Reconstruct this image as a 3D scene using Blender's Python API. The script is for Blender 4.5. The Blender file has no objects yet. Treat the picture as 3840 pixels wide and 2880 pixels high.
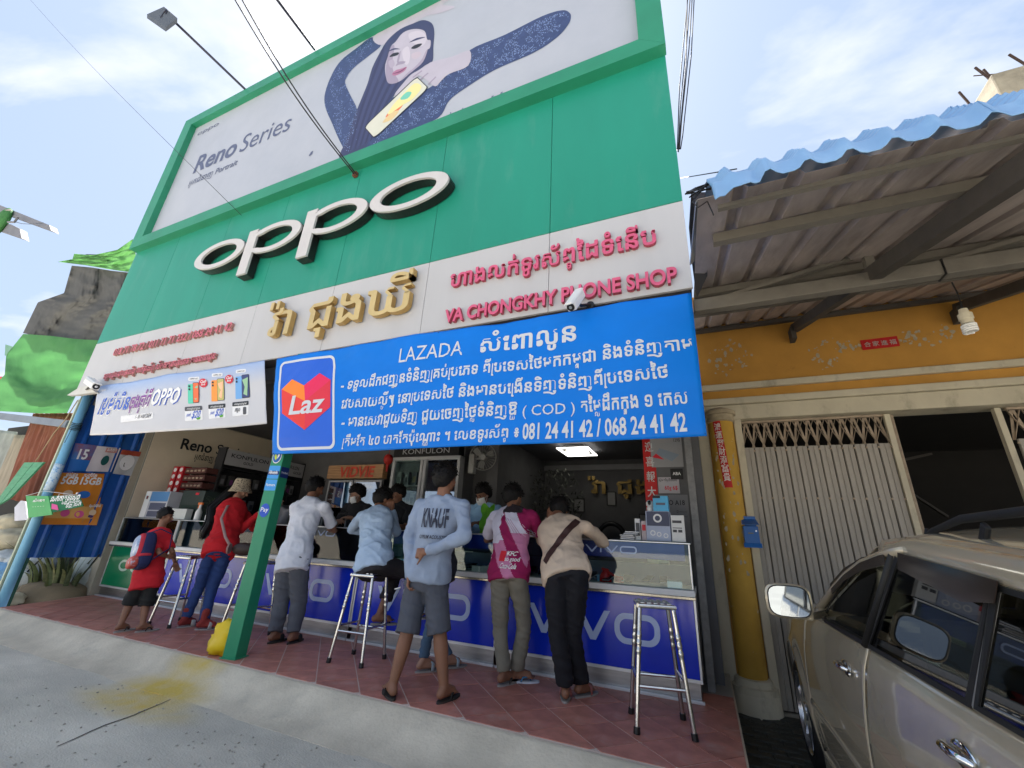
import bpy, math, random
from math import sin, cos, pi, radians
from mathutils import Vector, Matrix, noise
from mathutils.geometry import tessellate_polygon
random.seed(7)
SC = bpy.context.scene
COL = SC.collection
# ------------------------------------------------------------ camera, sky, sun
CAM_Z = 1.13
RX = Vector((0.9183229, 0.3927969, 0.0489239))      # image right
DN = Vector((-0.0956561, 0.3401531, -0.9354923))    # image down
FW = Vector((-0.3841001, 0.8544041, 0.3499438))     # view direction
cd = bpy.data.cameras.new('camera'); cam = bpy.data.objects.new('camera', cd); COL.objects.link(cam)
cd.sensor_width = 36; cd.lens = 1577.44 / 3840 * 36; cd.clip_end = 2000; cd.clip_start = .02
Mx = Matrix((RX, -DN, -FW)).transposed().to_4x4(); Mx.translation = (0, 0, CAM_Z)
cam.matrix_world = Mx; SC.camera = cam
SUN_AZ, SUN_EL = radians(-38), radians(62)           # azimuth from +Y towards +X
w = bpy.data.worlds.new("World"); SC.world = w; w.use_nodes = True
nt = w.node_tree; nt.nodes.clear()
def N(nt, t, **k):
    n = nt.nodes.new(t)
    for a, b in k.items(): setattr(n, a, b)
    return n
sky = N(nt, 'ShaderNodeTexSky', sky_type='NISHITA'); sky.sun_disc = False
sky.sun_elevation = SUN_EL; sky.sun_rotation = SUN_AZ; sky.air_density = 1.0; sky.dust_density = 2.0; sky.ozone_density = 1.2
bg = N(nt, 'ShaderNodeBackground'); bg.inputs[1].default_value = 0.1
tc = N(nt, 'ShaderNodeTexCoord'); sep = N(nt, 'ShaderNodeSeparateXYZ'); nt.links.new(tc.outputs['Generated'], sep.inputs[0])
mx = N(nt, 'ShaderNodeMath', operation='MAXIMUM'); nt.links.new(sep.outputs[2], mx.inputs[0]); mx.inputs[1].default_value = .04
ad = N(nt, 'ShaderNodeMath', operation='ADD'); nt.links.new(mx.outputs[0], ad.inputs[0]); ad.inputs[1].default_value = .12
vd = N(nt, 'ShaderNodeVectorMath', operation='DIVIDE'); nt.links.new(tc.outputs['Generated'], vd.inputs[0])
cb = N(nt, 'ShaderNodeCombineXYZ')
for i in range(3): nt.links.new(ad.outputs[0], cb.inputs[i])
nt.links.new(cb.outputs[0], vd.inputs[1])
mp = N(nt, 'ShaderNodeMapping'); mp.inputs['Rotation'].default_value = (0, 0, radians(35)); mp.inputs['Scale'].default_value = (.75, 1.5, 1); mp.inputs['Location'].default_value = (2.1, .4, 0)
nt.links.new(vd.outputs[0], mp.inputs[0])
n1 = N(nt, 'ShaderNodeTexNoise'); n1.inputs['Scale'].default_value = 1.25; n1.inputs['Detail'].default_value = 7; n1.inputs['Roughness'].default_value = .56; n1.inputs['Distortion'].default_value = .35
nt.links.new(mp.outputs[0], n1.inputs[0])
cr = N(nt, 'ShaderNodeValToRGB'); cr.color_ramp.elements[0].position = .5; cr.color_ramp.elements[0].color = (.0,)*3+(1,); cr.color_ramp.elements[1].position = .68; cr.color_ramp.elements[1].color = (1, 1, 1, 1)
nt.links.new(n1.outputs[0], cr.inputs[0])
mixs = N(nt, 'ShaderNodeMixRGB'); mixs.inputs[2].default_value = (4.0, 4.0, 4.1, 1)
nt.links.new(cr.outputs[0], mixs.inputs[0])
hz = N(nt, 'ShaderNodeMixRGB'); hz.inputs[0].default_value = .85; hz.inputs[2].default_value = (1.8, 2.25, 3.0, 1)
nt.links.new(sky.outputs[0], hz.inputs[1]); nt.links.new(hz.outputs[0], mixs.inputs[1])
nt.links.new(mixs.outputs[0], bg.inputs[0])
wo = N(nt, 'ShaderNodeOutputWorld'); nt.links.new(bg.outputs[0], wo.inputs[0])
sd = bpy.data.lights.new('sun', 'SUN'); sd.energy = 5; sd.angle = radians(.6); sd.color = (1, .95, .87)
so = bpy.data.objects.new('sun', sd); COL.objects.link(so)
sv = Vector((sin(SUN_AZ)*cos(SUN_EL), cos(SUN_AZ)*cos(SUN_EL), sin(SUN_EL)))
so.rotation_euler = sv.to_track_quat('Z', 'Y').to_euler(); so.location = (0, 0, 40)
vs = SC.view_settings; vs.view_transform = 'Standard'; vs.look = 'None'; vs.gamma = 1; vs.use_curve_mapping = False; vs.exposure = 1.65
SC.cycles.max_bounces = 8; SC.cycles.transparent_max_bounces = 12

# ------------------------------------------------------------ helpers
def P(x, y, Y=None, Z=None, X=None):
    "world point seen at pixel (x, y) of the 3840 px photograph, on the plane X, Y or Z = const"
    d = RX*((x-1920)/1577.44) + DN*((y-1440)/1577.44) + FW
    t = Y/d.y if Y is not None else ((Z-CAM_Z)/d.z if Z is not None else X/d.x)
    return Vector((d.x*t, d.y*t, d.z*t+CAM_Z))
def D(x, y, **k): return P(x*1.736, y*1.736, **k)
def V(*a): return Vector(a)
WL = {}
def link(o, parent=None):
    COL.objects.link(o)
    if parent is not None: o.parent = parent
    return o
def tagp(o, label=None, cat=None, group=None, kind=None):
    for k, v in (('label', label), ('category', cat), ('group', group), ('kind', kind)):
        if v: o[k] = v
    return o
def thing(name, label, cat, loc=(0, 0, 0), group=None):
    o = link(bpy.data.objects.new(name, None)); o.location = loc; o.empty_display_size = .1
    WL[o.name] = Vector(loc)
    return tagp(o, label, cat, group)
class MB:
    def __init__(s): s.v = []; s.f = []; s.m = []; s.mi = 0
    def add(s, vs, fs, mi=None):
        b = len(s.v); s.v += [tuple(p) for p in vs]
        s.f += [tuple(i+b for i in f) for f in fs]; s.m += [s.mi if mi is None else mi]*len(fs); return s
    def box(s, a, b, mi=None, R=None, c=None):
        x0, y0, z0 = (min(a[i], b[i]) for i in range(3)); x1, y1, z1 = (max(a[i], b[i]) for i in range(3))
        vs = [Vector(p) for p in ((x0,y0,z0),(x1,y0,z0),(x1,y1,z0),(x0,y1,z0),(x0,y0,z1),(x1,y0,z1),(x1,y1,z1),(x0,y1,z1))]
        if R is not None:
            c = Vector(c) if c is not None else Vector(((x0+x1)/2, (y0+y1)/2, (z0+z1)/2)); vs = [R @ (p-c) + c for p in vs]
        return s.add(vs, [(0,3,2,1),(4,5,6,7),(0,1,5,4),(1,2,6,5),(2,3,7,6),(3,0,4,7)], mi)
    def bar(s, a, b, w, h, up=(0, 0, 1), mi=None):
        a, b = Vector(a), Vector(b); d = (b-a).normalized(); r = d.cross(Vector(up))
        r = (r if r.length > 1e-4 else d.cross(Vector((1, 0, 0)))).normalized(); u = r.cross(d)
        vs = [p + r*i*w/2 + u*j*h/2 for p in (a, b) for i, j in ((-1,-1),(1,-1),(1,1),(-1,1))]
        return s.add(vs, [(0,1,2,3),(7,6,5,4),(0,4,5,1),(1,5,6,2),(2,6,7,3),(3,7,4,0)], mi)
    def tube(s, pts, r, n=8, mi=None, caps=True, sq=None):
        pts = [Vector(p) for p in pts]; rs = r if isinstance(r, (list, tuple)) else [r]*len(pts)
        vs = []; fs = []; u = None
        for i, p in enumerate(pts):
            d = (pts[min(i+1, len(pts)-1)] - pts[max(i-1, 0)]).normalized()
            if u is None:
                u = d.cross(Vector((0, 0, 1)) if abs(d.z) < .9 else Vector((1, 0, 0))).normalized()
            else: u = (u - d*u.dot(d)).normalized()
            q = d.cross(u)
            for k in range(n):
                a = 2*pi*k/n; vs.append(p + (u*cos(a) + q*sin(a)*(sq or 1))*rs[i])
        for i in range(len(pts)-1):
            for k in range(n): fs.append((i*n+k, i*n+(k+1) % n, (i+1)*n+(k+1) % n, (i+1)*n+k))
        if caps: fs += [tuple(range(n-1, -1, -1)), tuple((len(pts)-1)*n+k for k in range(n))]
        return s.add(vs, fs, mi)
    def ball(s, c, r, nu=12, nv=8, mi=None, R=None):
        rx, ry, rz = r if isinstance(r, (tuple, list)) else (r, r, r); vs = []; fs = []; c = Vector(c)
        for j in range(nv+1):
            t = pi*j/nv
            for i in range(nu):
                a = 2*pi*i/nu; p = Vector((rx*sin(t)*cos(a), ry*sin(t)*sin(a), rz*cos(t)))
                vs.append(c + (R @ p if R is not None else p))
        for j in range(nv):
            for i in range(nu): fs.append((j*nu+i, (j+1)*nu+i, (j+1)*nu+(i+1) % nu, j*nu+(i+1) % nu))
        return s.add(vs, fs, mi)
    def caps(s, a, b, ra, rb, n=10, mi=None):
        "tapered capsule"
        a, b = Vector(a), Vector(b); d = (b-a); L = d.length or 1e-4; d = d/L; pts = []; rs = []
        for k in range(5): t = pi/2*k/4; pts.append(a - d*ra*cos(t)); rs.append(max(ra*sin(t), ra*.05))
        for k in range(5): t = pi/2*k/4; pts.append(b + d*rb*sin(t)); rs.append(max(rb*cos(t), rb*.05))
        return s.tube(pts, rs, n, mi)
    def loft(s, rings, n=16, mi=None):
        "rings: (center, rightvec*rx, fwdvec*ry)"
        vs = []; fs = []
        for c, a, b in rings:
            for k in range(n): t = 2*pi*k/n; vs.append(Vector(c) + Vector(a)*cos(t) + Vector(b)*sin(t))
        for i in range(len(rings)-1):
            for k in range(n): fs.append((i*n+k, i*n+(k+1) % n, (i+1)*n+(k+1) % n, (i+1)*n+k))
        fs += [tuple(range(n-1, -1, -1)), tuple((len(rings)-1)*n+k for k in range(n))]
        return s.add(vs, fs, mi)
    def prism(s, pts, ext, holes=(), mi=None, mside=None):
        "polygon (with holes) extruded along ext"
        loops = [[Vector(p) for p in pts]] + [[Vector(p) for p in h] for h in holes]; ext = Vector(ext)
        flat = [p for l in loops for p in l]; tris = tessellate_polygon(loops); n = len(flat)
        nn = Vector((0, 0, 0))
        for t in tris[:1]: nn = (flat[t[1]]-flat[t[0]]).cross(flat[t[2]]-flat[t[0]])
        if nn.dot(ext) > 0: tris = [(a, c, b) for a, b, c in tris]
        s.add(flat, [tuple(t) for t in tris], mi)
        if ext.length > 0:
            s.add([p+ext for p in flat], [(a, c, b) for a, b, c in tris], mi); fs = []; o = 0
            for l in loops:
                k = len(l); fs += [(o+i, o+(i+1) % k, n+o+(i+1) % k, n+o+i) for i in range(k)]; o += k
            s.add(flat+[p+ext for p in flat], fs, mside if mside is not None else mi)
        return s
    def grid(s, fn, nu, nv, mi=None, thick=None):
        vs = [fn(i/nu, j/nv) for j in range(nv+1) for i in range(nu+1)]
        fs = [(j*(nu+1)+i, j*(nu+1)+i+1, (j+1)*(nu+1)+i+1, (j+1)*(nu+1)+i) for j in range(nv) for i in range(nu)]
        return s.add(vs, fs, mi)
    def build(s, name, mats, parent=None, smooth=False, bevel=0, label=None, origin=None, solid=0, fixn=True, seg=2):
        if not isinstance(mats, (list, tuple)): mats = [mats]
        off = WL.get(parent.name, Vector()) if parent is not None else Vector()
        loc = Vector(origin) - off if origin is not None else Vector()
        me = bpy.data.meshes.new(name); o3 = off + loc
        me.from_pydata([(p[0]-o3.x, p[1]-o3.y, p[2]-o3.z) for p in s.v], [], s.f)
        for m_ in mats: me.materials.append(m_)
        if len(mats) > 1: me.polygons.foreach_set('material_index', s.m)
        if fixn:
            import bmesh
            bm = bmesh.new(); bm.from_mesh(me); bmesh.ops.recalc_face_normals(bm, faces=bm.faces); bm.to_mesh(me); bm.free()
        if smooth:
            me.polygons.foreach_set('use_smooth', [True]*len(me.polygons))
            if smooth != 'all': me.set_sharp_from_angle(angle=radians(42))
        me.update()
        o = link(bpy.data.objects.new(name, me), parent); o.location = loc; WL[o.name] = off + loc
        if bevel:
            b = o.modifiers.new('b', 'BEVEL'); b.width = bevel; b.segments = seg; b.limit_method = 'ANGLE'; b.angle_limit = radians(35)
        if solid:
            b = o.modifiers.new('s', 'SOLIDIFY'); b.thickness = solid; b.offset = 0
        if label: o['label'] = label
        return o
def dup_tree(o, loc=None, parent=None, label=None, rotz=None):
    c = o.copy(); COL.objects.link(c)
    if parent is not None: c.parent = parent
    if loc is not None: c.location = loc
    if rotz is not None: c.rotation_euler = (0, 0, rotz)
    if label: c['label'] = label
    WL[c.name] = Vector(c.location) + (WL.get(parent.name, Vector()) if parent is not None else Vector())
    for ch in list(o.children): dup_tree(ch, parent=c)
    return c
# ------------------------------------------------------------ materials
MC = {}
def mat(name, col=None, rough=.7, metal=0, var=.12, vs_=3., bump=.15, bs=60., spec=.5, trans=0, alpha=1, emit=None, estr=0, col2=None, mix2=None, coat=0, ior=1.45, stretch=None, dirt=None, sub=0):
    if name in MC: return MC[name]
    m = bpy.data.materials.new(name); m.use_nodes = True; nt = m.node_tree; b = nt.nodes['Principled BSDF']; L = nt.links.new
    b.inputs['Roughness'].default_value = rough; b.inputs['Metallic'].default_value = metal; b.inputs['Specular IOR Level'].default_value = spec
    b.inputs['Transmission Weight'].default_value = trans; b.inputs['Alpha'].default_value = alpha; b.inputs['Coat Weight'].default_value = coat; b.inputs['IOR'].default_value = ior
    c = tuple(col)+(1,); b.inputs['Base Color'].default_value = c
    tc = N(nt, 'ShaderNodeTexCoord'); src = tc.outputs['Object']
    if stretch:
        mp = N(nt, 'ShaderNodeMapping'); mp.inputs['Scale'].default_value = stretch; L(src, mp.inputs[0]); src = mp.outputs[0]
    last = None
    if var:
        n = N(nt, 'ShaderNodeTexNoise'); n.inputs['Scale'].default_value = vs_; n.inputs['Detail'].default_value = 6; n.inputs['Roughness'].default_value = .6; L(src, n.inputs[0])
        r = N(nt, 'ShaderNodeMapRange'); r.inputs[1].default_value = .3; r.inputs[2].default_value = .7; r.inputs[3].default_value = 1-var; r.inputs[4].default_value = 1+var*.7; L(n.outputs[0], r.inputs[0])
        mu = N(nt, 'ShaderNodeMixRGB', blend_type='MULTIPLY'); mu.inputs[0].default_value = 1; mu.inputs[1].default_value = c; L(r.outputs[0], mu.inputs[2]); last = mu.outputs[0]
    if col2:
        n = N(nt, 'ShaderNodeTexNoise'); s_, lo, hi = mix2; n.inputs['Scale'].default_value = s_; n.inputs['Detail'].default_value = 8; n.inputs['Roughness'].default_value = .68; L(src, n.inputs[0])
        r = N(nt, 'ShaderNodeMapRange'); r.inputs[1].default_value = lo; r.inputs[2].default_value = hi; L(n.outputs[0], r.inputs[0])
        mm = N(nt, 'ShaderNodeMixRGB'); L(r.outputs[0], mm.inputs[0])
        if last: L(last, mm.inputs[1])
        else: mm.inputs[1].default_value = c
        mm.inputs[2].default_value = tuple(col2)+(1,); last = mm.outputs[0]
    if last: L(last, b.inputs['Base Color'])
    if bump:
        n = N(nt, 'ShaderNodeTexNoise'); n.inputs['Scale'].default_value = bs; n.inputs['Detail'].default_value = 4; L(src, n.inputs[0])
        bp = N(nt, 'ShaderNodeBump'); bp.inputs['Strength'].default_value = bump; bp.inputs['Distance'].default_value = .01; L(n.outputs[0], bp.inputs['Height']); L(bp.outputs[0], b.inputs['Normal'])
    if emit:
        b.inputs['Emission Color'].default_value = tuple(emit)+(1,); b.inputs['Emission Strength'].default_value = estr
    if sub:
        b.inputs['Subsurface Weight'].default_value = sub; b.inputs['Subsurface Scale'].default_value = .02; b.inputs['Subsurface Radius'].default_value = (1, .35, .2)
    MC[name] = m; return m
def flat(name, col, rough=.5): return mat(name, col, rough, var=0, bump=0)
def sr(r, g, b):
    "sRGB 0-255 to linear"
    f = lambda c: (c/255/12.92) if c/255 <= .04045 else ((c/255+.055)/1.055)**2.4
    return (f(r), f(g), f(b))
def glass(name, tint=(.85, .95, .92), a=.12, rough=.02):
    if name in MC: return MC[name]
    m = bpy.data.materials.new(name); m.use_nodes = True; nt = m.node_tree; nt.nodes.clear(); L = nt.links.new
    t = N(nt, 'ShaderNodeBsdfTransparent'); t.inputs[0].default_value = tuple(tint)+(1,)
    g = N(nt, 'ShaderNodeBsdfGlossy'); g.inputs['Roughness'].default_value = rough
    fr = N(nt, 'ShaderNodeFresnel'); fr.inputs[0].default_value = 1.5
    ad = N(nt, 'ShaderNodeMath', operation='MAXIMUM'); L(fr.outputs[0], ad.inputs[0]); ad.inputs[1].default_value = a
    mx = N(nt, 'ShaderNodeMixShader'); L(ad.outputs[0], mx.inputs[0]); L(t.outputs[0], mx.inputs[1]); L(g.outputs[0], mx.inputs[2])
    o = N(nt, 'ShaderNodeOutputMaterial'); L(mx.outputs[0], o.inputs[0]); MC[name] = m; return m
def cloth_trans(name, col, tr=.5, var=.1):
    if name in MC: return MC[name]
    m = mat(name, col, .8, var=var, vs_=2.5, bump=.3, bs=25); nt = m.node_tree; b = nt.nodes['Principled BSDF']; L = nt.links.new
    t = N(nt, 'ShaderNodeBsdfTranslucent'); t.inputs[0].default_value = tuple(col)+(1,)
    mx = N(nt, 'ShaderNodeMixShader'); mx.inputs[0].default_value = tr; out = nt.nodes['Material Output']
    L(b.outputs[0], mx.inputs[1]); L(t.outputs[0], mx.inputs[2]); L(mx.outputs[0], out.inputs[0]); return m
# ------------------------------------------------------------ lettering
_gc = {}
TS = bpy.data.scenes.new('type_workshop')
def _curve(s, off=0, res=3):
    c = bpy.data.curves.new('t', 'FONT'); c.body = s; c.size = 1; c.resolution_u = res; c.offset = off
    o = bpy.data.objects.new('t', c); TS.collection.objects.link(o); TS.view_layers[0].update(); dg = TS.view_layers[0].depsgraph
    me = bpy.data.meshes.new_from_object(o.evaluated_get(dg)); vs = [(v.co.x, v.co.y) for v in me.vertices]; fs = [tuple(p.vertices) for p in me.polygons]
    bpy.data.objects.remove(o); bpy.data.curves.remove(c); bpy.data.meshes.remove(me); return vs, fs
_HH = None
def glyph(ch, off, res):
    global _HH
    k = (ch, off, res)
    if k in _gc: return _gc[k]
    if ch == ' ': _gc[k] = ([], [], .28); return _gc[k]
    def ar(v, f):
        t = 0
        for q in f:
            for i in range(1, len(q)-1): a, b, c = v[q[0]], v[q[i]], v[q[i+1]]; t += abs((b[0]-a[0])*(c[1]-a[1])-(c[0]-a[0])*(b[1]-a[1]))/2
        return t
    vs, fs = _curve(ch, 0, res); a0 = ar(vs, fs); per = 0
    for o_ in ((off, off*.6, off*.3) if off else ()):
        v2, f2 = _curve(ch, o_, res); a2 = ar(v2, f2)
        if (a2-a0)/o_ > 1.7 and (a2-a0)/o_ < 8 or (ord(ch) < 0x500 and a2 > a0) or ord(ch) > 0x3000: vs, fs = v2, f2; break
    else:
        if off:
            n0 = len(vs); v0 = list(vs); f0 = list(fs); vs = []; fs = []
            for k, (dx, dy) in enumerate(((-.8, 0), (.8, 0), (0, -.7), (0, .7))):
                fs += [tuple(i+k*n0 for i in f) for f in f0]; vs += [(x+dx*off, y+dy*off, k) for x, y in v0]
    if _HH is None: a, _ = _curve('HH'); _HH = max(p[0] for p in a)
    a, _ = _curve('H'+ch+'H'); adv = max(p[0] for p in a) - _HH
    if 0x17B7 <= ord(ch) <= 0x17BD or 0x17C6 == ord(ch) or 0x17C9 <= ord(ch) <= 0x17D3: adv = 0
    _gc[k] = (vs, fs, adv); return _gc[k]
PRE = {'េ': ('េ', ''), 'ែ': ('ែ', ''), 'ៃ': ('ៃ', ''), 'ើ': ('េ', 'ី'), 'ឿ': ('េ', 'ឺ'), 'ៀ': ('េ', 'ី'), 'ោ': ('េ', 'ា'), 'ៅ': ('េ', 'ា')}
RO = ([(.02,-.2),(.1,-.24),(.2,-.2),(.12,-.1),(.12,.58),(.04,.58),(.04,-.06)], [(0,1,2,3),(0,3,4,5,6)])
def khmer(s):
    "split into drawing items: (kind, char)"
    out = []; i = 0
    while i < len(s):
        ch = s[i]; o = ord(ch)
        if 0x1780 <= o <= 0x17B3:
            subs = []; j = i+1
            while j+1 < len(s) and s[j] == '្': subs.append(s[j+1]); j += 2
            marks = []
            while j < len(s) and 0x17B6 <= ord(s[j]) <= 0x17D1: marks.append(s[j]); j += 1
            pre = [PRE[m][0] for m in marks if m in PRE]; post = [PRE[m][1] if m in PRE else m for m in marks]
            for p in pre: out.append(('c', p))
            if 'រ' in subs: out.append(('ro', ''))
            out.append(('c', ch))
            for q in subs:
                if q != 'រ': out.append(('sub', q))
            for q in post:
                if q: out.append(('c', q))
            i = j
        else: out.append(('c', ch)); i += 1
    return out
def text_geo(s, off=0, res=3):
    vs = []; fs = []; x = 0; lw = .5
    for kind, ch in khmer(s):
        b = len(vs)
        if kind == 'ro': vs += [(x+p[0], p[1]) for p in RO[0]]; fs += [tuple(i+b for i in f) for f in RO[1]]; x += .16; continue
        gv, gf, adv = glyph(ch, off, res)
        if kind == 'sub':
            sc = .42; vs += [(x-lw*.5-adv*sc*.5+p[0]*sc, p[1]*sc-.3)+tuple(p[2:]) for p in gv]
        else:
            vs += [(x+p[0], p[1])+tuple(p[2:]) for p in gv]; x += adv; lw = adv if adv > .05 else lw
        fs += [tuple(i+b for i in f) for f in gf]
    return vs, fs, x
def text(mb, s, o, width=None, size=None, xd=(1, 0, 0), up=(0, 0, 1), off=0, res=3, depth=0, mi=None, mside=None, warp=None, shear=0, cap=None, center=False):
    "writes s on the plane through o; width = full width in metres, cap = height of a capital"
    vs, fs, adv = text_geo(s, off, res)
    if not vs: return mb
    x0 = min(p[0] for p in vs); x1 = max(p[0] for p in vs)
    if cap: size = cap/.68
    sx = width/(x1-x0) if width else size; sy = size if size else sx
    xd, up, o = Vector(xd), Vector(up), Vector(o); n = xd.cross(up)
    q = [o + xd*((p[0]-x0)*sx + shear*p[1]*sy - (center*(x1-x0)*sx/2)) + up*(p[1]*sy) + n*(.0004*p[2] if len(p) > 2 else 0) for p in vs]
    if warp: q = [warp(p) for p in q]
    if not depth: return mb.add(q, fs, mi)
    from collections import Counter
    ec = Counter()
    for f in fs:
        for i in range(len(f)): e = (f[i], f[(i+1) % len(f)]); ec[tuple(sorted(e))] += 1
    bd = [(f[i], f[(i+1) % len(f)]) for f in fs for i in range(len(f)) if ec[tuple(sorted((f[i], f[(i+1) % len(f)])))] == 1]
    m = len(q); back = [p - n*depth for p in q]
    mb.add(q, fs, mi); b = len(mb.v); mb.add(q+back, [(a, b_, b_+m, a+m) for a, b_ in bd], mside if mside is not None else mi)
    return mb
SGN = Vector((0, -1, 0))
def ring(cx, cz, rx, rz, Y, n=40): return [Vector((cx+rx*cos(2*pi*k/n), Y, cz+rz*sin(2*pi*k/n))) for k in range(n)]
def rrect(x0, z0, x1, z1, r, Y=None, n=5, X=None):
    pts = []
    for cx, cz, a0 in ((x1-r, z1-r, 0), (x0+r, z1-r, pi/2), (x0+r, z0+r, pi), (x1-r, z0+r, 1.5*pi)):
        for k in range(n+1):
            a = a0 + pi/2*k/n; pts.append(Vector((cx+r*cos(a), Y, cz+r*sin(a))) if X is None else Vector((X, cx+r*cos(a), cz+r*sin(a))))
    return pts
# ------------------------------------------------------------ palette
GREEN = mat('green_cladding', (.013, .25, .17), .42, var=.1, vs_=1.1, bump=.06, bs=8, col2=(.07, .28, .21), mix2=(2.6, .55, .85), stretch=(1, 1, .25))
GREEN_F = mat('green_frame_sheet', (.02, .23, .13), .45, var=.12, vs_=2, bump=.05, bs=10)
WHITEP = mat('white_cladding', (.49, .485, .495), .4, var=.05, vs_=1.5, bump=.04, bs=9, col2=(.38, .36, .33), mix2=(5, .62, .95), stretch=(1.5, 1, .12))
BLACK = mat('black_plastic', (.012, .012, .013), .35, var=.1, bump=0)
STEEL = mat('stainless_steel', (.62, .62, .62), .2, 1, var=.1, vs_=9, bump=.05, bs=40)
STEEL_D = mat('brushed_kick_steel', (.42, .42, .43), .33, 1, var=.2, vs_=4, bump=.08, bs=90, stretch=(1, 1, 9))
ALU = mat('aluminium_trim', (.72, .73, .75), .35, .6, var=.08, bump=.05)
WHITE = mat('white_paint', (.75, .75, .74), .5, var=.08, bump=.05)
CONC = mat('concrete_apron', (.62, .54, .42), .9, var=.2, vs_=2.3, bump=.5, bs=45, col2=(.46, .41, .33), mix2=(3.3, .55, .8))
ROADM = mat('concrete_road', (.6, .55, .46), .9, var=.25, vs_=1.1, bump=.7, bs=70, col2=(.48, .445, .38), mix2=(1.7, .48, .78), stretch=(1, 1.6, 1))
TILE = [mat('terracotta_tile_%s' % 'abc'[i], c, .5, var=.28, vs_=7, bump=.15, bs=30, col2=(.46, .3, .25), mix2=(4.5, .54, .8)) for i, c in enumerate(((.46, .18, .135), (.5, .2, .15), (.42, .165, .125)))]
GROUT = mat('tile_grout', (.6, .48, .42), .9)
DARKW = mat('dark_interior_wall', (.12, .12, .125), .8, var=.15)  # dark grey puts the shade of the room into the wall colour
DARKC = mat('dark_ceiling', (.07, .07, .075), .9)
BLUEP = mat('vivo_blue_print', (.006, .03, .52), .15, var=.1, vs_=3, bump=.03, bs=4, spec=.6)
PALE = mat('pale_blue_print', (.42, .52, .78), .25, var=.05, bump=0)
GLASS = glass('case_glass', (.86, .95, .93), .05)
# ------------------------------------------------------------ the ground
m = MB(); m.add([(-120, -120, -.15), (.1, -120, -.15), (.1, 2.62, -.15), (-120, 2.62, -.15)], [(0, 1, 2, 3)])
road = m.build('road', ROADM); tagp(road, 'pale grey concrete road in front of the shop', kind='structure')
nt_ = ROADM.node_tree; b_ = nt_.nodes['Principled BSDF']; prev = b_.inputs['Base Color'].links[0].from_socket
def paint_stain(m_, centre, rad, col, amt):
    nt = m_.node_tree; b = nt.nodes['Principled BSDF']; prev = b.inputs['Base Color'].links[0].from_socket; L = nt.links.new
    tc = N(nt, 'ShaderNodeTexCoord'); mp = N(nt, 'ShaderNodeMapping'); mp.vector_type = 'POINT'
    mp.inputs['Location'].default_value = tuple(-centre[i]/rad[i] for i in range(3)); mp.inputs['Scale'].default_value = tuple(1/r for r in rad); L(tc.outputs['Object'], mp.inputs[0])
    ln = N(nt, 'ShaderNodeVectorMath', operation='LENGTH'); L(mp.outputs[0], ln.inputs[0])
    n = N(nt, 'ShaderNodeTexNoise'); n.inputs['Scale'].default_value = 7; n.inputs['Detail'].default_value = 7; L(tc.outputs['Object'], n.inputs[0])
    r = N(nt, 'ShaderNodeMapRange'); r.inputs[1].default_value = 1; r.inputs[2].default_value = .1; L(ln.outputs['Value'], r.inputs[0])
    mu = N(nt, 'ShaderNodeMath', operation='MULTIPLY'); L(r.outputs[0], mu.inputs[0]); L(n.outputs[0], mu.inputs[1])
    m2 = N(nt, 'ShaderNodeMath', operation='MULTIPLY'); L(mu.outputs[0], m2.inputs[0]); m2.inputs[1].default_value = amt; m2.use_clamp = True
    mm = N(nt, 'ShaderNodeMixRGB'); L(m2.outputs[0], mm.inputs[0]); L(prev, mm.inputs[1]); mm.inputs[2].default_value = col+(1,); L(mm.outputs[0], b.inputs['Base Color'])
c0 = P(*(612, 2596), Z=-.15)
for cx, cy, rx_, ry_, am in ((618, 2592, .6, .28, 2.3), (500, 2640, .8, .25, 1.5), (735, 2545, .45, .16, 2.0)):
    q = P(cx, cy, Z=-.15); paint_stain(ROADM, q, (rx_, ry_, .4), (.62, .44, .1), am); 
    paint_stain(CONC, q, (rx_, ry_, .4), (.6, .43, .1), am)
# hairline joint / crack in the road, cut as a thin dark groove strip
crack = [P(x, y, Z=-.148) for x, y in ((905, 2530), (870, 2560), (840, 2590))]
cr2 = [(640, 2622), (600, 2640), (545, 2662), (500, 2682), (455, 2698), (400, 2716), (340, 2742), (280, 2770), (215, 2798)]
def strip(pts, w_, z):
    m = MB(); 
    for i in range(len(pts)-1):
        a, b = pts[i], pts[i+1]; d = (b-a).normalized(); n = Vector((-d.y, d.x, 0)); w0 = w_*(.4+.6*math.sin(pi*(i+.2)/len(pts))); w1 = w_*(.4+.6*math.sin(pi*(i+1.2)/len(pts)))
        m.add([a-n*w0, a+n*w0, b+n*w1, b-n*w1], [(0, 1, 2, 3)])
    return m
CRK = mat('crack_dark', (.05, .045, .04), .95)
m = strip([P(x, y, Z=-.146) for x, y in cr2], .006, 0); tagp(m.build('road_crack', CRK), 'long dark crack in the concrete road', kind='structure')
rp_ = random.Random(4); m = MB()
for k in range(260):
    q = P(rp_.uniform(-100, 2600), rp_.uniform(2560, 2900), Z=-.147)
    if q.y > 2.58 or q.x > 0: continue
    m.ball(q, (rp_.uniform(.003, .011), rp_.uniform(.003, .010), rp_.uniform(.002, .006)), 6, 4)
o = m.build('road_grit', mat('road_grit', (.36, .33, .28), .9), None); tagp(o, 'loose grit on the concrete road', kind='stuff')
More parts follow.
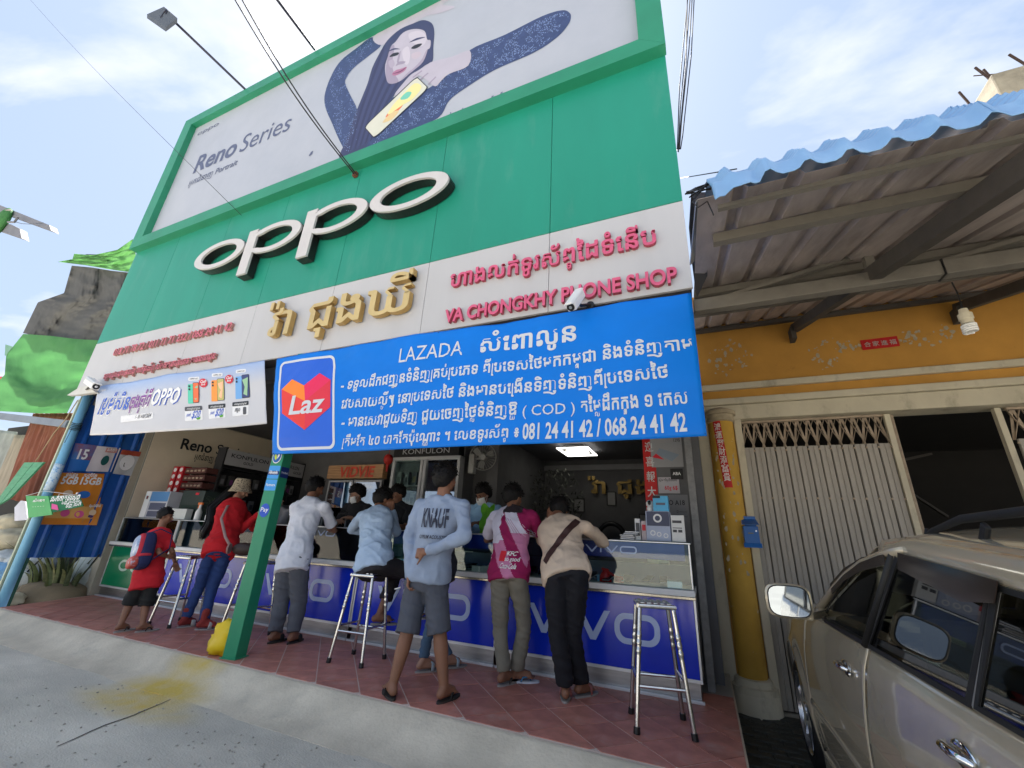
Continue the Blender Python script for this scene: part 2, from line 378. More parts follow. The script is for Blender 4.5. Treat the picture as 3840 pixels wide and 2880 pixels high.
# sloping apron from terrace edge down to the road
prof = [(3.05, -.012), (3.03, -.005), (3.0, -.012), (2.9, -.075), (2.83, -.118), (2.74, -.138), (2.6, -.149), (2.6, -.3), (3.05, -.3)]
m = MB(); nx = 120; xs = [-14 + 14.1*i/nx for i in range(nx+1)]
def apv(x, y, z): return (x, y + .012*noise.noise(Vector((x*1.7, y*3, 0))), z + .01*noise.noise(Vector((x*2.3, y*4, 5)))*(0 if z < -.2 or y > 3.02 else 1))
vs_ = [apv(x, y, z) for x in xs for y, z in prof]; k = len(prof)
m.add(vs_, [(i*k+j, (i+1)*k+j, (i+1)*k+(j+1) % k, i*k+(j+1) % k) for i in range(nx) for j in range(k)] + [tuple(range(k-1, -1, -1)), tuple(nx*k+j for j in range(k))])
ap = m.build('pavement_apron', CONC, smooth=True); tagp(ap, 'sloping concrete apron along the tiled terrace', kind='structure')
m = MB(); m.add([(.1, -120, -.28), (120, -120, -.28), (120, 60, -.28), (.1, 60, -.28)], [(0, 1, 2, 3)]); m.add([(.1, -120, -.28), (.1, 2.62, -.28), (.1, 2.62, -.15), (.1, -120, -.15)], [(0, 1, 2, 3)])
WETP = mat('dark_wet_paving', (.05, .052, .045), .55, var=.4, vs_=5, bump=.6, bs=30)
tagp(m.build('driveway', mat('pale_driveway', (.45, .42, .36), .9, var=.2, vs_=1.2, bump=.4)), 'pale driveway of the yellow shop house', kind='structure')
m = MB(); m.add([(.1, 3.2, -.276), (1.15, 3.2, -.276), (1.15, 5.42, -.276), (.1, 5.42, -.276)], [(0, 1, 2, 3)]); tagp(m.build('damp_paving_bed', WETP), 'dark damp strip of paving beside the pillar', kind='structure')
m = MB(); m.add([(-120, 2.6, -.2), (-9.3, 2.6, -.2), (-9.3, 60, -.2), (-120, 60, -.2)], [(0, 1, 2, 3)])
tagp(m.build('ground', mat('earth', (.12, .1, .075), .95, var=.3)), 'bare earth beside the shop', kind='structure')
# pavers of the driveway (low raised blocks)
dv = link(bpy.data.objects.new('driveway_paving', None)); WL[dv.name] = Vector(); dv['kind'] = 'structure'
pv = MB(); pv.box((-.098, -.048, 0), (.098, .048, .02)); pmesh = None
for i in range(5):
    for j in range(16):
        x, y = .22+i*.205+(j % 2)*.1, 3.95+j*.104
        if x > .62 and y < 4.8 or y > 5.36: continue
        if pmesh is None:
            o = pv.build('paving_block', WETP, dv, bevel=.008, seg=1); pmesh = o
        else: o = dup_tree(pmesh, parent=dv)
        o.location = (x, y, -.288 + random.random()*.006)
# tiled terrace
terr = link(bpy.data.objects.new('tiled_terrace', None)); WL[terr.name] = Vector(); terr['kind'] = 'structure'; terr['label'] = 'terrace of diagonal terracotta tiles in front of the counters'
m = MB(); poly = [(-8.5, 3.05), (.1, 3.05), (.1, 5.3), (-9.35, 5.3), (-9.1, 4.3)]
m.prism([(x, y, -.0035) for x, y in poly], (0, 0, -.3)); m.build('terrace_bed', GROUT, terr)
m = MB(); m.box((.1, 3.05, -.3), (.112, 5.2, -.012)); m.build('terrace_edge', CONC, terr)
def clip(poly, pl):
    for a, b, c in pl:
        out = []
        for i in range(len(poly)):
            p, q = poly[i], poly[(i+1) % len(poly)]; dp, dq = a*p[0]+b*p[1]+c, a*q[0]+b*q[1]+c
            if dp >= 0: out.append(p)
            if dp*dq < 0: t = dp/(dp-dq); out.append((p[0]+(q[0]-p[0])*t, p[1]+(q[1]-p[1])*t))
        poly = out
        if len(poly) < 3: return []
    return poly
def area(p): return abs(sum(p[i][0]*p[(i+1) % len(p)][1]-p[(i+1) % len(p)][0]*p[i][1] for i in range(len(p))))/2
planes = [(0, 1, -3.052), (-1, 0, .098), (0, -1, 4.62), (1.25, .55, 8.5*1.25-.55*3.05)]
S_ = .4525; full = {}
hs = S_/2-.0065
for i in range(-30, 20):
    for j in range(0, 40):
        s, t = .56+S_*(i+.5), 4.7-S_*10+S_*(j+.5)      # s = x+y, t = y-x
        cx, cy = (s-t)/2, (s+t)/2
        if not (-9.8 < cx < .5 and 2.7 < cy < 5): continue
        quad = [(cx+hs, cy), (cx, cy+hs), (cx-hs, cy), (cx, cy-hs)]; q = clip(quad, planes)
        if not q or area(q) < .002: continue
        z = random.uniform(-.0012, .0012); k = random.randrange(3)
        if abs(area(q)-area(quad)) < 1e-5:
            if k not in full:
                mm = MB(); mm.prism([(p[0]-cx, p[1]-cy, 0) for p in quad], (0, 0, -.012)); o = mm.build('floor_tile', TILE[k], terr); o.modifiers.new('b', 'BEVEL').width = .002; o.modifiers[0].segments = 1; full[k] = o
            else: o = dup_tree(full[k], parent=terr)
            o.location = (cx, cy, z); o.rotation_euler = (random.gauss(0, .0012), random.gauss(0, .0012), 0)
        else:
            mm = MB(); mm.prism([(p[0], p[1], z) for p in q], (0, 0, -.012)); mm.build('floor_tile', TILE[k], terr)
m = MB(); m.box((-9.35, 4.62, -.2), (.1, 11, -.001)); tagp(m.build('shop_floor', mat('shop_floor_tile', (.3, .29, .27), .3)), 'floor inside the shop', kind='structure')

# ------------------------------------------------------------ the phone shop building
shop = thing('phone_shop', 'tall green fronted phone shop with open dark ground floor', 'shop', (-4.5, 3.13, 0))
edges = [-9.24, -7.9, -6.55, -5.22, -3.84, -2.47, -1.09, .11]
for i in range(7):
    a, b = edges[i]+.0018, edges[i+1]-.0018
    m = MB(); m.box((a, 3.13, 3.95), (b, 3.16, 5.95)); m.build('green_panel', GREEN, shop, bevel=.004, seg=1)
    m = MB(); m.box((a, 3.128, 3.07), (b, 3.16, 3.943)); m.build('white_panel', WHITEP, shop, bevel=.004, seg=1)
m = MB(); m.box((-9.22, 3.162, 3.07), (.1, 3.32, 9.1)); m.build('facade_backing', DARKC, shop)
FI = (-8.945, -.13, 6.04, 8.9); FO = (-9.24, .12, 5.83, 9.13)
def frame_bar(pts, name='frame_bar'):
    m = MB(); m.prism(pts, (0, .12, 0)); return m.build(name, GREEN_F, bill, bevel=.003, seg=1)
bill = thing('billboard', 'big phone advertising billboard with green frame on top of shop', 'billboard', (-4.5, 3.13, 5.83))
g_ = .0015
def fq(*q): return [Vector((x, 3.01, z)) for x, z in q]
frame_bar(fq((FO[0], FO[2]), (FO[1], FO[2]), (FI[1]-g_, FI[2]), (FI[0]+g_, FI[2])))
frame_bar(fq((FO[0], FO[3]), (FO[1], FO[3]), (FI[1]-g_, FI[3]), (FI[0]+g_, FI[3])))
frame_bar(fq((FO[0], FO[2]+g_), (FI[0], FI[2]+g_), (FI[0], FI[3]-g_), (FO[0], FO[3]-g_)))
frame_bar(fq((FO[1], FO[2]+g_), (FI[1], FI[2]+g_), (FI[1], FI[3]-g_), (FO[1], FO[3]-g_)))
POSTER = mat('billboard_sheet', (.38, .405, .47), .45, var=.05, vs_=1.2, bump=.03, bs=6, col2=(.42, .44, .5), mix2=(.7, .4, .7))
m = MB(); m.box((FI[0]-.02, 3.11, FI[2]-.02), (FI[1]+.02, 3.128, FI[3]+.02)); m.build('poster_sheet', POSTER, bill)
# walls of the open ground floor
m = MB(); m.box((-9.28, 4.2, 0), (-9.06, 8, 3.07)); m.build('side_wall', mat('cream_side_wall', (.4, .36, .28), .7, var=.1), shop)
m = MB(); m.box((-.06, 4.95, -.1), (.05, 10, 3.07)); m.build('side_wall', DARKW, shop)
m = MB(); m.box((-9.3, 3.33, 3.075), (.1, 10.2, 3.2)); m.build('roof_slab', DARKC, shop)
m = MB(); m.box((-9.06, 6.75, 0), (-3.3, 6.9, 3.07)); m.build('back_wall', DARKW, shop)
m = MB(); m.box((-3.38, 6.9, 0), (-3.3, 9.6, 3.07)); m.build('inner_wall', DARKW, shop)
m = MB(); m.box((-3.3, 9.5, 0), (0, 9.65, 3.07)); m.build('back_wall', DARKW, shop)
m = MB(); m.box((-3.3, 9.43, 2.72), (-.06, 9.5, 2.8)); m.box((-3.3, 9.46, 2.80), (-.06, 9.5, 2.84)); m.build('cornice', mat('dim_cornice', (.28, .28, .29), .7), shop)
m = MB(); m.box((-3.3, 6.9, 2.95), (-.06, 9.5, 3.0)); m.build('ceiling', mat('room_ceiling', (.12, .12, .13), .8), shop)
m = MB(); m.box((-5.35, 6.0, 2.98), (-5.2, 6.7, 3.07)); m.build('ceiling_bracket', DARKW, shop); m = MB(); m.box((-3.36, 6.6, 0), (-3.15, 6.85, 2.95)); m.build('column', DARKW, shop)
m = MB(); m.box((-9.25, 3.34, 2.9), (.08, 3.45, 3.07)); m.build('lintel_beam', DARKW, shop)
# corner post of the shop, painted green
GPOST = mat('green_post_paint', (.015, .24, .12), .4, var=.1, bump=.08, bs=12)
pst = thing('green_post', 'square green steel post with payment stickers at the terrace edge', 'post', (-4.1, 3.17, 0))
m = MB(); m.box((-4.17, 3.11, 0), (-4.03, 3.245, 3.06), R=Matrix.Rotation(radians(12), 3, 'Z')); m.build('shaft', GPOST, pst, bevel=.006)
m = MB(); m.box((-4.185, 3.095, -.002), (-4.015, 3.26, .008), R=Matrix.Rotation(radians(12), 3, 'Z')); m.build('base_plate', GPOST, pst)
Rz = Matrix.Rotation(radians(12), 3, 'Z'); pc = Vector((-4.1, 3.1775, 0))
def onpost(face, u, z, lift):
    loc = Vector((u, -.0685-lift, z)) if face == 0 else Vector((.0715+lift, u, z))
    q = Rz @ loc; return pc + q
def post_sheet(name, face, u0, u1, z0, z1, m_, lift=.002, rr=.01, txt=None, tm=None, circ=False, cap=None):
    mm = MB(); L = rrect(u0, z0, u1, z1, rr, Y=0) if not circ else ring((u0+u1)/2, (z0+z1)/2, (u1-u0)/2, (z1-z0)/2, 0, 24)
    mm.prism([onpost(face, p.x, p.z, lift) for p in L], (0, 0, 0)); o = mm.build(name, m_, pst)
    if txt:
        t = MB(); xd = (onpost(face, 1, 0, 0)-onpost(face, 0, 0, 0)); text(t, txt, onpost(face, u0+.012, (z0+z1)/2-.012, lift+.002), width=(u1-u0)*.8, size=cap or .04, xd=xd, off=.01, res=2); t.build('lettering', tm, o)
    return o
STB = flat('sticker_blue', sr(20, 90, 170)); WT = flat('print_white', (.8, .8, .8)); STN = flat('sticker_navy', sr(15, 40, 110)); STS = flat('sticker_sky', sr(60, 150, 220))
o = post_sheet('sticker', 0, -.06, .05, 1.78, 1.93, WT, .002, circ=True); mm = MB(); mm.prism([onpost(0, p.x, p.z, .004) for p in ring(-.005, 1.855, .048, .066, 0, 24)], (0, 0, 0)); mm.build('sticker_field', STB, o)
mm = MB(); LEAF = flat('leaf_yellow', sr(190, 210, 70)); mm.prism([onpost(0, -.005+a, 1.855+b, .006) for a, b in ((-.03, .035), (-.01, .02), (.003, -.01), (0, -.045), (-.018, -.03), (-.03, 0))], (0, 0, 0)); mm.build('sticker_leaf', LEAF, o)
mm = MB(); mm.prism([onpost(0, -.005+a, 1.855+b, .006) for a, b in ((.03, .035), (.008, .015), (.006, -.03), (.02, -.015), (.032, .01))], (0, 0, 0)); mm.build('sticker_leaf', WT, o)
post_sheet('sticker', 0, -.066, .066, 1.62, 1.755, STS, .002, txt='iBank', tm=WT)
post_sheet('sticker', 0, -.066, .066, 1.66, 1.70, STN, .003, txt='PRIVILEGE', tm=WT, cap=.03)
post_sheet('sticker', 0, -.066, .066, 1.50, 1.612, STS, .002, txt='Partners', tm=WT)
post_sheet('sticker', 1, -.06, .06, 1.64, 1.75, STN, .002, txt='UnionBank', tm=WT, cap=.028)
post_sheet('sticker', 0, -.055, .055, 1.235, 1.37, flat('sticker_royal', sr(30, 80, 190)), .002, circ=True, txt='Pay', tm=WT, cap=.06)

# ------------------------------------------------------------ signs on the facade
# OPPO channel letters
logo = thing('logo_sign', 'large white faced black sided OPPO letters on green wall', 'sign', (-4.5, 3.12, 4.93))
LFACE = mat('letter_face_white', (.55, .53, .53), .45, var=.06, bump=.03); 
def olet(cx, rx_=.565, rz_=.235, tx=.16, tz=.07, stem=False, cz=4.93):
    outer = ring(cx, cz, rx_, rz_, 2.985); inner = ring(cx, cz, rx_-tx, rz_-tz, 2.985)
    m = MB(); 
    if not stem:
        m.prism(outer, (0, .03, 0), [inner]); f = m.build('letter', LFACE, logo, bevel=0)
        m2 = MB(); m2.prism(ring(cx, cz, rx_+.008, rz_+.008, 3.012), (0, .105, 0), [ring(cx, cz, rx_-tx-.008, rz_-tz-.008, 3.012)]); m2.build('letter_side', BLACK, f)
        return
    # p: stem joined to the bowl
    n = 40; pts = []
    a0 = math.acos(-(rx_-.01)/rx_) 
    L = [(cx-rx_, cz-.52), (cx-rx_+.19, cz-.52), (cx-rx_+.19, cz-.17)]
    arc = [(cx+rx_*cos(t), cz+rz_*sin(t)) for t in [(-130+ (130+138)*k/30)*pi/180 for k in range(31)]]
    L += arc[1:] + [(cx-rx_+.19, cz+.165), (cx-rx_+.19, cz+.235), (cx-rx_, cz+.235)]
    inner = [(cx+(rx_-tx)*cos(t), cz+(rz_-tz)*sin(t)) for t in [(-132+264*k/26)*pi/180 for k in range(27)]]
    inner = [(cx-rx_+.19, cz-.11)] + inner + [(cx-rx_+.19, cz+.11)]
    inner = [p for p in inner if p[0] >= cx-rx_+.185]
    m.prism([(x, 2.985, z) for x, z in L], (0, .03, 0), [[Vector((x, 2.985, z)) for x, z in inner]]); f = m.build('letter', LFACE, logo)
    def gr(pl, d):
        c = Vector((sum(p[0] for p in pl)/len(pl), sum(p[1] for p in pl)/len(pl))); return [Vector((c.x+(p[0]-c.x)*(1+d), 3.012, c.y+(p[1]-c.y)*(1+d))) for p in pl]
    m2 = MB(); m2.prism(gr(L, .012), (0, .105, 0), [gr(inner, -.015)]); m2.build('letter_side', BLACK, f)
olet(-6.255); olet(-5.105, .545, stem=True); olet(-3.965, .535, stem=True); olet(-2.825)
GOLD = mat('polished_gold', (.68, .5, .22), .35, .45, var=.15, vs_=2, bump=.05, bs=8)
GOLD_S = mat('gold_side', (.5, .33, .12), .4, .5, var=.2, bump=0)
gs = thing('gold_shop_sign', 'raised gold Khmer shop name on the white strip', 'sign', (-3.7, 3.12, 3.4))
def sign_letters(parent, s, x0, x1, zb, size, Y, depth, mf, ms, off=.02, res=4, name='letter', letters=True):
    "each cluster its own letter object"
    vs, fs, adv = text_geo(s, off, res); mn = min(p[0] for p in vs); mxx = max(p[0] for p in vs); sx = (x1-x0)/(mxx-mn)
    items = khmer(s); x = 0; groups = []; lw = .5; cur = None
    for kind, ch in items:
        if ch == ' ': x += .28; cur = None; continue
        spacing = not (kind == 'sub' or (kind == 'c' and glyph(ch, off, res)[2] < .05))
        if spacing or cur is None: cur = ([], []); groups.append(cur)
        b = len(cur[0])
        if kind == 'ro': cur[0].extend((x+p[0], p[1]) for p in RO[0]); cur[1].extend(tuple(i+b for i in f) for f in RO[1]); x += .16; continue
        gv, gf, ad_ = glyph(ch, off, res)
        if kind == 'sub': cur[0].extend((x-lw*.5-ad_*.21+p[0]*.42, p[1]*.42-.3)+tuple(p[2:]) for p in gv)
        else: cur[0].extend((x+p[0], p[1])+tuple(p[2:]) for p in gv); x += ad_; lw = ad_ if ad_ > .05 else lw
        cur[1].extend(tuple(i+b for i in f) for f in gf)
    from collections import Counter
    for gv, gf in groups:
        if not gv: continue
        ec = Counter(tuple(sorted((f[i], f[(i+1) % len(f)]))) for f in gf for i in range(len(f)))
        bd = [(f[i], f[(i+1) % len(f)]) for f in gf for i in range(len(f)) if ec[tuple(sorted((f[i], f[(i+1) % len(f)])))] == 1]
        q = [Vector((x0+(p[0]-mn)*sx, Y-(.0012*p[2] if len(p) > 2 else 0), zb+p[1]*size)) for p in gv]; bk = [p+Vector((0, depth, 0)) for p in q]; n = len(q)
        m = MB(); m.add(q, gf, 0); m.add(q+bk, [(a, b, b+n, a+n) for a, b in bd], 1); m.build(name, [mf, ms], parent, fixn=False)
sign_letters(gs, 'វ៉ា ជុងឃី', -4.8, -2.6, 3.34, .56, 3.045, .065, GOLD, GOLD_S, .01, 5)
m = MB()
for x in (-4.55, -4.1, -3.9, -3.4, -3.2, -2.9, -2.7):
    for z in (3.42, 3.6): m.tube([(x, 3.1, z), (x, 3.13, z)], .006, 6)
PINK = mat('pink_acrylic', (.62, .1, .2), .4, var=.12, vs_=5, bump=.04); PINKS = mat('pink_side', (.42, .06, .1), .5)
RED_L = mat('faded_red_acrylic', (.6, .13, .19), .5, var=.2, vs_=6); RED_S = mat('dusty_red_side', (.42, .22, .2), .7, var=.3)
ps = thing('khmer_name_sign', 'pink raised Khmer letters above the English shop name', 'sign', (-1.1, 3.12, 3.6))
sign_letters(ps, 'ហាងលក់ទូរស័ព្ទដៃទំនើប', -2.15, -.13, 3.535, .25, 3.09, .035, PINK, PINKS, .02)
ps = thing('english_name_sign', 'pink raised letters reading VA CHONGKHY PHONE SHOP', 'sign', (-1.1, 3.12, 3.2))
sign_letters(ps, 'VA CHONGKHY PHONE SHOP', -2.16, .005, 3.125, .2, 3.085, .04, PINK, PINKS, .028)
ps = thing('phone_number_sign', 'faded red raised phone numbers at left of white strip', 'sign', (-7, 3.12, 3.65))
sign_letters(ps, '018 71 78 72 / 011 71 71 232 / 068 24 41 42', -8.42, -5.56, 3.6, .17, 3.085, .04, RED_L, RED_S, .012)
ps = thing('service_sign', 'faded red raised Khmer lettering under the phone numbers', 'sign', (-7, 3.12, 3.2))
sign_letters(ps, 'ទទួលជួសជុលទូរស័ព្ទ លក់ទូរស័ព្ទ ស៊ីមកាតគ្រប់ប្រភេទ មានធានាជូន', -8.43, -5.72, 3.2, .14, 3.09, .036, RED_L, RED_S, .012)

# ------------------------------------------------------------ the blue banner
BX0, BX1, BZ0, BZ1 = -4.47, .1, 1.865, 3.0
def wav(x, z, a=1.5):
    return a*(.010*sin(x*3.1+z*2)+.006*sin(x*9+z*5)*max(0, (z-2.6)*2) + .012*noise.noise(Vector((x*1.4, z*2.5, 3))) + .005*noise.noise(Vector((x*6-z*5, z*9, 9)))*(.3+max(0, z-2.5)*1.8))
def bwarp(lift):
    def f(p):
        e = .012*sin((p.x+4.5)*1.1)*((p.z-BZ0)/(BZ1-BZ0)); return Vector((p.x, 3.085+wav(p.x, p.z)-lift, p.z+e))
    return f
ban = thing('lazada_banner', 'long sky blue vinyl banner with white Khmer text and heart logo', 'banner', (-2.2, 3.09, 1.87))
VB = mat('banner_blue_vinyl', (.001, .175, .68), .45, var=.06, vs_=2, bump=.05, bs=7, spec=.25)
m = MB(); B0 = bwarp(0); tl, tr, bl, br = V(-4.47, 0, 3.03), V(.09, 0, 3.01), V(-4.14, 0, 1.87), V(.085, 0, 1.862)
m.grid(lambda u, v: B0((bl*(1-u)+br*u)*(1-v)+(tl*(1-u)+tr*u)*v), 130, 40); m.build('banner_sheet', VB, ban, smooth='all', solid=.0015)
PW = mat('banner_print_white', (.6, .62, .66), .35, var=0, bump=0)
def bl_text(s, x0, x1, z, size, off=.014, **k):
    m = MB(); text(m, s, (x0, 3.085, z), width=x1-x0, size=size, off=off, res=2, warp=bwarp(.004), **k); return m.build('lettering', PW, ban)
bl_text('LAZADA', -2.63, -1.91, 2.735, .215, 0)
bl_text('សំពៅលូន', -1.72, -.82, 2.735, .235, .022)
bl_text('- ទទួលដឹកជញ្ជូនទំនិញគ្រប់ប្រភេទ ពីប្រទេសថៃមកកម្ពុជា និងទំនិញតាម', -3.36, .055, 2.525, .15, .02)
bl_text('វេបសាយល្បីៗ នៅប្រទេសថៃ និងមានបង្រៀនទិញទំនិញពីប្រទេសថៃ', -3.30, -.13, 2.315, .15, .02)
bl_text('- មានសេវាជួយទិញ ជួយចេញថ្លៃទំនិញឱ្យ', -3.25, -1.33, 2.12, .15, .02)
bl_text('( COD )', -1.28, -.84, 2.105, .13, 0)
bl_text('តម្លៃដឹកក្នុង ១ កេស', -.79, -.015, 2.105, .15, .02)
bl_text('ត្រឹមតែ ៤០ បាតតែប៉ុណ្ណោះ ។ លេខទូរស័ព្ទ ៖', -3.19, -1.30, 1.925, .13, .02)
bl_text('081 24 41 42 / 068 24 41 42', -1.27, -.035, 1.905, .19, .022)
# logo box
def bsheet(pts, lift, m_, name, holes=(), sub=True):
    mm = MB(); w_ = bwarp(lift)
    loops = [[Vector(p) for p in pts]]
    # dense fill so that the sheet follows the folds
    mm.prism([w_(p) for p in pts], (0, 0, 0), [[w_(p) for p in h] for h in holes]); return mm.build(name, m_, ban)
def bquad(a, b, c, d, lift, m_, name, nu=24, nv=24, mask=None):
    mm = MB(); w_ = bwarp(lift); mm.grid(lambda u, v: w_((a*(1-u)+b*u)*(1-v)+(d*(1-u)+c*u)*v), nu, nv); return mm.build(name, m_, ban, smooth='all')
def box_pt(u, v):   # logo panel coordinates 0..1
    a, b, c, d = V(-4.07, 0, 1.905), V(-3.27, 0, 1.90), V(-3.555, 0, 2.955), V(-4.38, 0, 2.965)
    return (a*(1-u)+b*u)*(1-v)+(d*(1-u)+c*u)*v
def rr01(x0, y0, x1, y1, r, ar, n=6):
    out = []
    for cx, cy, a0 in ((x1-r, y1-r*ar, 0), (x0+r, y1-r*ar, pi/2), (x0+r, y0+r*ar, pi), (x1-r, y0+r*ar, 1.5*pi)):
        for k in range(n+1):
            a = a0+pi/2*k/n; out.append((cx+r*cos(a), cy+r*ar*sin(a)))
    return out
def dense(l, n=6): 
    return [(l[i][0]+(l[(i+1) % len(l)][0]-l[i][0])*k/n, l[i][1]+(l[(i+1) % len(l)][1]-l[i][1])*k/n) for i in range(len(l)) for k in range(n)]
o1_, o2_ = rr01(0, 0, 1, 1, .09, .75), rr01(.035, .027, .965, .973, .07, .75)
def b_strip(A, B, lift, m_, name):
    mm = MB(); w_ = bwarp(lift); n = len(A); vs = [w_(box_pt(*p)) for p in A]+[w_(box_pt(*p)) for p in B]
    mm.add(vs, [(i, (i+1) % n, n+(i+1) % n, n+i) for i in range(n)]); return mm.build(name, m_, ban)
def even(l, n=4):
    out = []
    for i in range(len(l)):
        a, b = l[i], l[(i+1) % len(l)]; k = n if math.hypot(b[0]-a[0], b[1]-a[1]) > .2 else 1; k = 14 if k > 1 else 1
        out += [(a[0]+(b[0]-a[0])*j/k, a[1]+(b[1]-a[1])*j/k) for j in range(k)]
    return out
A_, B_ = even(o1_), even(o2_); b_strip(A_, B_, .004, PW, 'logo_border')
LBL = mat('logo_royal_blue', (.012, .11, .62), .35, var=.05, bump=.04, bs=8)
def b_fill(loop, lift, m_, name, step=.05):
    "grid clipped to a loop in logo coordinates"
    mm = MB(); w_ = bwarp(lift)
    x0 = min(p[0] for p in loop); x1 = max(p[0] for p in loop); y0 = min(p[1] for p in loop); y1 = max(p[1] for p in loop)
    def inside(poly, pl): return clip(poly, pl)
    # convex pieces only: clip each cell against the loop edges
    pl = []
    for i in range(len(loop)):
        a, b = loop[i], loop[(i+1) % len(loop)]; pl.append((-(b[1]-a[1]), (b[0]-a[0]), (b[1]-a[1])*a[0]-(b[0]-a[0])*a[1]))
    n = max(1, int((x1-x0)/step)); k = max(1, int((y1-y0)/step))
    for i in range(n):
        for j in range(k):
            q = clip([(x0+(x1-x0)*(i+a)/n, y0+(y1-y0)*(j+b)/k) for a, b in ((0, 0), (1, 0), (1, 1), (0, 1))], pl)
            if q: mm.add([w_(box_pt(*p)) for p in q], [tuple(range(len(q)))])
    return mm.build(name, m_, ban)
b_fill(o2_, .003, LBL, 'logo_field')
HE = [flat('heart_'+n_, sr(*c), .4) for n_, c in (('orange', (245, 130, 30)), ('red', (225, 55, 45)), ('magenta', (225, 30, 85)), ('deep', (215, 40, 60)))]
# facets of the heart, convex and anticlockwise, in logo coordinates
def hx(x, y): return ((x-45)/550, (1345-y)/950)   # from the enlarged crop, roughly
pL, pTL, pN, pTR, pR, pRL, pT, pLL, pC = hx(92, 732), hx(195, 630), hx(320, 715), hx(465, 597), hx(568, 682), hx(562, 960), hx(325, 1172), hx(90, 985), hx(325, 880)
sh = lambda p: (p[0]-.02*(p[1]), p[1]+.015)
def ccw(l): return l if sum(l[i][0]*l[(i+1) % len(l)][1]-l[(i+1) % len(l)][0]*l[i][1] for i in range(len(l))) > 0 else l[::-1]
b_fill(ccw([sh(p) for p in (pL, pTL, pN, pC)]), .006, HE[0], 'heart_facet')
b_fill(ccw([sh(p) for p in (pL, pC, pT, pLL)]), .006, HE[1], 'heart_facet')
b_fill(ccw([sh(p) for p in (pN, pTR, pR, pC)]), .006, HE[2], 'heart_facet')
b_fill(ccw([sh(p) for p in (pC, pR, pRL, pT)]), .006, HE[3], 'heart_facet')
m = MB(); text(m, 'Laz', (-4.02, 3.085, 2.3), width=.48, size=.30, off=.02, res=4, warp=bwarp(.009)); m.build('lettering', PW, ban)
for x, z in ((-4.46, 3.02), (-2.2, 3.01), (.075, 3.0), (.075, 1.88), (-4.12, 1.88)):
    m = MB(); m.tube([(x, 3.07, z), (x, 3.13, z+.02)], .004, 6); m.build('tie_cord', BLACK, ban)
# ------------------------------------------------------------ the white promotion banner
def P4(x, y): return P(340+x*.31646, 1240+y*.31646, Y=3.09)     # second enlarged crop
ob = thing('promotion_banner', 'white and pale blue phone promotion banner sagging at left', 'banner', (-6.5, 3.09, 2.2))
OBM = mat('promo_vinyl', (.55, .55, .58), .4, var=.05, vs_=1.5, bump=.06, bs=9)
nt = OBM.node_tree; b = nt.nodes['Principled BSDF']; pv_ = b.inputs['Base Color'].links[0].from_socket
tcn = N(nt, 'ShaderNodeTexCoord'); sp = N(nt, 'ShaderNodeSeparateXYZ'); nt.links.new(tcn.outputs['Object'], sp.inputs[0]); mr = N(nt, 'ShaderNodeMapRange'); mr.inputs[1].default_value = .55; mr.inputs[2].default_value = .95; nt.links.new(sp.outputs[2], mr.inputs[0])
mm_ = N(nt, 'ShaderNodeMixRGB'); nt.links.new(mr.outputs[0], mm_.inputs[0]); nt.links.new(pv_, mm_.inputs[1]); mm_.inputs[2].default_value = (.22, .38, .72, 1); nt.links.new(mm_.outputs[0], b.inputs['Base Color'])
q = [P4(-5, 1240), P4(2095, 1105), P4(2068, 352), P4(95, 660)]
def ow(p, lift=0): return Vector((p.x, 3.085-lift+.014*sin(p.x*2.6+p.z)+.008*noise.noise(Vector((p.x*2, p.z*4, 1)))+.006*sin(p.x*9-p.z*14)*max(0, p.z-2.6), p.z))
def obp(u, v):
    p = (q[0]*(1-u)+q[1]*u)*(1-v)+(q[3]*(1-u)+q[2]*u)*v; p.z += -.02*sin(pi*u)*(1-v) + .012*sin(pi*u*5)*(v) * (.4); return p
m = MB(); m.grid(lambda u, v: ow(obp(u, v)), 110, 26); m.build('banner_sheet', OBM, ob, smooth='all', solid=.0015)
def obt(s, x, y, x1, y1, hpx, m_, off=.01, name='lettering', dx=0, dz=0, lift=.004):
    a, b = P4(x, y), P4(x1, y1); mm = MB(); h = (P4(x, y-hpx)-a).length; xd = (b-a); w_ = xd.length
    text(mm, s, a+Vector((dx, 0, dz)), width=w_, size=h/.62, xd=xd.normalized(), off=off, res=2, warp=lambda p: ow(p, lift)); return mm.build(name, m_, ob)
PB = flat('print_promo_blue', sr(60, 95, 190)); PP = flat('print_promo_purple', sr(130, 70, 150)); PG = flat('print_grey', sr(70, 70, 75)); PR = flat('print_red', sr(205, 30, 50)); PK = flat('print_dark', sr(30, 32, 38))
obt('ប្រូម៉ូសិន', 100, 940, 430, 930, 110, WT, .05, dx=.008, dz=-.008); obt('ប្រូម៉ូសិន', 100, 940, 430, 930, 110, PB, .02, lift=.007)
obt('ចុងឆ្នាំពី', 440, 925, 700, 895, 110, WT, .05, dx=.008, dz=-.008); obt('ចុងឆ្នាំពី', 440, 925, 700, 895, 110, PP, .02, lift=.007)
obt('OPPO', 718, 885, 1045, 860, 130, PB, .03, dx=.02, dz=-.01); obt('OPPO', 718, 885, 1045, 860, 130, WT, .03, lift=.007)
obt('oppo', 110, 720, 180, 712, 20, WT, .0)
def obpoly(pts, m_, name, lift=.003): 
    mm = MB(); mm.prism([ow(P4(*p), lift) for p in pts], (0, 0, 0)); return mm.build(name, m_, ob)
def obrr(x0, y0, x1, y1, r, m_, name, lift=.003, sk=-.09):
    L = [(p.x, -p.z) for p in rrect(x0, -y1, x1, -y0, r, Y=0)]; return obpoly([(x, y+(x-x0)*sk) for x, y in L], m_, name, lift)
LG = flat('print_soft_white', (.76, .76, .78))
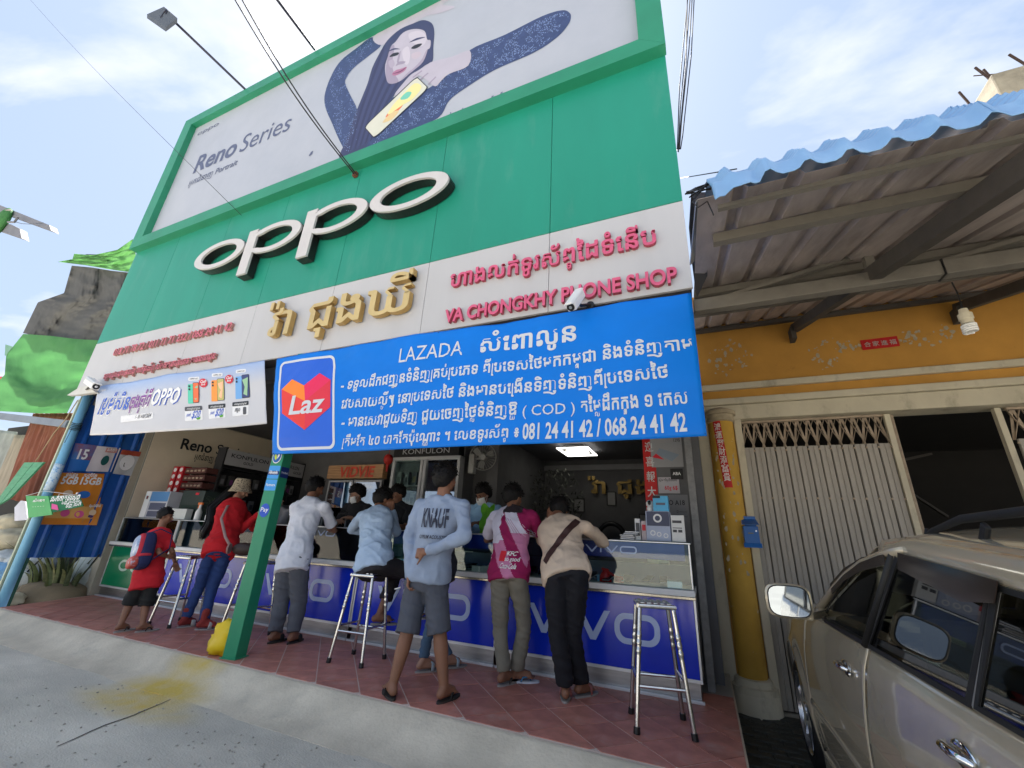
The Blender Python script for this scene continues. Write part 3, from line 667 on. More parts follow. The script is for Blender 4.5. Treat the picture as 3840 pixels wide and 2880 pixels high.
obrr(350, 1010, 760, 1088, 8, LG, 'date_box'); obt('25 វិច្ឆិកា 2023 - 01 មករា 2024', 380, 1060, 728, 1032, 34, PG, .01, lift=.006)
PHN = [((1165, 1290), (620, 870), ('mint', (90, 200, 170)), ('orange', (235, 110, 60))), ((1430, 1580), (570, 840), ('amber', (240, 150, 60)), ('khaki', (190, 180, 110))), ((1710, 1885), (525, 810), ('sky', (110, 165, 220)), ('indigo', (50, 60, 110)))]
for (xa, xb), (ya, yb), ca, cb_ in PHN:
    xm = xa+(xb-xa)*.45; f1, f2 = flat('phone_'+ca[0], sr(*ca[1])), flat('phone_'+cb_[0], sr(*cb_[1]))
    obrr(xa, ya+20, xm+10, yb, 12, f1, 'phone_print', .004); obrr(xm, ya, xb, yb-10, 12, PK, 'phone_print', .005); obrr(xm+5, ya+6, xb-5, yb-16, 10, f2, 'phone_print', .0065)
    obpoly([(xm+12, ya+60), (xb-12, ya+30), (xb-20, (ya+yb)/2), (xb-30, yb-40), (xm+20, yb-60), (xm+40, (ya+yb)/2)], flat('phone_swirl_'+ca[0], sr(min(255, ca[1][0]+40), 190, 150)), 'phone_print', .008)
    for kx, ky in ((xa+20, ya+45), (xa+20, ya+80)): obpoly([(kx+11*cos(t*pi/5), ky+13*sin(t*pi/5)) for t in range(10)], PK, 'camera_print', .008)
    obrr(xa+5, ya-62, xa+130, ya-20, 14, LG, 'price_label', .003); obt('OPPO 5G', xa+20, ya-32, xa+112, ya-40, 14, PG, .01, lift=.006)
    x0 = xa-25; obrr(x0-10, yb+38, x0+185, yb+205, 14, LG, 'offer_box', .003); obrr(x0-10, yb+38, x0+185, yb+88, 10, PK if ca[0] != 'mint' else PG, 'offer_bar', .005)
    obt('ការផ្តល់ជូន', x0+15, yb+74, x0+160, yb+62, 18, WT, .0, lift=.008)
    if ca[0] != 'sky': obt('$20', x0+62, yb+170, x0+150, yb+160, 66, PB, .02, lift=.006); obt('ប្រាក់', x0+8, yb+150, x0+50, yb+147, 26, PB, .03, lift=.006); obpoly([(x0+115, yb+168), (x0+165, yb+150), (x0+160, yb+180), (x0+130, yb+188)], flat('print_leaf', sr(90, 160, 50)), 'gift_print', .0075)
    else: obrr(x0+120, yb+95, x0+160, yb+185, 12, PG, 'bottle_print', .006); obt('កាបូប', x0+20, yb+150, x0+80, yb+145, 36, PG, .03, lift=.006)
for cx, cy, in ((1340, 622), (1640, 575)):
    obpoly([(cx+48*cos(t*pi/12), cy+52*sin(t*pi/12)) for t in range(24)], PR, 'cash_badge', .008); obt('Cash', cx-34, cy+2, cx+34, cy-6, 26, WT, .02, lift=.011); obt('Back', cx-24, cy+30, cx+24, cy+24, 18, WT, .02, lift=.011)
# ------------------------------------------------------------ display counters
GRP_C = 'glass topped display counters in a row'
FYC = 4.27
def vivo(mb, x0, z0, w_, h, Y, d=.003, mi=None):
    "the four letters v i v o, stroke by stroke"
    t = h*.19; u = w_/4.0
    def v_(x):
        a = u*1.05; mb.prism([(x, Y, z0+h), (x+t*1.15, Y, z0+h), (x+a/2, Y, z0+t*1.3), (x+a-t*1.15, Y, z0+h), (x+a, Y, z0+h), (x+a/2+t*.55, Y, z0), (x+a/2-t*.55, Y, z0)], (0, d, 0), mi=mi)
    v_(x0); mb.prism(rrect(x0+u*1.18, z0, x0+u*1.18+t, z0+h*.98, t*.3, Y), (0, d, 0), mi=mi); mb.prism([(x0+u*1.18+t/2+t*.75*cos(k*pi/4), Y, z0+h*1.25+t*.75*sin(k*pi/4)) for k in range(8)], (0, d, 0), mi=mi)
    v_(x0+u*1.55); o = rrect(x0+u*2.72, z0, x0+w_, z0+h, h*.42, Y, 7); i = rrect(x0+u*2.72+t, z0+t, x0+w_-t, z0+h-t, h*.26, Y, 7)
    mb.prism(o, (0, d, 0), [i], mi=mi); return mb
GREENP = mat('oppo_green_print', (.004, .19, .08), .2, var=.08, bump=.02, bs=4)
def counter(x0, x1, label, green=False):
    t = thing('display_counter', label, 'display counter', ((x0+x1)/2, 4.55, 0), GRP_C)
    a, b = x0+.006, x1-.006
    m = MB(); m.box((a, 4.29, .135), (b, 4.85, .74)); m.build('cabinet', mat('cabinet_grey', (.35, .35, .37), .5), t)
    m = MB(); m.box((a+.02, 4.30, .0), (b-.02, 4.83, .133)); m.build('kick_plate', STEEL_D, t, bevel=.003)
    m = MB(); m.box((a, FYC+.005, .135), (b, FYC+.028, .16)); m.box((a, FYC-.012, .0), (b, FYC+.02, .02)); m.build('bottom_rail', ALU, t, bevel=.002)
    fp = MB(); fp.box((a+.02, FYC+.008, .162), (b-.02, FYC+.019, .735)); f = fp.build('front_panel', GREENP if green else BLUEP, t, bevel=.002, seg=1)
    for x in (a, b-.018):
        m = MB(); m.box((x, FYC+.004, .162), (x+.018, FYC+.028, .738)); m.build('corner_trim', ALU, t, bevel=.003)
    m = MB(); m.box((a-.004, FYC-.055, .742), (b+.004, 4.86, .762)); m.build('ledge_board', mat('ledge_steel_edge', (.5, .46, .38), .25, .8, var=.1), t, bevel=.002)
    m = MB(); m.box((a-.004, FYC-.062, .764), (b+.004, 4.86, .812)); m.build('ledge', WHITE, t, bevel=.006)
    m = MB(); m.box((a+.02, 4.82, .814), (b-.02, 4.845, 1.18)); m.build('back_board', mat('case_back_board', (.06, .09, .2), .4), t)
    m = MB(); m.box((a+.012, FYC+.02, .814), (b-.012, FYC+.026, 1.18)); m.build('front_glass', GLASS, t)
    for x in (a+.006, b-.012): m = MB(); m.box((x, FYC+.03, .814), (x+.006, 4.81, 1.18)); m.build('end_glass', GLASS, t)
    m = MB(); m.box((a+.004, FYC+.012, 1.192), (b-.004, 4.85, 1.198)); m.build('top_glass', GLASS, t)
    for z in (1.181,):
        m = MB(); m.box((a, FYC+.01, z), (b, FYC+.032, z+.01)); m.build('top_rail', ALU, t, bevel=.002)
    for x in (a, b-.02): m = MB(); m.box((x, FYC+.008, .814), (x+.012, FYC+.034, 1.18)); m.build('upright_trim', ALU, t, bevel=.002)
    m = MB(); m.box((a+.03, 4.40, 1.0), (b-.03, 4.80, 1.005)); m.build('glass_shelf', GLASS, t)
    if green:
        mm = MB(); c = x0+.5
        for k in range(2): mm.prism(ring(c+.32*k, .47, .14, .085, FYC+.005, 28), (0, .003, 0), [ring(c+.32*k, .47, .105, .05, FYC+.005, 28)])
        mm.build('logo', flat('logo_pale_green', (.45, .6, .5)), f)
    else:
        mm = MB(); vivo(mm, x0+.33, .345, 1.2, .24, FYC+.004); mm.build('logo', PALE, f)
        bh = MB(); bh.box((x0+.45, FYC+.028, 1.04), (x1-.06, FYC+.031, 1.176)); o = bh.build('header_strip', mat('navy_header', (.012, .03, .3), .3), t)
        mm = MB(); vivo(mm, x1-.95, 1.075, .48, .065, FYC+.016, .002); mm.build('logo', PALE, o)
    return t
cx = [-.11-1.84*k for k in range(4, -1, -1)]
counter(-9.02, cx[0], 'green fronted display counter at the left end with ring logo', True)
counter(cx[0], cx[1], 'blue display counter behind the boy and the woman in red')
counter(cx[1], cx[2], 'blue display counter in front of the man in white tee')
counter(cx[2], cx[3], 'blue display counter behind the man in grey long sleeves')
counter(cx[3], cx[4], 'blue display counter at right end with stool in front')
m = MB(); m.box((-.109, 4.28, .14), (-.100, 4.84, .74)); 
# things lying in the glass cases: phones and boxes
phone_cols = [(.03, .03, .035), (.5, .5, .52), (.1, .14, .22), (.3, .26, .28), (.12, .25, .3)]
PHM = [mat('case_phone_%s' % 'abcde'[i], c, .2, var=0, bump=0) for i, c in enumerate(phone_cols)]
k = 0
protos = {}
place_words = ['beside the boy', 'near the woman in red', 'below the man in white', 'under the seated man', 'below the grey long sleeved man', 'below the magenta jersey man', 'under the beige jumper person', 'at right end counter']
def near(x):
    return min([(-8.3, 'left of the boy'), (-7, 'behind the boy'), (-6.0, 'beside the woman in red'), (-4.9, 'left of the man in white'), (-4.1, 'under the man in white'), (-3.3, 'under the seated man'), (-2.5, 'behind the grey shirted man'), (-1.9, 'under the magenta jersey man'), (-1.2, 'under the beige jumper person'), (-.5, 'at the right end')], key=lambda q: abs(q[0]-x))[1]
for i in range(96):
    x = -8.7+8.45*(i+.5)/96+random.uniform(-.05, .05); y = 4.37+random.random()*.32; kind = random.choice((0, 1)); c = random.randrange(5)
    if kind == 0:
        if ('p', c) not in protos:
            m = MB(); m.box((-.037, -.078, 0), (.037, .078, .009)); t = thing('phone', 'x', 'phone', (0, 0, 0)); m.build('phone_body', PHM[c], t, bevel=.004)
            m = MB(); m.box((-.033, -.073, .0095), (.033, .073, .0102)); m.build('screen', mat('dark_screen', (.02, .03, .05), .08, var=0, bump=0), t); protos['p', c] = t; o = t
        else: o = dup_tree(protos['p', c])
        o['group'] = 'phones laid out in the glass counters'; nm = ('black', 'silver', 'navy', 'mauve', 'teal')[c]
        o['label'] = '%s phone in glass case %s' % (nm, near(x) + (', front row, ' if y < 4.53 else ', back row, ')+'%s along' % ['first', 'second', 'third', 'fourth', 'fifth', 'sixth', 'seventh', 'eighth', 'ninth', 'tenth', 'eleventh', 'twelfth'][i % 12]); o.location = (x, y, .822+.03); o.rotation_euler = (radians(18), 0, random.uniform(-.4, .4))
    else:
        if ('b', c) not in protos:
            m = MB(); m.box((-.05, -.085, 0), (.05, .085, .045)); t = thing('phone_box', 'x', 'box', (0, 0, 0)); m.build('carton', [mat('box_%s' % 'abcde'[c], [(.8, .8, .8), (.6, .72, .82), (.8, .76, .6), (.25, .5, .8), (.1, .12, .16)][c], .5, var=.05)][0], t, bevel=.002)
            m = MB(); m.box((-.035, -.05, .0455), (.03, .02, .046)); m.build('label_print', PHM[(c+1) % 5], t); protos['b', c] = t; o = t
        else: o = dup_tree(protos['b', c])
        o['group'] = 'small cartons in the glass counters'; nm = ('white', 'pale blue', 'cream', 'blue', 'black')[c]
        o['label'] = '%s carton in glass case %s' % (nm, near(x) + (', front row, ' if y < 4.53 else ', back row, ')+'%s along' % ['first', 'second', 'third', 'fourth', 'fifth', 'sixth', 'seventh', 'eighth', 'ninth', 'tenth', 'eleventh', 'twelfth'][i % 12]); up_ = i % 3 == 0; o.location = (x, 4.6 if up_ else y, 1.006 if up_ else .8135); o.rotation_euler = (0, 0, random.uniform(-.5, .5)); o.scale = (1.25, 1.1, random.choice((1, 1.6, 2.2)) if up_ else 1.2)
        if up_: o['label'] = o['label'].replace('in glass case', 'on glass shelf').replace('front row, ', '').replace('back row, ', '')
# red and white trinkets in the right end case
def solid_thing(name, label, cat, mb, m_, loc=None, **k):
    o = mb.build(name, m_, None, origin=loc, **k); return tagp(o, label, cat)
m = MB(); m.tube([(-.9, 4.42, .815), (-.9, 4.42, .86), (-.89, 4.42, .93)], [.06, .055, .02], 10); m.tube([(-.78, 4.45, .815), (-.78, 4.45, .87)], [.05, .04], 10); m.tube([(-.93, 4.4, .93), (-.78, 4.4, .86)], .012, 6)
solid_thing('red_toy', 'small shiny red ornament in the right end glass case', 'ornament', m, mat('shiny_red', (.5, .01, .015), .2), smooth=True)
# ------------------------------------------------------------ steel bar stools
def stool(label):
    t = thing('bar_stool', label, 'stool', (0, 0, 0), 'tall stainless steel stools at the counters'); H = .755
    m = MB(); s = .125
    m.tube([(-s, -s, H-.012), (s, -s, H-.012), (s, s, H-.012), (-s, s, H-.012), (-s, -s, H-.012)], .016, 8, sq=1); m.build('seat_frame', STEEL, t, smooth=True)
    for i in range(5):
        y = -.092+.046*i; m = MB(); m.box((y-.016, -s+.01, H-.002), (y+.016, s-.01, H+.012)); m.build('seat_slat', STEEL, t, bevel=.005)
    for sx in (-1, 1):
        for sy in (-1, 1):
            top, bot = V(sx*.115, sy*.115, H-.02), V(sx*.18, sy*.18, .0); pts = []; rs = []
            n = 60
            for k in range(n+1):
                u = k/n; pts.append(top.lerp(bot, u)); r = .0155
                if .22 < u < .40: r += .004*(sin((u-.22)/.18*pi*8)**2)
                rs.append(r if u < .96 else .0155)
            m = MB(); m.tube(pts, rs, 8); lg = m.build('leg', STEEL, t, smooth='all')
            d = (bot-top).normalized(); m = MB(); m.tube([bot-d*.04, bot-d*.0], [.021, .022], 8); m.build('rubber_foot', BLACK, lg, smooth=True)
    for z, rr in ((.26, .0),):
        w_ = .115+(.755-z)/.755*.065
        for a, b in (((-w_, -w_, z), (w_, -w_, z)), ((w_, -w_, z+.04), (w_, w_, z+.04)), ((w_, w_, z), (-w_, w_, z)), ((-w_, w_, z+.04), (-w_, -w_, z+.04))):
            m = MB(); m.tube([a, b], .011, 8); m.build('foot_rail', STEEL, t, smooth=True)
    return t
st = stool('steel bar stool under the seated man in pale blue shirt')
SEAT = V(-3.13, 3.72, 0); st.location = (SEAT.x, SEAT.y, 0); st.rotation_euler = (0, 0, radians(5))
o = dup_tree(st, loc=(-.39, 3.64, 0), rotz=radians(14), label='empty steel bar stool at the right end of the counters')
o = dup_tree(st, loc=(-4.83, 3.80, 0), rotz=radians(-4), label='steel bar stool partly hidden behind the green post')
o = dup_tree(st, loc=(-5.93, 3.70, 0), rotz=radians(3), label='steel bar stool between the boy and the woman in red')
# ------------------------------------------------------------ inside the shop
# left wall panel: Reno Series
pn = thing('wall_poster', 'large beige Reno Series poster on the left inner wall', 'poster', (-9.05, 5.2, 1.8))
BEI = mat('beige_poster', (.72, .62, .47), .55, var=.06, bump=.02)
m = MB(); m.box((-9.058, 4.32, .95), (-9.045, 6.7, 3.05)); m.build('poster_sheet', BEI, pn)
m = MB(); m.prism([(-9.04, 5.15, 1.2), (-9.04, 5.25, 1.65), (-9.04, 5.6, 1.88), (-9.04, 6.1, 1.9), (-9.04, 6.5, 1.6), (-9.04, 6.5, 1.0), (-9.04, 5.2, 1.0)], (.004, 0, 0)); m.build('portrait_print', flat('print_ochre', (.3, .18, .06)), pn)
m = MB(); m.prism([(-9.03, 5.5, 1.35), (-9.03, 5.6, 1.7), (-9.03, 5.9, 1.83), (-9.03, 6.3, 1.7), (-9.03, 6.4, 1.2), (-9.03, 6.2, 1.0), (-9.03, 5.6, 1.0)], (.004, 0, 0)); m.build('portrait_print', flat('print_dark_brown', (.06, .03, .015)), pn)
xw = -9.036; ra, rb_, rc = P(675, 1682, X=xw), P(791, 1699, X=xw), P(687, 1644, X=xw); cap_ = rc.z-ra.z; rd = (rb_-ra).normalized()
m = MB(); text(m, 'Reno', ra, width=(rb_-ra).length, cap=cap_, xd=rd, off=.022, res=3); m.build('lettering', PK, pn)
ra, rb_ = P(808, 1702, X=xw), P(935, 1722, X=xw); m = MB(); text(m, 'Series', ra, width=(rb_-ra).length, cap=cap_, xd=(rb_-ra).normalized(), off=0, res=3); m.build('lettering', PK, pn)
ra, rb_ = P(727, 1722, X=xw), P(860, 1741, X=xw); m = MB(); text(m, 'អ្នកជំនាញ Portrait', ra, width=(rb_-ra).length, size=.16, xd=(rb_-ra).normalized(), off=.012, res=2); m.build('lettering', PK, pn)
# shelving with KONFULON headers along the left wall
SHB = mat('black_shelving', (.02, .02, .022), .4); HDR = mat('grey_header_sign', (.4, .4, .42), .5)
def shelf_unit(y0, y1, label):
    t = thing('display_shelf', label, 'shelf', (-8, y0, 0), 'black accessory shelves with grey header signs'); X = -7.9
    for y in (y0, y1-.04): m = MB(); m.box((X-.22, y, 0), (X, y+.04, 2.5)); m.build('side_board', SHB, t)
    m = MB(); m.box((X-.235, y0+.04, .0), (X-.222, y1-.04, 2.45)); m.build('back_board', SHB, t)
    for z in (.6, 1.0, 1.4, 1.8, 2.12): m = MB(); m.box((X-.215, y0+.045, z), (X-.01, y1-.045, z+.02)); m.build('shelf_board', SHB, t)
    m = MB(); m.box((X-.02, y0+.03, 2.19), (X+.006, y1-.03, 2.47)); h = m.build('header_sign', HDR, t)
    m = MB(); text(m, 'KONFULON', (X+.01, y0+.12, 2.335), width=(y1-y0)-.28, size=.1, xd=(0, 1, 0), off=.012); m.build('lettering', PK, h)
    m = MB(); text(m, 'GOLD', (X+.01, y0+.38, 2.245), width=.2, size=.07, xd=(0, 1, 0), off=.012); m.build('lettering', PK, h)
    for j, z in enumerate((1.02, 1.42, 1.82)):
        for i in range(5):
            y = y0+.1+i*(y1-y0-.2)/5+.03; c = random.randrange(5); key = ('s', c)
            if key not in protos:
                m = MB(); m.box((-.03, -.045, 0), (.03, .045, .19)); q_ = thing('accessory_pack', 'x', 'package', (0, 0, 0)); m.build('carton', [mat('pack_%s' % 'abcde'[c], [(.12, .12, .12), (.2, .2, .21), (.1, .1, .14), (.3, .3, .3), (.06, .06, .06)][c], .4)][0], q_, bevel=.003)
                m = MB(); m.box((.0305, -.03, .03), (.0315, .03, .12)); m.build('label_print', flat('pack_print_%s' % 'abcde'[c], [(.3, .3, .32), (.05, .05, .06), (.25, .2, .1), (.1, .1, .1), (.2, .05, .2)][c]), q_); protos[key] = q_; o = q_
            else: o = dup_tree(protos[key])
            o.location = (X-.1, y, z); nm = ('charcoal', 'grey', 'dark blue', 'light grey', 'black')[c]
            o['label'] = '%s accessory pack hanging on the %s black shelf, %s row' % (nm, 'nearer' if y0 < 6 else 'farther', ('lower', 'middle', 'upper')[j] + ', %s from the front' % ('first', 'second', 'third', 'fourth', 'fifth')[i]); o['group'] = 'accessory packs on the black shelves'
    return t
shelf_unit(4.95, 6.0, 'black accessory shelf with header sign nearest the beige poster')
shelf_unit(6.3, 6.72, 'x')if 0 else shelf_unit(6.08, 6.74, 'farther black accessory shelf with header sign behind woman in red')
# VIDVIE cabinet
vc = thing('accessory_cabinet', 'dark cabinet with wooden header reading VIDVIE in red', 'cabinet', (-5.95, 6.4, 0))
WOODH = mat('wood_header', (.4, .22, .1), .5, var=.35, vs_=4, stretch=(.6, 1, 10), bump=.05)
m = MB(); m.box((-6.6, 6.25, 0), (-5.27, 6.7, 2.08)); m.build('cabinet_body', SHB, vc)
m = MB(); m.box((-6.6, 6.17, 2.09), (-5.26, 6.3, 2.34)); h = m.build('header_sign', WOODH, vc)
m = MB(); text(m, 'VIDVIE', (-6.3, 6.155, 2.115), width=.84, size=.27, off=.03, shear=.12); m.build('lettering', flat('vidvie_red', sr(190, 60, 35)), h)
for x0, x1 in ((-6.58, -5.97), (-5.94, -5.3)):
    m = MB(); m.box((x0, 6.22, .3), (x0+.03, 6.245, 2.06)); m.box((x1-.03, 6.22, .3), (x1, 6.245, 2.06)); m.box((x0+.031, 6.22, 2.03), (x1-.031, 6.245, 2.06)); f_ = m.build('door_frame', mat('grey_frame', (.35, .35, .36), .4), vc)
    m = MB(); m.box((x0+.03, 6.23, .3), (x1-.03, 6.236, 2.03)); m.build('door_glass', glass('mirror_glass', (.5, .6, .7), .45), f_)
# white KONFULON cabinet
kc = thing('glass_cabinet', 'tall white framed glass cabinet with black header sign', 'cabinet', (-4.37, 6.4, 0))
WFR = mat('white_cabinet_frame', (.42, .43, .45), .4)
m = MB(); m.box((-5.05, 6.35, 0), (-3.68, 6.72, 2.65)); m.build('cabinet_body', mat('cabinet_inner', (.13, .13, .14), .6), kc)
m = MB(); m.box((-5.07, 6.17, 2.46), (-3.70, 6.34, 2.68)); h = m.build('header_sign', BLACK, kc)
m = MB(); text(m, 'KONFULON', (-4.86, 6.155, 2.505), width=.98, size=.13, off=.004); m.build('lettering', flat('silver_print', (.4, .4, .42)), h)
for x in (-5.08, -4.47, -4.40, -3.72): m = MB(); m.box((x, 6.18, .2), (x+.055, 6.34, 2.40)); m.build('frame_post', WFR, kc, bevel=.004)
for z in (2.402, .2): m = MB(); m.box((-5.08, 6.175, z), (-3.665, 6.34, z+.055)); m.build('frame_rail', WFR, kc, bevel=.004)
for x0, x1 in ((-5.02, -4.475), (-4.34, -3.725)): m = MB(); m.box((x0, 6.22, .26), (x1, 6.226, 2.4)); m.build('door_glass', GLASS if x0 < -5 else glass('mirror_glass'), kc)
for j, z in enumerate((1.3, 1.62, 1.98)):
    m = MB(); m.box((-5.02, 6.24, z-.02), (-4.48, 6.345, z-.01)); m.build('shelf_board', WFR, kc)
    for i in range(3):
        o = dup_tree(protos[random.choice([q_ for q_ in protos if q_[0] == 's'])]); o.location = (-4.94+i*.17, 6.27, z); o.rotation_euler = (0, 0, -pi/2); o.scale = (1, 1, 1.15)
        o['label'] = 'packet on %s shelf of the white glass cabinet, %s' % (('lowest', 'middle', 'top')[j], ('left', 'centre', 'right')[i]); o['group'] = 'packets in the white glass cabinet'
# red lantern ornament
m = MB(); m.ball((-5.16, 6.15, 2.42), (.085, .085, .1), 12, 8); m.tube([(-5.16, 6.15, 2.52), (-5.16, 6.15, 2.8)], .004, 5); m.tube([(-5.16, 6.15, 2.32), (-5.16, 6.15, 2.2)], [.03, .015], 6)
solid_thing('red_ornament', 'red hanging New Year ornament beside the white cabinet', 'ornament', m, mat('red_ornament_cloth', (.45, .02, .015), .6), smooth=True)
# wall fan
fan = thing('wall_fan', 'pale wall mounted fan with round cage inside the shop', 'fan', (-3.25, 6.3, 2.4))
FANM = mat('fan_grey', (.28, .28, .27), .45)
fc = V(-3.22, 6.15, 2.41); m = MB(); Rf = Matrix.Rotation(radians(25), 3, 'Z') @ Matrix.Rotation(radians(12), 3, 'X')
for k in range(26):
    a = 2*pi*k/26; m.tube([fc + Rf @ V(.04*cos(a), -.05, .04*sin(a)), fc + Rf @ V(.17*cos(a), -.055, .17*sin(a)), fc + Rf @ V(.215*cos(a), -.0, .215*sin(a)), fc + Rf @ V(.17*cos(a), .07, .17*sin(a))], .0022, 4)
m.tube([fc + Rf @ V(.216*cos(2*pi*k/32), 0, .216*sin(2*pi*k/32)) for k in range(33)], .006, 6); c_ = m.build('cage', FANM, fan); c_['kind'] = 'stuff'
m = MB(); m.tube([fc + Rf @ V(0, -.06, 0), fc + Rf @ V(0, .04, 0)], .045, 16); m.build('hub', FANM, fan, smooth=True)
for k in range(3):
    a = 2*pi*k/3+.3; m = MB(); m.prism([fc + Rf @ V(r*cos(a+t), -.01+.03*t, r*sin(a+t)) for r, t in ((.045, -.2), (.12, -.35), (.185, -.2), (.195, .3), (.12, .55), (.045, .4))], Rf @ V(0, .004, 0)); m.build('blade', mat('fan_blade', (.18, .18, .17), .4), fan)
m = MB(); m.ball(fc + Rf @ V(0, .12, 0), (.075, .1, .07), 12, 8); m.build('motor', FANM, fan, smooth=True)
m = MB(); m.box((-3.50, 6.18, 2.15), (-3.40, 6.28, 2.47)); m.tube([(-3.44, 6.24, 2.4), fc + Rf @ V(0, .16, -.02)], .025, 8); m.build('wall_arm', FANM, fan, bevel=.01)
# LED ceiling lamp (lit)
LEDW = mat('led_white', (.9, .9, .9), .4, var=0, bump=0, emit=(1, .98, .93), estr=1.3); LEDY = mat('led_warm', (.9, .85, .7), .4, var=0, bump=0, emit=(1, .93, .72), estr=.8)
lamp = thing('ceiling_lamp', 'lit square LED ceiling lamp in the dark back room', 'lamp', (-2.15, 8.1, 2.9))
def lrect(x0, y0, x1, y1, z, mm, nm, hole=None):
    m = MB(); m.prism([(x0, y0, z), (x1, y0, z), (x1, y1, z), (x0, y1, z)], (0, 0, .02), [[(hole[0], hole[1], z), (hole[2], hole[1], z), (hole[2], hole[3], z), (hole[0], hole[3], z)]] if hole else ()); m.build(nm, mm, lamp)
lrect(-2.46, 7.72, -1.84, 8.52, 2.85, LEDW, 'light_ring', (-2.42, 7.77, -1.88, 8.47)); lrect(-2.41, 7.78, -1.89, 8.46, 2.87, BLACK, 'lamp_body')
lrect(-2.36, 8.0, -2.02, 8.4, 2.845, LEDY, 'light_panel'); lrect(-2.1, 7.83, -1.93, 8.2, 2.835, LEDW, 'light_panel', (-2.08, 7.87, -1.97, 8.16)); lrect(-2.3, 7.85, -2.15, 7.97, 2.84, LEDY, 'light_panel')
m = MB(); m.box((-2.35, 7.9, 2.875), (-1.95, 8.35, 2.949)); m.build('mounting_box', WHITE, lamp)
# gold letters on the back room wall
g2 = thing('inner_gold_sign', 'dim gold Khmer letters on the dark back wall', 'sign', (-1.4, 9.45, 2.3))
sign_letters(g2, 'វ៉ា ជុងឃី', -2.25, -.35, 2.2, .42, 9.38, .05, mat('dim_gold', (.22, .15, .05), .3, .8), mat('dim_gold'), .02, 4)  # gold darkened in its base colour to imitate the dim room
for x0, z0, w_, h_ in ((-1.86, 1.95, .2, .3), (-2.6, 1.8, .25, .3), (-1.2, 1.6, .3, .2)):
    t = thing('wall_frame', {-1.86: 'small dark framed certificate under the gold letters', -2.6: 'dark framed picture left of the certificate', -1.2: 'wide dark framed picture right of the certificate'}[x0], 'picture', (x0, 9.45, z0))
    m = MB(); m.prism(rrect(x0, z0, x0+w_, z0+h_, .004, 9.46), (0, .03, 0), [rrect(x0+.02, z0+.02, x0+w_-.02, z0+h_-.02, .004, 9.46)]); m.build('frame', BLACK, t)
    m = MB(); m.box((x0+.02, 9.475, z0+.02), (x0+w_-.02, 9.48, z0+h_-.02)); m.build('sheet', mat('frame_sheet', (.25, .25, .25), .5), t)
# round mirror and car of the back room: tyre shaped hoop
m = MB(); m.tube([(-1.75+.26*cos(2*pi*k/32), 9.3, 1.32+.26*sin(2*pi*k/32)) for k in range(33)], .05, 8); solid_thing('black_hoop', 'black round hoop leaning on the back wall', 'tyre', m, BLACK, smooth='all')
# ornamental tree in the back room
tr = thing('ornamental_tree', 'dark bare ornamental tree in the back room', 'tree', (-2.8, 8.6, 0)); LFm = mat('dim_leaves', (.035, .04, .03), .6)
m = MB(); m.tube([(-2.8, 8.6, 0), (-2.78, 8.6, 1.4), (-2.7, 8.6, 2.0)], [.05, .03, .02], 8); m.build('trunk', mat('dark_bark', (.05, .035, .025), .9), tr)
m = MB()
for k in range(420):
    a, r, z = random.uniform(0, 2*pi), random.random()**.6*.6, random.uniform(1.3, 2.6); c = V(-2.75+r*cos(a), 8.6+r*sin(a)*.6, z); d = V(random.gauss(0, 1), random.gauss(0, 1), random.gauss(0, 1)).normalized()*.05; e = d.orthogonal().normalized()*.018
    m.add([c-d, c+e, c+d, c-e], [(0, 1, 2, 3)])
o = m.build('crown', LFm, tr); o['kind'] = 'stuff'
# ---- counter top clutter, left end
def carton(x0, y0, z0, x1, y1, z1, name, label, m_, prints=(), cat='box', rot=0):
    t = thing(name, label, cat, ((x0+x1)/2, (y0+y1)/2, z0)); R = Matrix.Rotation(rot, 3, 'Z'); c = ((x0+x1)/2, (y0+y1)/2, z0)
    m = MB(); m.box((x0, y0, z0), (x1, y1, z1), R=R, c=c); m.build('carton', m_, t, bevel=.003)
    for u0, v0, u1, v1, pm in prints:
        m = MB(); X0, X1, Z0, Z1 = x0+(x1-x0)*u0, x0+(x1-x0)*u1, z0+(z1-z0)*v0, z0+(z1-z0)*v1
        m.box((X0, y0-.003, Z0), (X1, y0-.0012, Z1), R=R, c=c); m.build('printed_panel', pm, t)
    return t
GRYP = flat('print_grey_blue', sr(90, 95, 115)); SKYP = flat('print_sky_box', sr(90, 140, 190)); DKG = flat('print_dark_green', sr(20, 45, 35))
carton(-8.72, 4.35, 1.2, -8.05, 4.6, 1.63, 'boxed_appliance', 'large grey and blue printed carton on left counter', mat('carton_grey', (.5, .5, .54), .6), ((.0, 0, .22, 1, WT), (.24, .62, .98, .98, SKYP), (.3, .3, .95, .56, GRYP), (.3, .05, .95, .26, GRYP), (.05, .7, .14, .82, PR)))
carton(-7.98, 4.5, 1.2, -7.4, 4.75, 1.66, 'boxed_appliance', 'dark green black carton right of the grey carton', mat('carton_dark', (.03, .045, .04), .5), ((.1, .2, .9, .5, DKG), (.6, .85, .75, .93, PR)))
carton(-7.95, 4.36, 1.2, -7.5, 4.46, 1.36, 'boxed_appliance', 'low pale box in front of the dark carton', mat('carton_pale', (.6, .62, .6), .6), ((.0, 0, .12, 1, flat('print_cyan', sr(60, 160, 200))),))
rk = thing('red_product_rack', 'red and dark stacked rack of accessories on left counter', 'rack', (-8.7, 4.9, 1.2)); REDR = mat('red_rack', (.5, .02, .03), .5)
for x in (-8.88, -8.70): m = MB(); m.box((x, 4.72, 1.2), (x+.13, 4.85, 2.12)); m.build('side_panel', REDR, rk); 
for x in (-8.88, -8.70):
    for k in range(4): m = MB(); m.prism(ring(x+.065, 1.7+k*.12, .045, .04, 4.717, 12), (0, .002, 0)); m.build('logo_print', WT, rk)
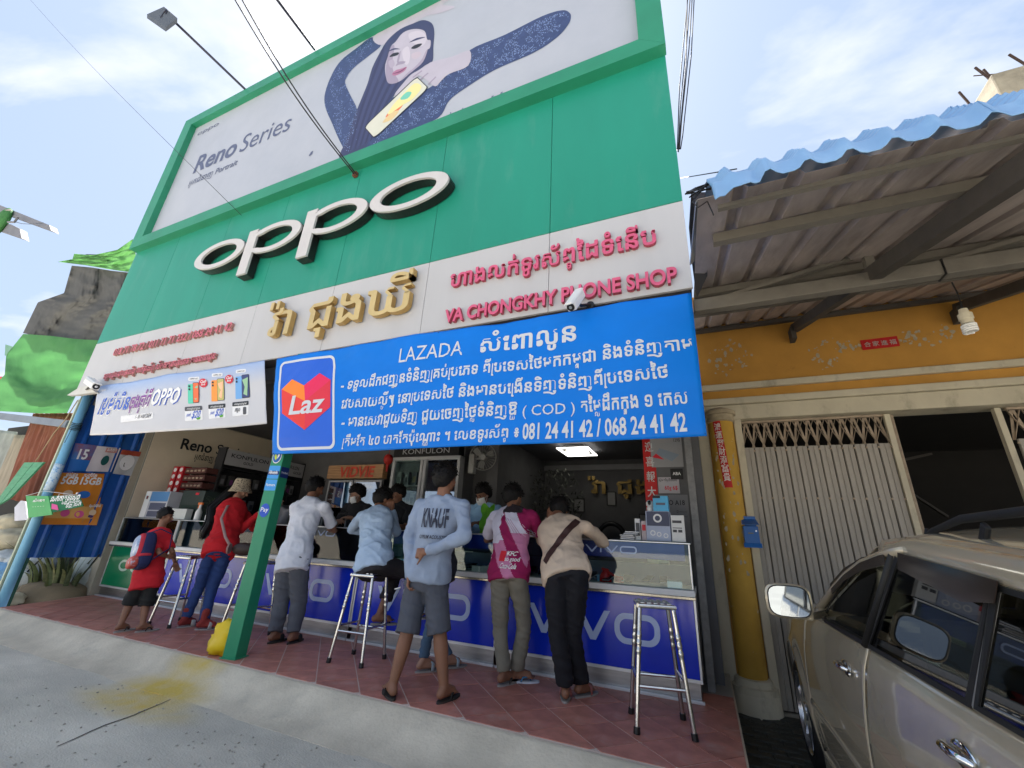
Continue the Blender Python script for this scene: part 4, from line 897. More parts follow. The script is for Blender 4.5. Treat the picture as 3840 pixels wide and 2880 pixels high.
for k in range(4):
    m = MB(); m.box((-8.55, 4.74, 1.6+k*.13), (-7.95, 5.0, 1.70+k*.13)); f_ = m.build('drawer', mat('brown_drawer', (.09, .03, .025), .5), rk, bevel=.003)
    for i in range(5): m = MB(); m.box((-8.48+i*.11, 4.725, 1.63+k*.13), (-8.42+i*.11, 4.739, 1.66+k*.13)); m.build('price_tag', flat('tag_tan', (.4, .3, .22)), f_)
# spray bottle
sb = thing('spray_bottle', 'white spray bottle with orange trigger on the counter', 'bottle', (-7.25, 4.4, 1.2)); 
m = MB(); m.tube([(-7.25, 4.4, 1.2), (-7.25, 4.4, 1.32), (-7.25, 4.4, 1.38), (-7.25, 4.4, 1.43)], [.045, .045, .02, .018], 12); m.build('bottle_body', WHITE, sb, smooth=True)
m = MB(); m.box((-7.31, 4.385, 1.43), (-7.21, 4.415, 1.465)); m.bar((-7.28, 4.4, 1.43), (-7.3, 4.4, 1.38), .015, .02); m.build('trigger', mat('orange_plastic', (.75, .18, .03), .4), sb, bevel=.004)
# potted spider plant
pl = thing('potted_plant', 'leafy spider plant in white pot on the counter', 'plant', (-6.95, 4.5, 1.2)); LEAFM = mat('spider_leaf', (.11, .16, .05), .55, var=.4, vs_=6)
m = MB(); m.box((-7.12, 4.42, 1.2), (-6.78, 4.6, 1.29)); m.build('pot', WHITE, pl, bevel=.02)
leafp = None
for k in range(34):
    a = random.uniform(0, 2*pi); L_ = random.uniform(.18, .34); h = random.uniform(.08, .3); base = V(-6.95+random.uniform(-.12, .12), 4.51, 1.28); m = MB(); vs_ = []; n = 6
    for i in range(n+1):
        u = i/n; p = base + V(cos(a), sin(a), 0)*L_*u + V(0, 0, h*sin(u*2.2)); w_ = V(-sin(a), cos(a), 0)*.009*(1-u*.9); vs_ += [p-w_, p+w_]
    m.add(vs_, [(2*i, 2*i+1, 2*i+3, 2*i+2) for i in range(n)]); m.build('leaf', LEAFM, pl)
carton(-6.72, 4.34, 1.2, -6.63, 4.38, 1.42, 'phone_box', 'upright white narrow box with barcode beside the plant', mat('carton_white', (.7, .7, .7), .5), ((.3, .3, .7, .7, PK),), rot=radians(10))
# clutter in the middle
m = MB(); m.tube([(-3.05, 4.5, 1.2), (-3.05, 4.5, 1.4), (-3.05, 4.5, 1.42), (-3.05, 4.5, 1.47)], [.033, .033, .022, .022], 14); solid_thing('steel_bottle', 'silver metal drinking bottle standing on the counter', 'bottle', m, STEEL, smooth=True)
m = MB(); m.loft([(V(-2.93, 4.46, z), V(r, 0, 0), V(0, r, 0)) for z, r in ((1.2, .07), (1.23, .1), (1.27, .075), (1.29, .085), (1.33, .06), (1.36, .05), (1.4, .02))], 18); solid_thing('red_gold_pot', 'lacquered red and gold pot on the counter', 'pot', m, mat('red_lacquer', (.35, .02, .015), .2, .2, col2=(.6, .35, .1), mix2=(9, .5, .6)), smooth=True)
m = MB(); m.ball((-2.16, 4.52, 1.24), (.11, .1, .085), 16, 10); solid_thing('yellow_hat', 'round yellow cap lying on the counter beside the green bag', 'cap', m, mat('yellow_cloth', (.7, .36, .02), .7), smooth='all')
# right end clutter
t = carton(-.50, 4.42, 1.2, -.28, 4.6, 1.47, 'boxed_fan', 'grey blue carton with fan pictures on right counter', mat('carton_lilac', (.42, .47, .62), .5), ((0.05, .5, .98, .98, flat('print_slate', sr(70, 75, 100))),))
for cx_, cz_, r in ((-.39, 1.405, .04), (-.44, 1.27, .025), (-.385, 1.26, .022), (-.325, 1.25, .022)):
    m = MB(); m.prism(ring(cx_, cz_, r, r, 4.4135, 16), (0, .0012, 0), [ring(cx_, cz_, r*.6, r*.6, 4.4135, 16)]); m.build('printed_fan', LG, t)
carton(-.425, 4.44, 1.472, -.285, 4.56, 1.615, 'cable_box', 'bright cyan cable box on top of the fan carton', mat('carton_cyan', (.08, .42, .72), .4), ((.2, .4, .8, .55, GRYP), (.0, .85, .5, 1, PK)))
t = carton(-.27, 4.40, 1.2, -.155, 4.47, 1.435, 'white_box', 'white upright box with small print at the far right', mat('carton_white', (.7, .7, .7)), ((.1, .7, .8, .8, PG), (.1, .35, .4, .45, PG), (.5, .35, .8, .45, PG), (.1, .5, .8, .53, PG)))
cm = thing('indoor_camera', 'small white round indoor camera on the fan carton', 'camera', (-.46, 4.5, 1.472)); m = MB(); m.tube([(-.462, 4.5, 1.472), (-.462, 4.5, 1.51)], [.03, .03], 14); m.ball((-.462, 4.5, 1.545), .036, 14, 10); m.build('camera_body', WHITE, cm, smooth=True)
m = MB(); m.ball((-.462, 4.478, 1.55), (.018, .02, .024), 12, 8); m.build('lens', BLACK, cm, smooth=True)
carton(-.61, 4.46, 1.2, -.56, 4.56, 1.40, 'phone_box', 'slim grey framed box leaning left of fan carton', mat('box_a'), ((.2, .2, .9, .8, PG),))
carton(-.55, 4.46, 1.2, -.505, 4.56, 1.38, 'phone_box', 'slim pinkish white box beside the fan carton', mat('carton_pink', (.6, .5, .52), .5), ((.2, .5, .9, .8, PR),))
m = MB(); 
for k in range(5):
    R = Matrix.Rotation(random.uniform(-.4, .4), 3, 'Z'); x = -.68+.02*k*random.random(); m2 = MB(); m2.box((x-.07, 4.38, 1.2+k*.016), (x+.06, 4.47, 1.213+k*.016), R=R)
    o = m2.build('phone_case', mat('clear_case', (.5, .5, .52), .15, .3), None, bevel=.003); tagp(o, 'clear phone case, %s of the pile at right' % ('lowest', 'second lowest', 'middle', 'second highest', 'topmost')[k], 'phone case', 'pile of clear phone cases')
# posters on the end column
ec = thing('end_column', 'dark column with posters at right end of the shop', 'column', (-.3, 4.95, 0)); m = MB(); m.box((-.5, 4.9, 0), (-.07, 5.05, 3.07)); m.build('column_body', DARKW, ec)
def sheet(name, label, cat, x0, z0, x1, z1, Y, m_, txts=(), tilt=0):
    t = thing(name, label, cat, ((x0+x1)/2, Y, z0)); m = MB(); R = Matrix.Rotation(tilt, 3, 'Y'); c = ((x0+x1)/2, Y, (z0+z1)/2)
    m.box((x0, Y, z0), (x1, Y+.004, z1), R=R, c=c); m.build('sheet', m_, t)
    for s, u, v, w_, sz, tm in txts:
        m = MB(); o_ = V(x0+(x1-x0)*u, Y-.003, z0+(z1-z0)*v); text(m, s, o_, width=(x1-x0)*w_, size=sz, off=.015, res=2); m.build('lettering', tm, t)
    return t
REDP = mat('red_paper', (.5, .012, .012), .6, var=.15)
t = sheet('red_couplet', 'vertical red couplet with silver characters inside the shop', 'couplet', -.54, 1.4, -.41, 2.5, 4.89, REDP)
for k, ch in enumerate('恭迎喜報大吉'): m = MB(); text(m, ch, (-.515, 4.884, 2.32-k*.165), width=.09, size=.12, off=.01, res=2); m.build('character', flat('print_silver', (.55, .55, .55)), t)
GP = mat('grey_poster', (.3, .3, .31), .5)
t = sheet('phone_poster', 'grey poster of a tablet phone high on end column', 'poster', -.455, 1.97, -.125, 2.5, 4.885, GP, (('129$', .75, .52, .2, .05, PG),))
m = MB(); m.prism([(-.40, 4.88, 2.12), (-.36, 4.88, 2.18), (-.16, 4.88, 2.1), (-.24, 4.88, 2.03)], (0, .002, 0)); m.build('tablet_print', flat('print_steel', (.22, .27, .33)), t)
m = MB(); m.prism([(-.44, 4.879, 2.08), (-.40, 4.879, 2.12), (-.32, 4.879, 2.05)], (0, .002, 0)); m.build('flash_print', PR, t)
t = sheet('payment_sign', 'small black ABA payment sign on the end column', 'sign', -.265, 1.835, -.14, 1.95, 4.875, BLACK, (('ABA', .17, .4, .66, .045, WT),))
sheet('price_sheet', 'pale price sheet below the ABA sign', 'poster', -.40, 1.69, -.185, 1.86, 4.878, mat('lilac_sheet', (.42, .4, .43), .5), (('60g 6$', .3, .22, .6, .06, PR), ('ស៊ុមតម្លៃពិសេស', .05, .75, .85, .035, PG)))
sheet('phone_poster', 'grey poster reading OPPO A18 on end column', 'poster', -.445, 1.2, -.115, 1.675, 4.872, mat('grey_poster_dark', (.2, .2, .21), .5), (('OPPO A18', .1, .78, .8, .07, PK), ('□ ————', .64, .62, .3, .03, PK), ('□ ————', .64, .52, .3, .03, PK)))
gp = thing('gate_channel', 'worn grey steel gate channel at right edge of shop', 'channel', (-.07, 4.7, 0)); m = MB(); m.box((-.095, 4.66, 0), (-.03, 4.80, 3.06)); m.build('channel', mat('worn_grey_steel', (.2, .2, .2), .6, .3, var=.3, vs_=12), gp, bevel=.004)
# ------------------------------------------------------------ yellow shop house at right
def G3(x, y): return (2560+x*.57866, 350+y*.57866)
def G6(x, y): return (2560+x*.57866, 960+y*.57866)
OCHRE = mat('ochre_wall_paint', (.5, .25, .045), .8, var=.18, vs_=1.6, bump=.2, bs=14, col2=(.22, .1, .03), mix2=(5, .62, .9))
CREAMW = mat('cream_plaster', (.55, .5, .38), .85, var=.15, vs_=2, bump=.35, bs=18, col2=(.25, .22, .16), mix2=(6, .55, .85), stretch=(1, 1, .5))
YEL = mat('yellow_pillar_paint', (.5, .29, .04), .75, var=.15, vs_=3, bump=.3, bs=10, col2=(.55, .5, .38), mix2=(6.5, .66, .7))
GATE = mat('grey_gate_steel', (.36, .33, .29), .55, .25, var=.2, vs_=5, bump=.1, stretch=(1, 1, .2))
RUSTG = mat('lattice_steel', (.4, .32, .24), .6, .3, var=.3, vs_=9)
yh = thing('shop_house', 'ochre painted shop house with cream cornices and folding gate', 'house', (2, 5.45, -.28)); YW = 5.45
m = MB(); m.box((.06, YW, 3.062), (9, YW+.25, 4.35)); m.build('upper_wall', OCHRE, yh)
m = MB(); m.box((.06, YW-.05, 2.98), (9, YW+.2, 3.058)); m.build('cornice', CREAMW, yh, bevel=.012)
m = MB(); m.box((.06, YW-.012, 2.874), (9, YW+.2, 2.977)); m.build('ochre_band', OCHRE, yh)
m = MB(); m.box((.06, YW-.06, 2.79), (9, YW+.2, 2.87)); m.build('cornice', CREAMW, yh, bevel=.012)
m = MB(); m.box((.06, YW-.025, 2.61), (9, YW+.25, 2.787)); m.build('lintel', CREAMW, yh, bevel=.008)
m = MB(); m.box((.055, YW-.02, -.28), (.17, YW+.2, 2.607)); m.build('jamb', CREAMW, yh, bevel=.008)
m = MB(); m.box((.45, YW-.03, -.28), (.528, YW+.25, 2.607)); m.build('jamb', CREAMW, yh, bevel=.008)
m = MB(); m.box((.172, YW-.0, -.28), (.448, YW+.2, 2.607)); m.build('wall_behind_pillar', OCHRE, yh)
pil = thing('round_pillar', 'round yellow pillar with moulded foot and flaking paint', 'pillar', (.31, 5.42, -.28))
m = MB(); m.tube([(.31, 5.40, z) for z in (-.1, .6, 1.3, 2.0, 2.56)], .128, 28); m.build('shaft', YEL, pil, smooth=True)
m = MB(); m.tube([(.31, 5.40, z) for z in (2.56, 2.57, 2.60, 2.605, 2.64, 2.65, 2.69, 2.72, 2.74)], [.135, .15, .15, .14, .15, .17, .17, .12, .07], 28); m.build('capital', mat('weathered_capital', (.36, .3, .2), .85, var=.3, vs_=7, bump=.4), pil, smooth=True)
m = MB(); m.tube([(.31, 5.40, z) for z in (-.28, -.12, -.11, -.06, -.05, -.03, .0, .01)], [.22, .21, .2, .2, .17, .17, .16, .13], 28); m.build('foot', [CREAMW], pil, smooth=True)
# couplet on the pillar, follows the round shaft
def cyl(p, r=.1295): 
    a = (p.x-.31)/r; a = max(-1.45, min(1.45, a)); return Vector((.31+r*sin(a), 5.40-r*cos(a), p.z))
cp = thing('red_couplet', 'weathered vertical red couplet with white characters on yellow pillar', 'couplet', (.26, 5.28, 1.8))
m = MB(); m.grid(lambda u, v: cyl(V(.215+.085*u+.045*(1-v), 0, 1.80+.76*v), .13), 8, 20); m.build('paper', REDP, cp)
for k, ch in enumerate('鴻運聚財添富貴'):
    m = MB(); z = 2.455-k*.096; text(m, ch, (.222+.045*(1-(z-1.8)/.76), 0, z), width=.07, size=.095, off=.012, res=2, warp=lambda p: cyl(p, .132)); m.build('character', flat('character_white', (.7, .68, .66)), cp)
wsn = thing('red_blessing_sign', 'small red paper with four characters on ochre wall', 'sign', (2, 5.44, 3.3))
m = MB(); m.box((1.835, YW-.006, 3.33), (2.165, YW-.001, 3.452), R=Matrix.Rotation(radians(-1), 3, 'Y')); m.build('paper', REDP, wsn)
for k, ch in enumerate('合家進福'): m = MB(); text(m, ch, (1.86+k*.075, YW-.009, 3.365), width=.06, size=.065, off=.008, res=2); m.build('character', flat('character_grey', (.4, .36, .34)), wsn)
# flaked paint patches: thin ragged chips of bare plaster
PLA = mat('bare_plaster', (.4, .34, .24), .9, var=.2, vs_=20)
random.seed(11); fl = MB()
for cx_, cz_, sx_, sz_, n in ((.52, 3.42, .2, .25, 46), (1.5, 3.35, .16, .2, 34), (2.45, 3.42, .2, .12, 26), (1.72, 3.4, .1, .06, 14), (2.28, 3.4, .08, .05, 12)):
    for k in range(n):
        a = random.uniform(0, 2*pi); r = .75+random.gauss(0, .22); x, z = cx_+cos(a)*sx_*r, cz_+sin(a)*sz_*r; s = random.uniform(.006, .024); e = random.uniform(.4, 1.8)
        fl.prism([(x+s*cos(t*2*pi/7)*random.uniform(.5, 1.2), YW-.0025-.00005*k, z+s*e*sin(t*2*pi/7)*random.uniform(.5, 1.2)) for t in range(7)], (0, .002, 0))
o = fl.build('flaked_paint', PLA, yh); o['kind'] = 'stuff'
fl = MB()
for k in range(46):
    z = random.uniform(.9, 2.4); x = random.choice((random.uniform(.2, .23), random.uniform(.32, .42), random.uniform(.24, .4))); s = random.uniform(.004, .018)
    c = cyl(V(x, 0, z), .131); fl.prism([c+V(s*cos(t*2*pi/6)*random.uniform(.5, 1.2), 0, 2*s*sin(t*2*pi/6)*random.uniform(.5, 1.2)) for t in range(6)], (0, .004, 0))
o = fl.build('flaked_paint', PLA, pil); o['kind'] = 'stuff'
# folding gate: slats and lattice
def folding_gate(x0, n, label, dx=.1045):
    t = thing('folding_gate', label, 'gate', (x0, 5.56, -.28)); Yg = 5.55; proto = None
    for i in range(n):
        if proto is None:
            m = MB(); prof = [(0, .012), (.006, 0), (.040, 0), (.044, .006), (.050, .006), (.054, 0), (.060, 0), (.064, .008), (.094, .008), (.100, .018), (.100, .022), (0, .022)]
            vs_ = [(x0+x, Yg-.01+y, z) for z in (-.26, 2.29) for x, y in prof]; k = len(prof); m.add(vs_, [(j, (j+1) % k, k+(j+1) % k, k+j) for j in range(k)] + [tuple(range(k)), tuple(range(2*k-1, k-1, -1))])
            proto = m.build('slat', GATE, t); o = proto
        else: o = dup_tree(proto, parent=t); o.location = (i*dx, random.uniform(-.004, .004), 0)
    for i in range(n+1):
        for z in (2.25, 1.72):
            m = MB(); m.tube([(x0+i*dx-.003, Yg-.016, z), (x0+i*dx-.003, Yg-.003, z)], .011, 8); m.build('rivet', RUSTG, t)
    lat = None
    for i in range(n):
        for s in (0, 1):
            m = MB(); xa, xb = (x0+(i-.1)*dx, x0+(i+1.05)*dx) if s else (x0+(i+1.05)*dx, x0+(i-.1)*dx)
            m.bar((xa, Yg+.004*s+.008, 2.285), (xb, Yg+.004*s+.008, 2.62), .004, .022, up=(0, 1, 0)) ; m.bar((xa, Yg+.02+.004*s, 2.285), ((xa+xb)/2, Yg+.02+.004*s, 2.62), .022, .003, up=(0, 1, 0)); m.build('lattice_bar', RUSTG, t)
    m = MB(); m.box((x0+n*dx, Yg-.03, -.26), (x0+n*dx+.05, Yg+.03, 2.6)); m.build('end_channel', CREAMW, t, bevel=.004)
    for k in (0.03, .07): m = MB(); m.tube([(x0+n*dx+.06+k*.3, Yg+.02, -.26), (x0+n*dx+.06+k*.3, Yg+.02, 2.6)], .01, 6); m.build('end_rod', RUSTG, t)
    m = MB(); m.box((x0, Yg-.012, 2.583), (x0+n*dx, Yg+.03, 2.605)); m.build('top_track', RUSTG, t)
folding_gate(.535, 13, 'closed grey folding gate leaf beside the yellow pillar')
folding_gate(2.86, 9, 'grey folding gate leaf at the right edge behind the car')
m = MB(); m.box((2.76, 5.52, -.26), (2.81, 5.58, 2.6)); 
m.build('gate_post', CREAMW, yh, bevel=.004)
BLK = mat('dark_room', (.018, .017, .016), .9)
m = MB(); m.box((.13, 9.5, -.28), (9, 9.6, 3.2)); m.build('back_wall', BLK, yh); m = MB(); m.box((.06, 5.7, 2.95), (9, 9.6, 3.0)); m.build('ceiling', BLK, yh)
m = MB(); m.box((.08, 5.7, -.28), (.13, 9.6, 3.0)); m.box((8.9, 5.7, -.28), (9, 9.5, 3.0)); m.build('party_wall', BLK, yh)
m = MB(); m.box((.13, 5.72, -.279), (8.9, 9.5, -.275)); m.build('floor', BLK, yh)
m = MB(); m.bar((2.2, 7.0, 2.3), (3.0, 7.6, 2.55), .04, .03); m.bar((2.3, 7, 2.1), (2.9, 7.4, 1.7), .03, .03); m.build('inner_rail', mat('dim_rail', (.05, .045, .04), .7), yh)
# letter box
mbx = thing('letter_box', 'small blue metal letter box with open flap on the pillar', 'letter box', (.44, 5.3, 1.2)); BLM = mat('letterbox_blue', (.01, .11, .38), .35, var=.1, col2=(.02, .05, .16), mix2=(8, .6, .8))
x0, x1, y0, y1 = .375, .535, 5.22, 5.33
m = MB(); m.box((x0+.01, y0, 1.19), (x1-.01, y1, 1.40)); m.build('box_body', BLM, mbx, bevel=.004)
m = MB(); m.box((x0-.0, y1-.008, 1.40), (x1-.015, y1, 1.505)); m.build('back_plate', BLM, mbx)
m = MB(); m.prism([(x0, y0-.015, 1.413), (x1, y0-.015, 1.413), (x1-.01, y1-.01, 1.47), (x0+.01, y1-.01, 1.47)], (0, 0, .004)); m.build('lid', BLM, mbx)
m = MB(); m.box((x0+.015, y0-.004, 1.24), (x1-.015, y0-.001, 1.37)); d_ = m.build('door', BLM, mbx); m = MB(); m.box((x1-.04, y0-.009, 1.345), (x1-.028, y0-.0045, 1.36)); m.build('latch', STEEL, d_); m = MB(); m.box((x0+.05, y0-.006, 1.325), (x0+.1, y0-.0045, 1.335)); m.build('label_plate', flat('brass_dull', (.2, .16, .05)), d_)
m = MB(); m.prism([(x0-.002, y0-.012, 1.19), (x1+.002, y0-.012, 1.19), (x1+.002, y0-.001, 1.228), (x0-.002, y0-.001, 1.228)], (0, 0, .006)); m.build('bottom_lip', BLM, mbx)
# ------------------------------------------------------------ the awning
aw = thing('awning', 'rusty corrugated metal awning with blue tile profile eave', 'awning', (2.3, 3.5, 2.6))
UND = mat('awning_underside', (.42, .36, .33), .7, .15, var=.3, vs_=2.2, bump=.15, bs=12, stretch=(3, .5, 1), col2=(.27, .23, .2), mix2=(3, .5, .75))
BEAM = mat('grimy_steel_beam', (.18, .165, .14), .75, .2, var=.15, vs_=6, bump=.2)
BEAMD = mat('dark_rafter', (.08, .07, .06), .8, var=.3)
RA, RB = 2.06, .33
def rz(y): return RA+RB*y
for i in range(9):                                      # sheets 0.62 m wide, each with three ribs
    x0 = .12+i*.62; m = MB(); prof = []
    for k in range(3):
        a = x0+k*.2067; prof += [(a, 0), (a+.135, 0), (a+.15, .028), (a+.185, .028), (a+.2, 0)]
    prof[-1] = (x0+.628, .0); up = .006*(i % 2)
    vs_ = [(x, y, rz(y)+z+up) for y in (1.66, 5.44) for x, z in prof]; k = len(prof); m.add(vs_, [(j, j+1, k+j+1, k+j) for j in range(k-1)]); m.build('roof_sheet', UND, aw, solid=.002)
for y, x0, x1, w_, h_ in ((2.12, .2, 5.6, .045, .055), (3.3, .12, 5.6, .045, .055), (3.36, .12, 5.6, .012, .09), (4.2, .12, 5.6, .04, .05), (5.38, .1, 5.6, .05, .05), (1.72, .2, 5.6, .025, .02)):
    m = MB(); m.bar((x0, y, rz(y)-.045), (x1, y, rz(y)-.045), w_, h_); m.build('purlin', BEAM if y < 5 else BEAMD, aw)
for x in (1.24, 2.72, 4.2):
    m = MB(); m.bar((x, 5.44, rz(5.44)-.16), (x, 1.68, rz(1.68)-.13), .075, .1); m.build('rafter', BEAMD, aw, bevel=.006)
    m = MB(); m.box((x-.07, 5.3, rz(5.3)-.3), (x-.02, 5.445, rz(5.3)-.15)); m.build('bracket', BEAMD, aw)
yb, zb = 3.2, 2.93
m = MB(); m.box((.1, yb-.04, zb-.055), (5.6, yb+.04, zb+.05)); m.build('tie_beam', BEAM, aw, bevel=.006)
a, b = P(*G3(1700, 1160), Y=yb-.045), P(*G3(1740, 1230), Y=yb-.045); m = MB(); m.box((a.x, yb-.046, zb-.06), (b.x, yb+.05, zb+.055)); m.build('beam_clamp', BLACK, aw)
def gx(x, y, Y): return P(*G3(x, y), Y=Y)
m = MB(); m.bar(gx(1190, 1040, 3.2), gx(1240, 1215, 3.2), .05, .05, up=(0, 1, 0)); m.build('king_post', BEAM, aw)
m = MB(); m.bar(gx(1165, 1045, 3.21), gx(285, 1320, 3.21), .03, .035, up=(0, 1, 0)); m.build('truss_strut', BEAM, aw)
m = MB(); m.bar(gx(1300, 1205, 3.21), gx(2350, 900, 3.21), .03, .035, up=(0, 1, 0)); m.build('truss_strut', BEAM, aw)
for k, (a, b) in enumerate((((100, 690), (60, 1100)), ((170, 680), (135, 1040)))):
    m = MB(); p, q_ = gx(*a, 1.9+.15*k), gx(*b, 2.5+.15*k); m.bar(p, q_, .035, .006, up=(0, 1, 0)); m.build('side_flashing', mat('galvanised_flashing', (.4, .41, .42), .4, .5, var=.2), aw)
m = MB(); m.prism([gx(55, 640, 1.9), gx(150, 640, 1.75), gx(160, 1180, 2.9), gx(90, 1330, 3.1), gx(60, 1100, 2.7), gx(40, 870, 2.2)], (0, .004, 0)); m.build('side_sheet', mat('dark_side_sheet', (.045, .045, .05), .7), aw)
m = MB(); m.prism([(.1, 5.2, rz(5.2)+.04), (5.8, 5.2, rz(5.2)+.04), (5.8, 5.46, rz(5.46)+.14), (.1, 5.46, rz(5.46)+.14)], (0, 0, .01)); m.build('sun_leak_cover', BEAMD, aw)  # added cover, unseen from below, stops sun leaking over the ribs at the wall
# blue tile-profile eave: humps and steps
hx_ = [P(*G3(x, y), Y=1.6).x for x, y in ((300, 520), (520, 460), (750, 400), (1040, 330), (1300, 260), (1570, 190), (1880, 110), (2200, 40))]
per = (hx_[-1]-hx_[1])/6.0
BTL = mat('blue_tile_sheet', (.2, .38, .64), .38, var=.12, vs_=3, bump=.05, col2=(.32, .52, .72), mix2=(3, .5, .8))
def hump(x):
    u = ((x-hx_[1])/per+.3) % 1.0; return max(0, sin(pi*(u/.56)))**1.4 if u < .56 else 0
def bt(u, v):
    x = .17+u*5.1; t = v; zt = 2.745+.02*hump(x)-.0*x; steps = sum(.5+.5*math.tanh((t-s)*70) for s in (.14, .27, .40, .53))
    y = 1.70-.11*t-.017*steps-.03*hump(x)*(1-.85*t); z = zt-.235*t+.012*hump(x)*t+.006*max(0, sin((x-hx_[1])/per*2*pi+2.4))*t
    if x < .34: z += -.06*(.34-x)/.17*t; y += .02*sin(x*60)*t
    return Vector((x, y, z+.004*noise.noise(Vector((x*5, t*4, 0)))))
nsh = 6
for k in range(nsh):
    m = MB(); u0, u1 = k/nsh, (k+1)/nsh+.003; m.grid(lambda u, v: bt(u0+(u1-u0)*u, v)+V(0, -.002*(k % 2), 0), 46, 44); o = m.build('eave_tile_sheet', BTL, aw, smooth='all', solid=.003)
m = MB(); m.grid(lambda u, v: V(.17+u*5.1, 1.70+.5*v, 2.745+.02*hump(.17+u*5.1)+.17*v), 150, 1); m.build('top_sheet', BTL, aw, smooth='all')
m = MB()
for k in range(9):
    a = gx(10+random.uniform(0, 60), 640+random.uniform(-10, 60), 1.7); b = gx(150+random.uniform(0, 40), 590+random.uniform(-20, 50), 1.75); m.tube([a, a.lerp(b, .5)+V(0, 0, random.uniform(-.015, .02)), b], .004, 5)
m.tube([gx(60, 700, 1.7), gx(100, 740, 1.7), gx(160, 700, 1.7), gx(200, 790, 1.7)], .003, 5)
o = m.build('frayed_wires', BLACK, aw); o['kind'] = 'stuff'
# spiral bulb hanging from the tie beam
bu = thing('spiral_bulb', 'white spiral energy saving bulb hanging under the awning', 'bulb', (1.6, 3.15, 2.6)); top, sk, tip = gx(1745, 1225, 3.12), gx(1815, 1400, 3.12), gx(1870, 1550, 3.12); ax = (tip-sk).normalized()
m = MB(); m.tube([top, top.lerp(sk, .5)+V(.005, 0, .01), sk], .004, 6); m.build('cord', BLACK, bu)
m = MB(); m.tube([sk, sk+ax*.03, sk+ax*.035, sk+ax*.07, sk+ax*.075, sk+ax*.1], [.02, .024, .034, .034, .028, .03], 14); m.build('lamp_socket', CREAMW, bu, smooth=True)
e1 = ax.orthogonal().normalized(); e2 = ax.cross(e1); m = MB(); s0 = sk+ax*.10; L_ = (tip-s0).length
m.tube([s0+ax*(L_*k/90)+(e1*cos(k*.32)+e2*sin(k*.32))*(.03 if 4 < k < 86 else .015) for k in range(91)], .0065, 6); m.build('spiral_tube', mat('bulb_white', (.8, .8, .78), .25, bump=0), bu, smooth=True)
# unfinished concrete column on the roof
cc = thing('concrete_column', 'unfinished concrete column stub with rusty rebar above awning', 'column', (4.1, 5.8, 4.35)); CCM = mat('raw_concrete', (.36, .32, .24), .9, var=.3, vs_=5, bump=.4)
m = MB(); m.box((3.83, 5.5, 4.3), (4.5, 6.1, 6.86)); m.build('column_body', CCM, cc, bevel=.02)
for x, y, dx in ((3.93, 5.65, -.1), (3.99, 5.72, -.05), (4.25, 5.6, -.12), (3.86, 5.98, -.06)): m = MB(); m.tube([(x, y, 6.8), (x+dx*.4, y, 7.0), (x+dx, y, 7.2)], .014, 6); m.build('rebar', mat('rusty_rebar', (.06, .035, .025), .8), cc)
m = MB(); m.tube([(3.8, 5.68, 7.1), (4.1, 5.66, 6.96)], .007, 5); m.build('tie_wire', mat('rusty_rebar', (0, 0, 0)), cc)

# ------------------------------------------------------------ the parked car
car = thing('parked_car', 'champagne beige car parked nose in at right', 'car', (1.4, 2.8, -.28))
PNT = mat('champagne_paint', (.5, .43, .31), .25, .3, var=.05, vs_=8, bump=0, coat=1)
PNT.node_tree.nodes['Principled BSDF'].inputs['Coat Roughness'].default_value = .04
RUB = mat('black_rubber', (.012, .012, .012), .6, bump=0); CHR = mat('chrome', (.8, .8, .8), .06, 1, var=0, bump=0); TINT = glass('tinted_glass', (.12, .13, .11), .22); CLG = glass('light_glass', (.8, .8, .7), .1)
CABIN = mat('car_cabin', (.03, .03, .028), .8, var=.1)
WC = (4.22, .09); AR = .43; BELT = .80
def sx(z, y):     # side surface X
    t = (z+.05)/(BELT+.05); base = .53+.055*(2*t-1.05)**2+.012*abs(sin(t*pi*1.0))*0
    if t > .9: base += .02*(t-.9)*10*.5
    nose = max(0, y-3.9); base += .10*(nose/1.2)**2.2; base += .03*max(0, 1.0-y)
    d = math.hypot(y-WC[0], z-WC[1]); base -= .022*math.exp(-((d-AR)/.06)**2)
    return base
def seam_f(z): return 3.66+.22*(BELT-z)*.6
def seam_b(z): return 2.44+.20*(BELT-z)*.7
def seam_r(z): return 1.30+.05*(BELT-z)
def side_panel(name, ya, yb_, z0, z1, mm_=PNT, n=40, k=26, top=None):
    m = MB(); vs_ = []; drop = []
    for j in range(k+1):
        for i in range(n+1):
            z = z0+(z1-z0)*j/k; 
            a, b = ya(z), yb_(z); y = a+(b-a)*i/n
            if top and z > top(y): z = top(y)
            d = math.hypot(y-WC[0], z-WC[1]); inn = d < AR
            if inn:
                s = AR/max(d, .01); y, z = WC[0]+(y-WC[0])*s, WC[1]+(z-WC[1])*s
            drop.append(inn); vs_.append(Vector((sx(z, y), y, z)))
    fs = []
    for j in range(k):
        for i in range(n):
            q_ = (j*(n+1)+i, j*(n+1)+i+1, (j+1)*(n+1)+i+1, (j+1)*(n+1)+i)
            if not all(drop[t] for t in q_): fs.append(q_)
    m.add(vs_, fs); return m.build(name, mm_, car, smooth='all', solid=.004)
hood_top = lambda y: .785-.035*(y-3.4)-.055*max(0, y-4.2)**1.5
fen = side_panel('front_fender', lambda z: seam_f(z)+.004, lambda z: 5.05-.25*max(0, z-.5), -.02, .79, top=hood_top)
fd = side_panel('front_door', lambda z: seam_b(z)+.004, lambda z: seam_f(z)-.004, .03, BELT)
rd = side_panel('rear_door', lambda z: seam_r(z)+.004, lambda z: seam_b(z)-.004, .03, BELT)
side_panel('rear_quarter', lambda z: .42, lambda z: seam_r(z)-.004, -.02, BELT)
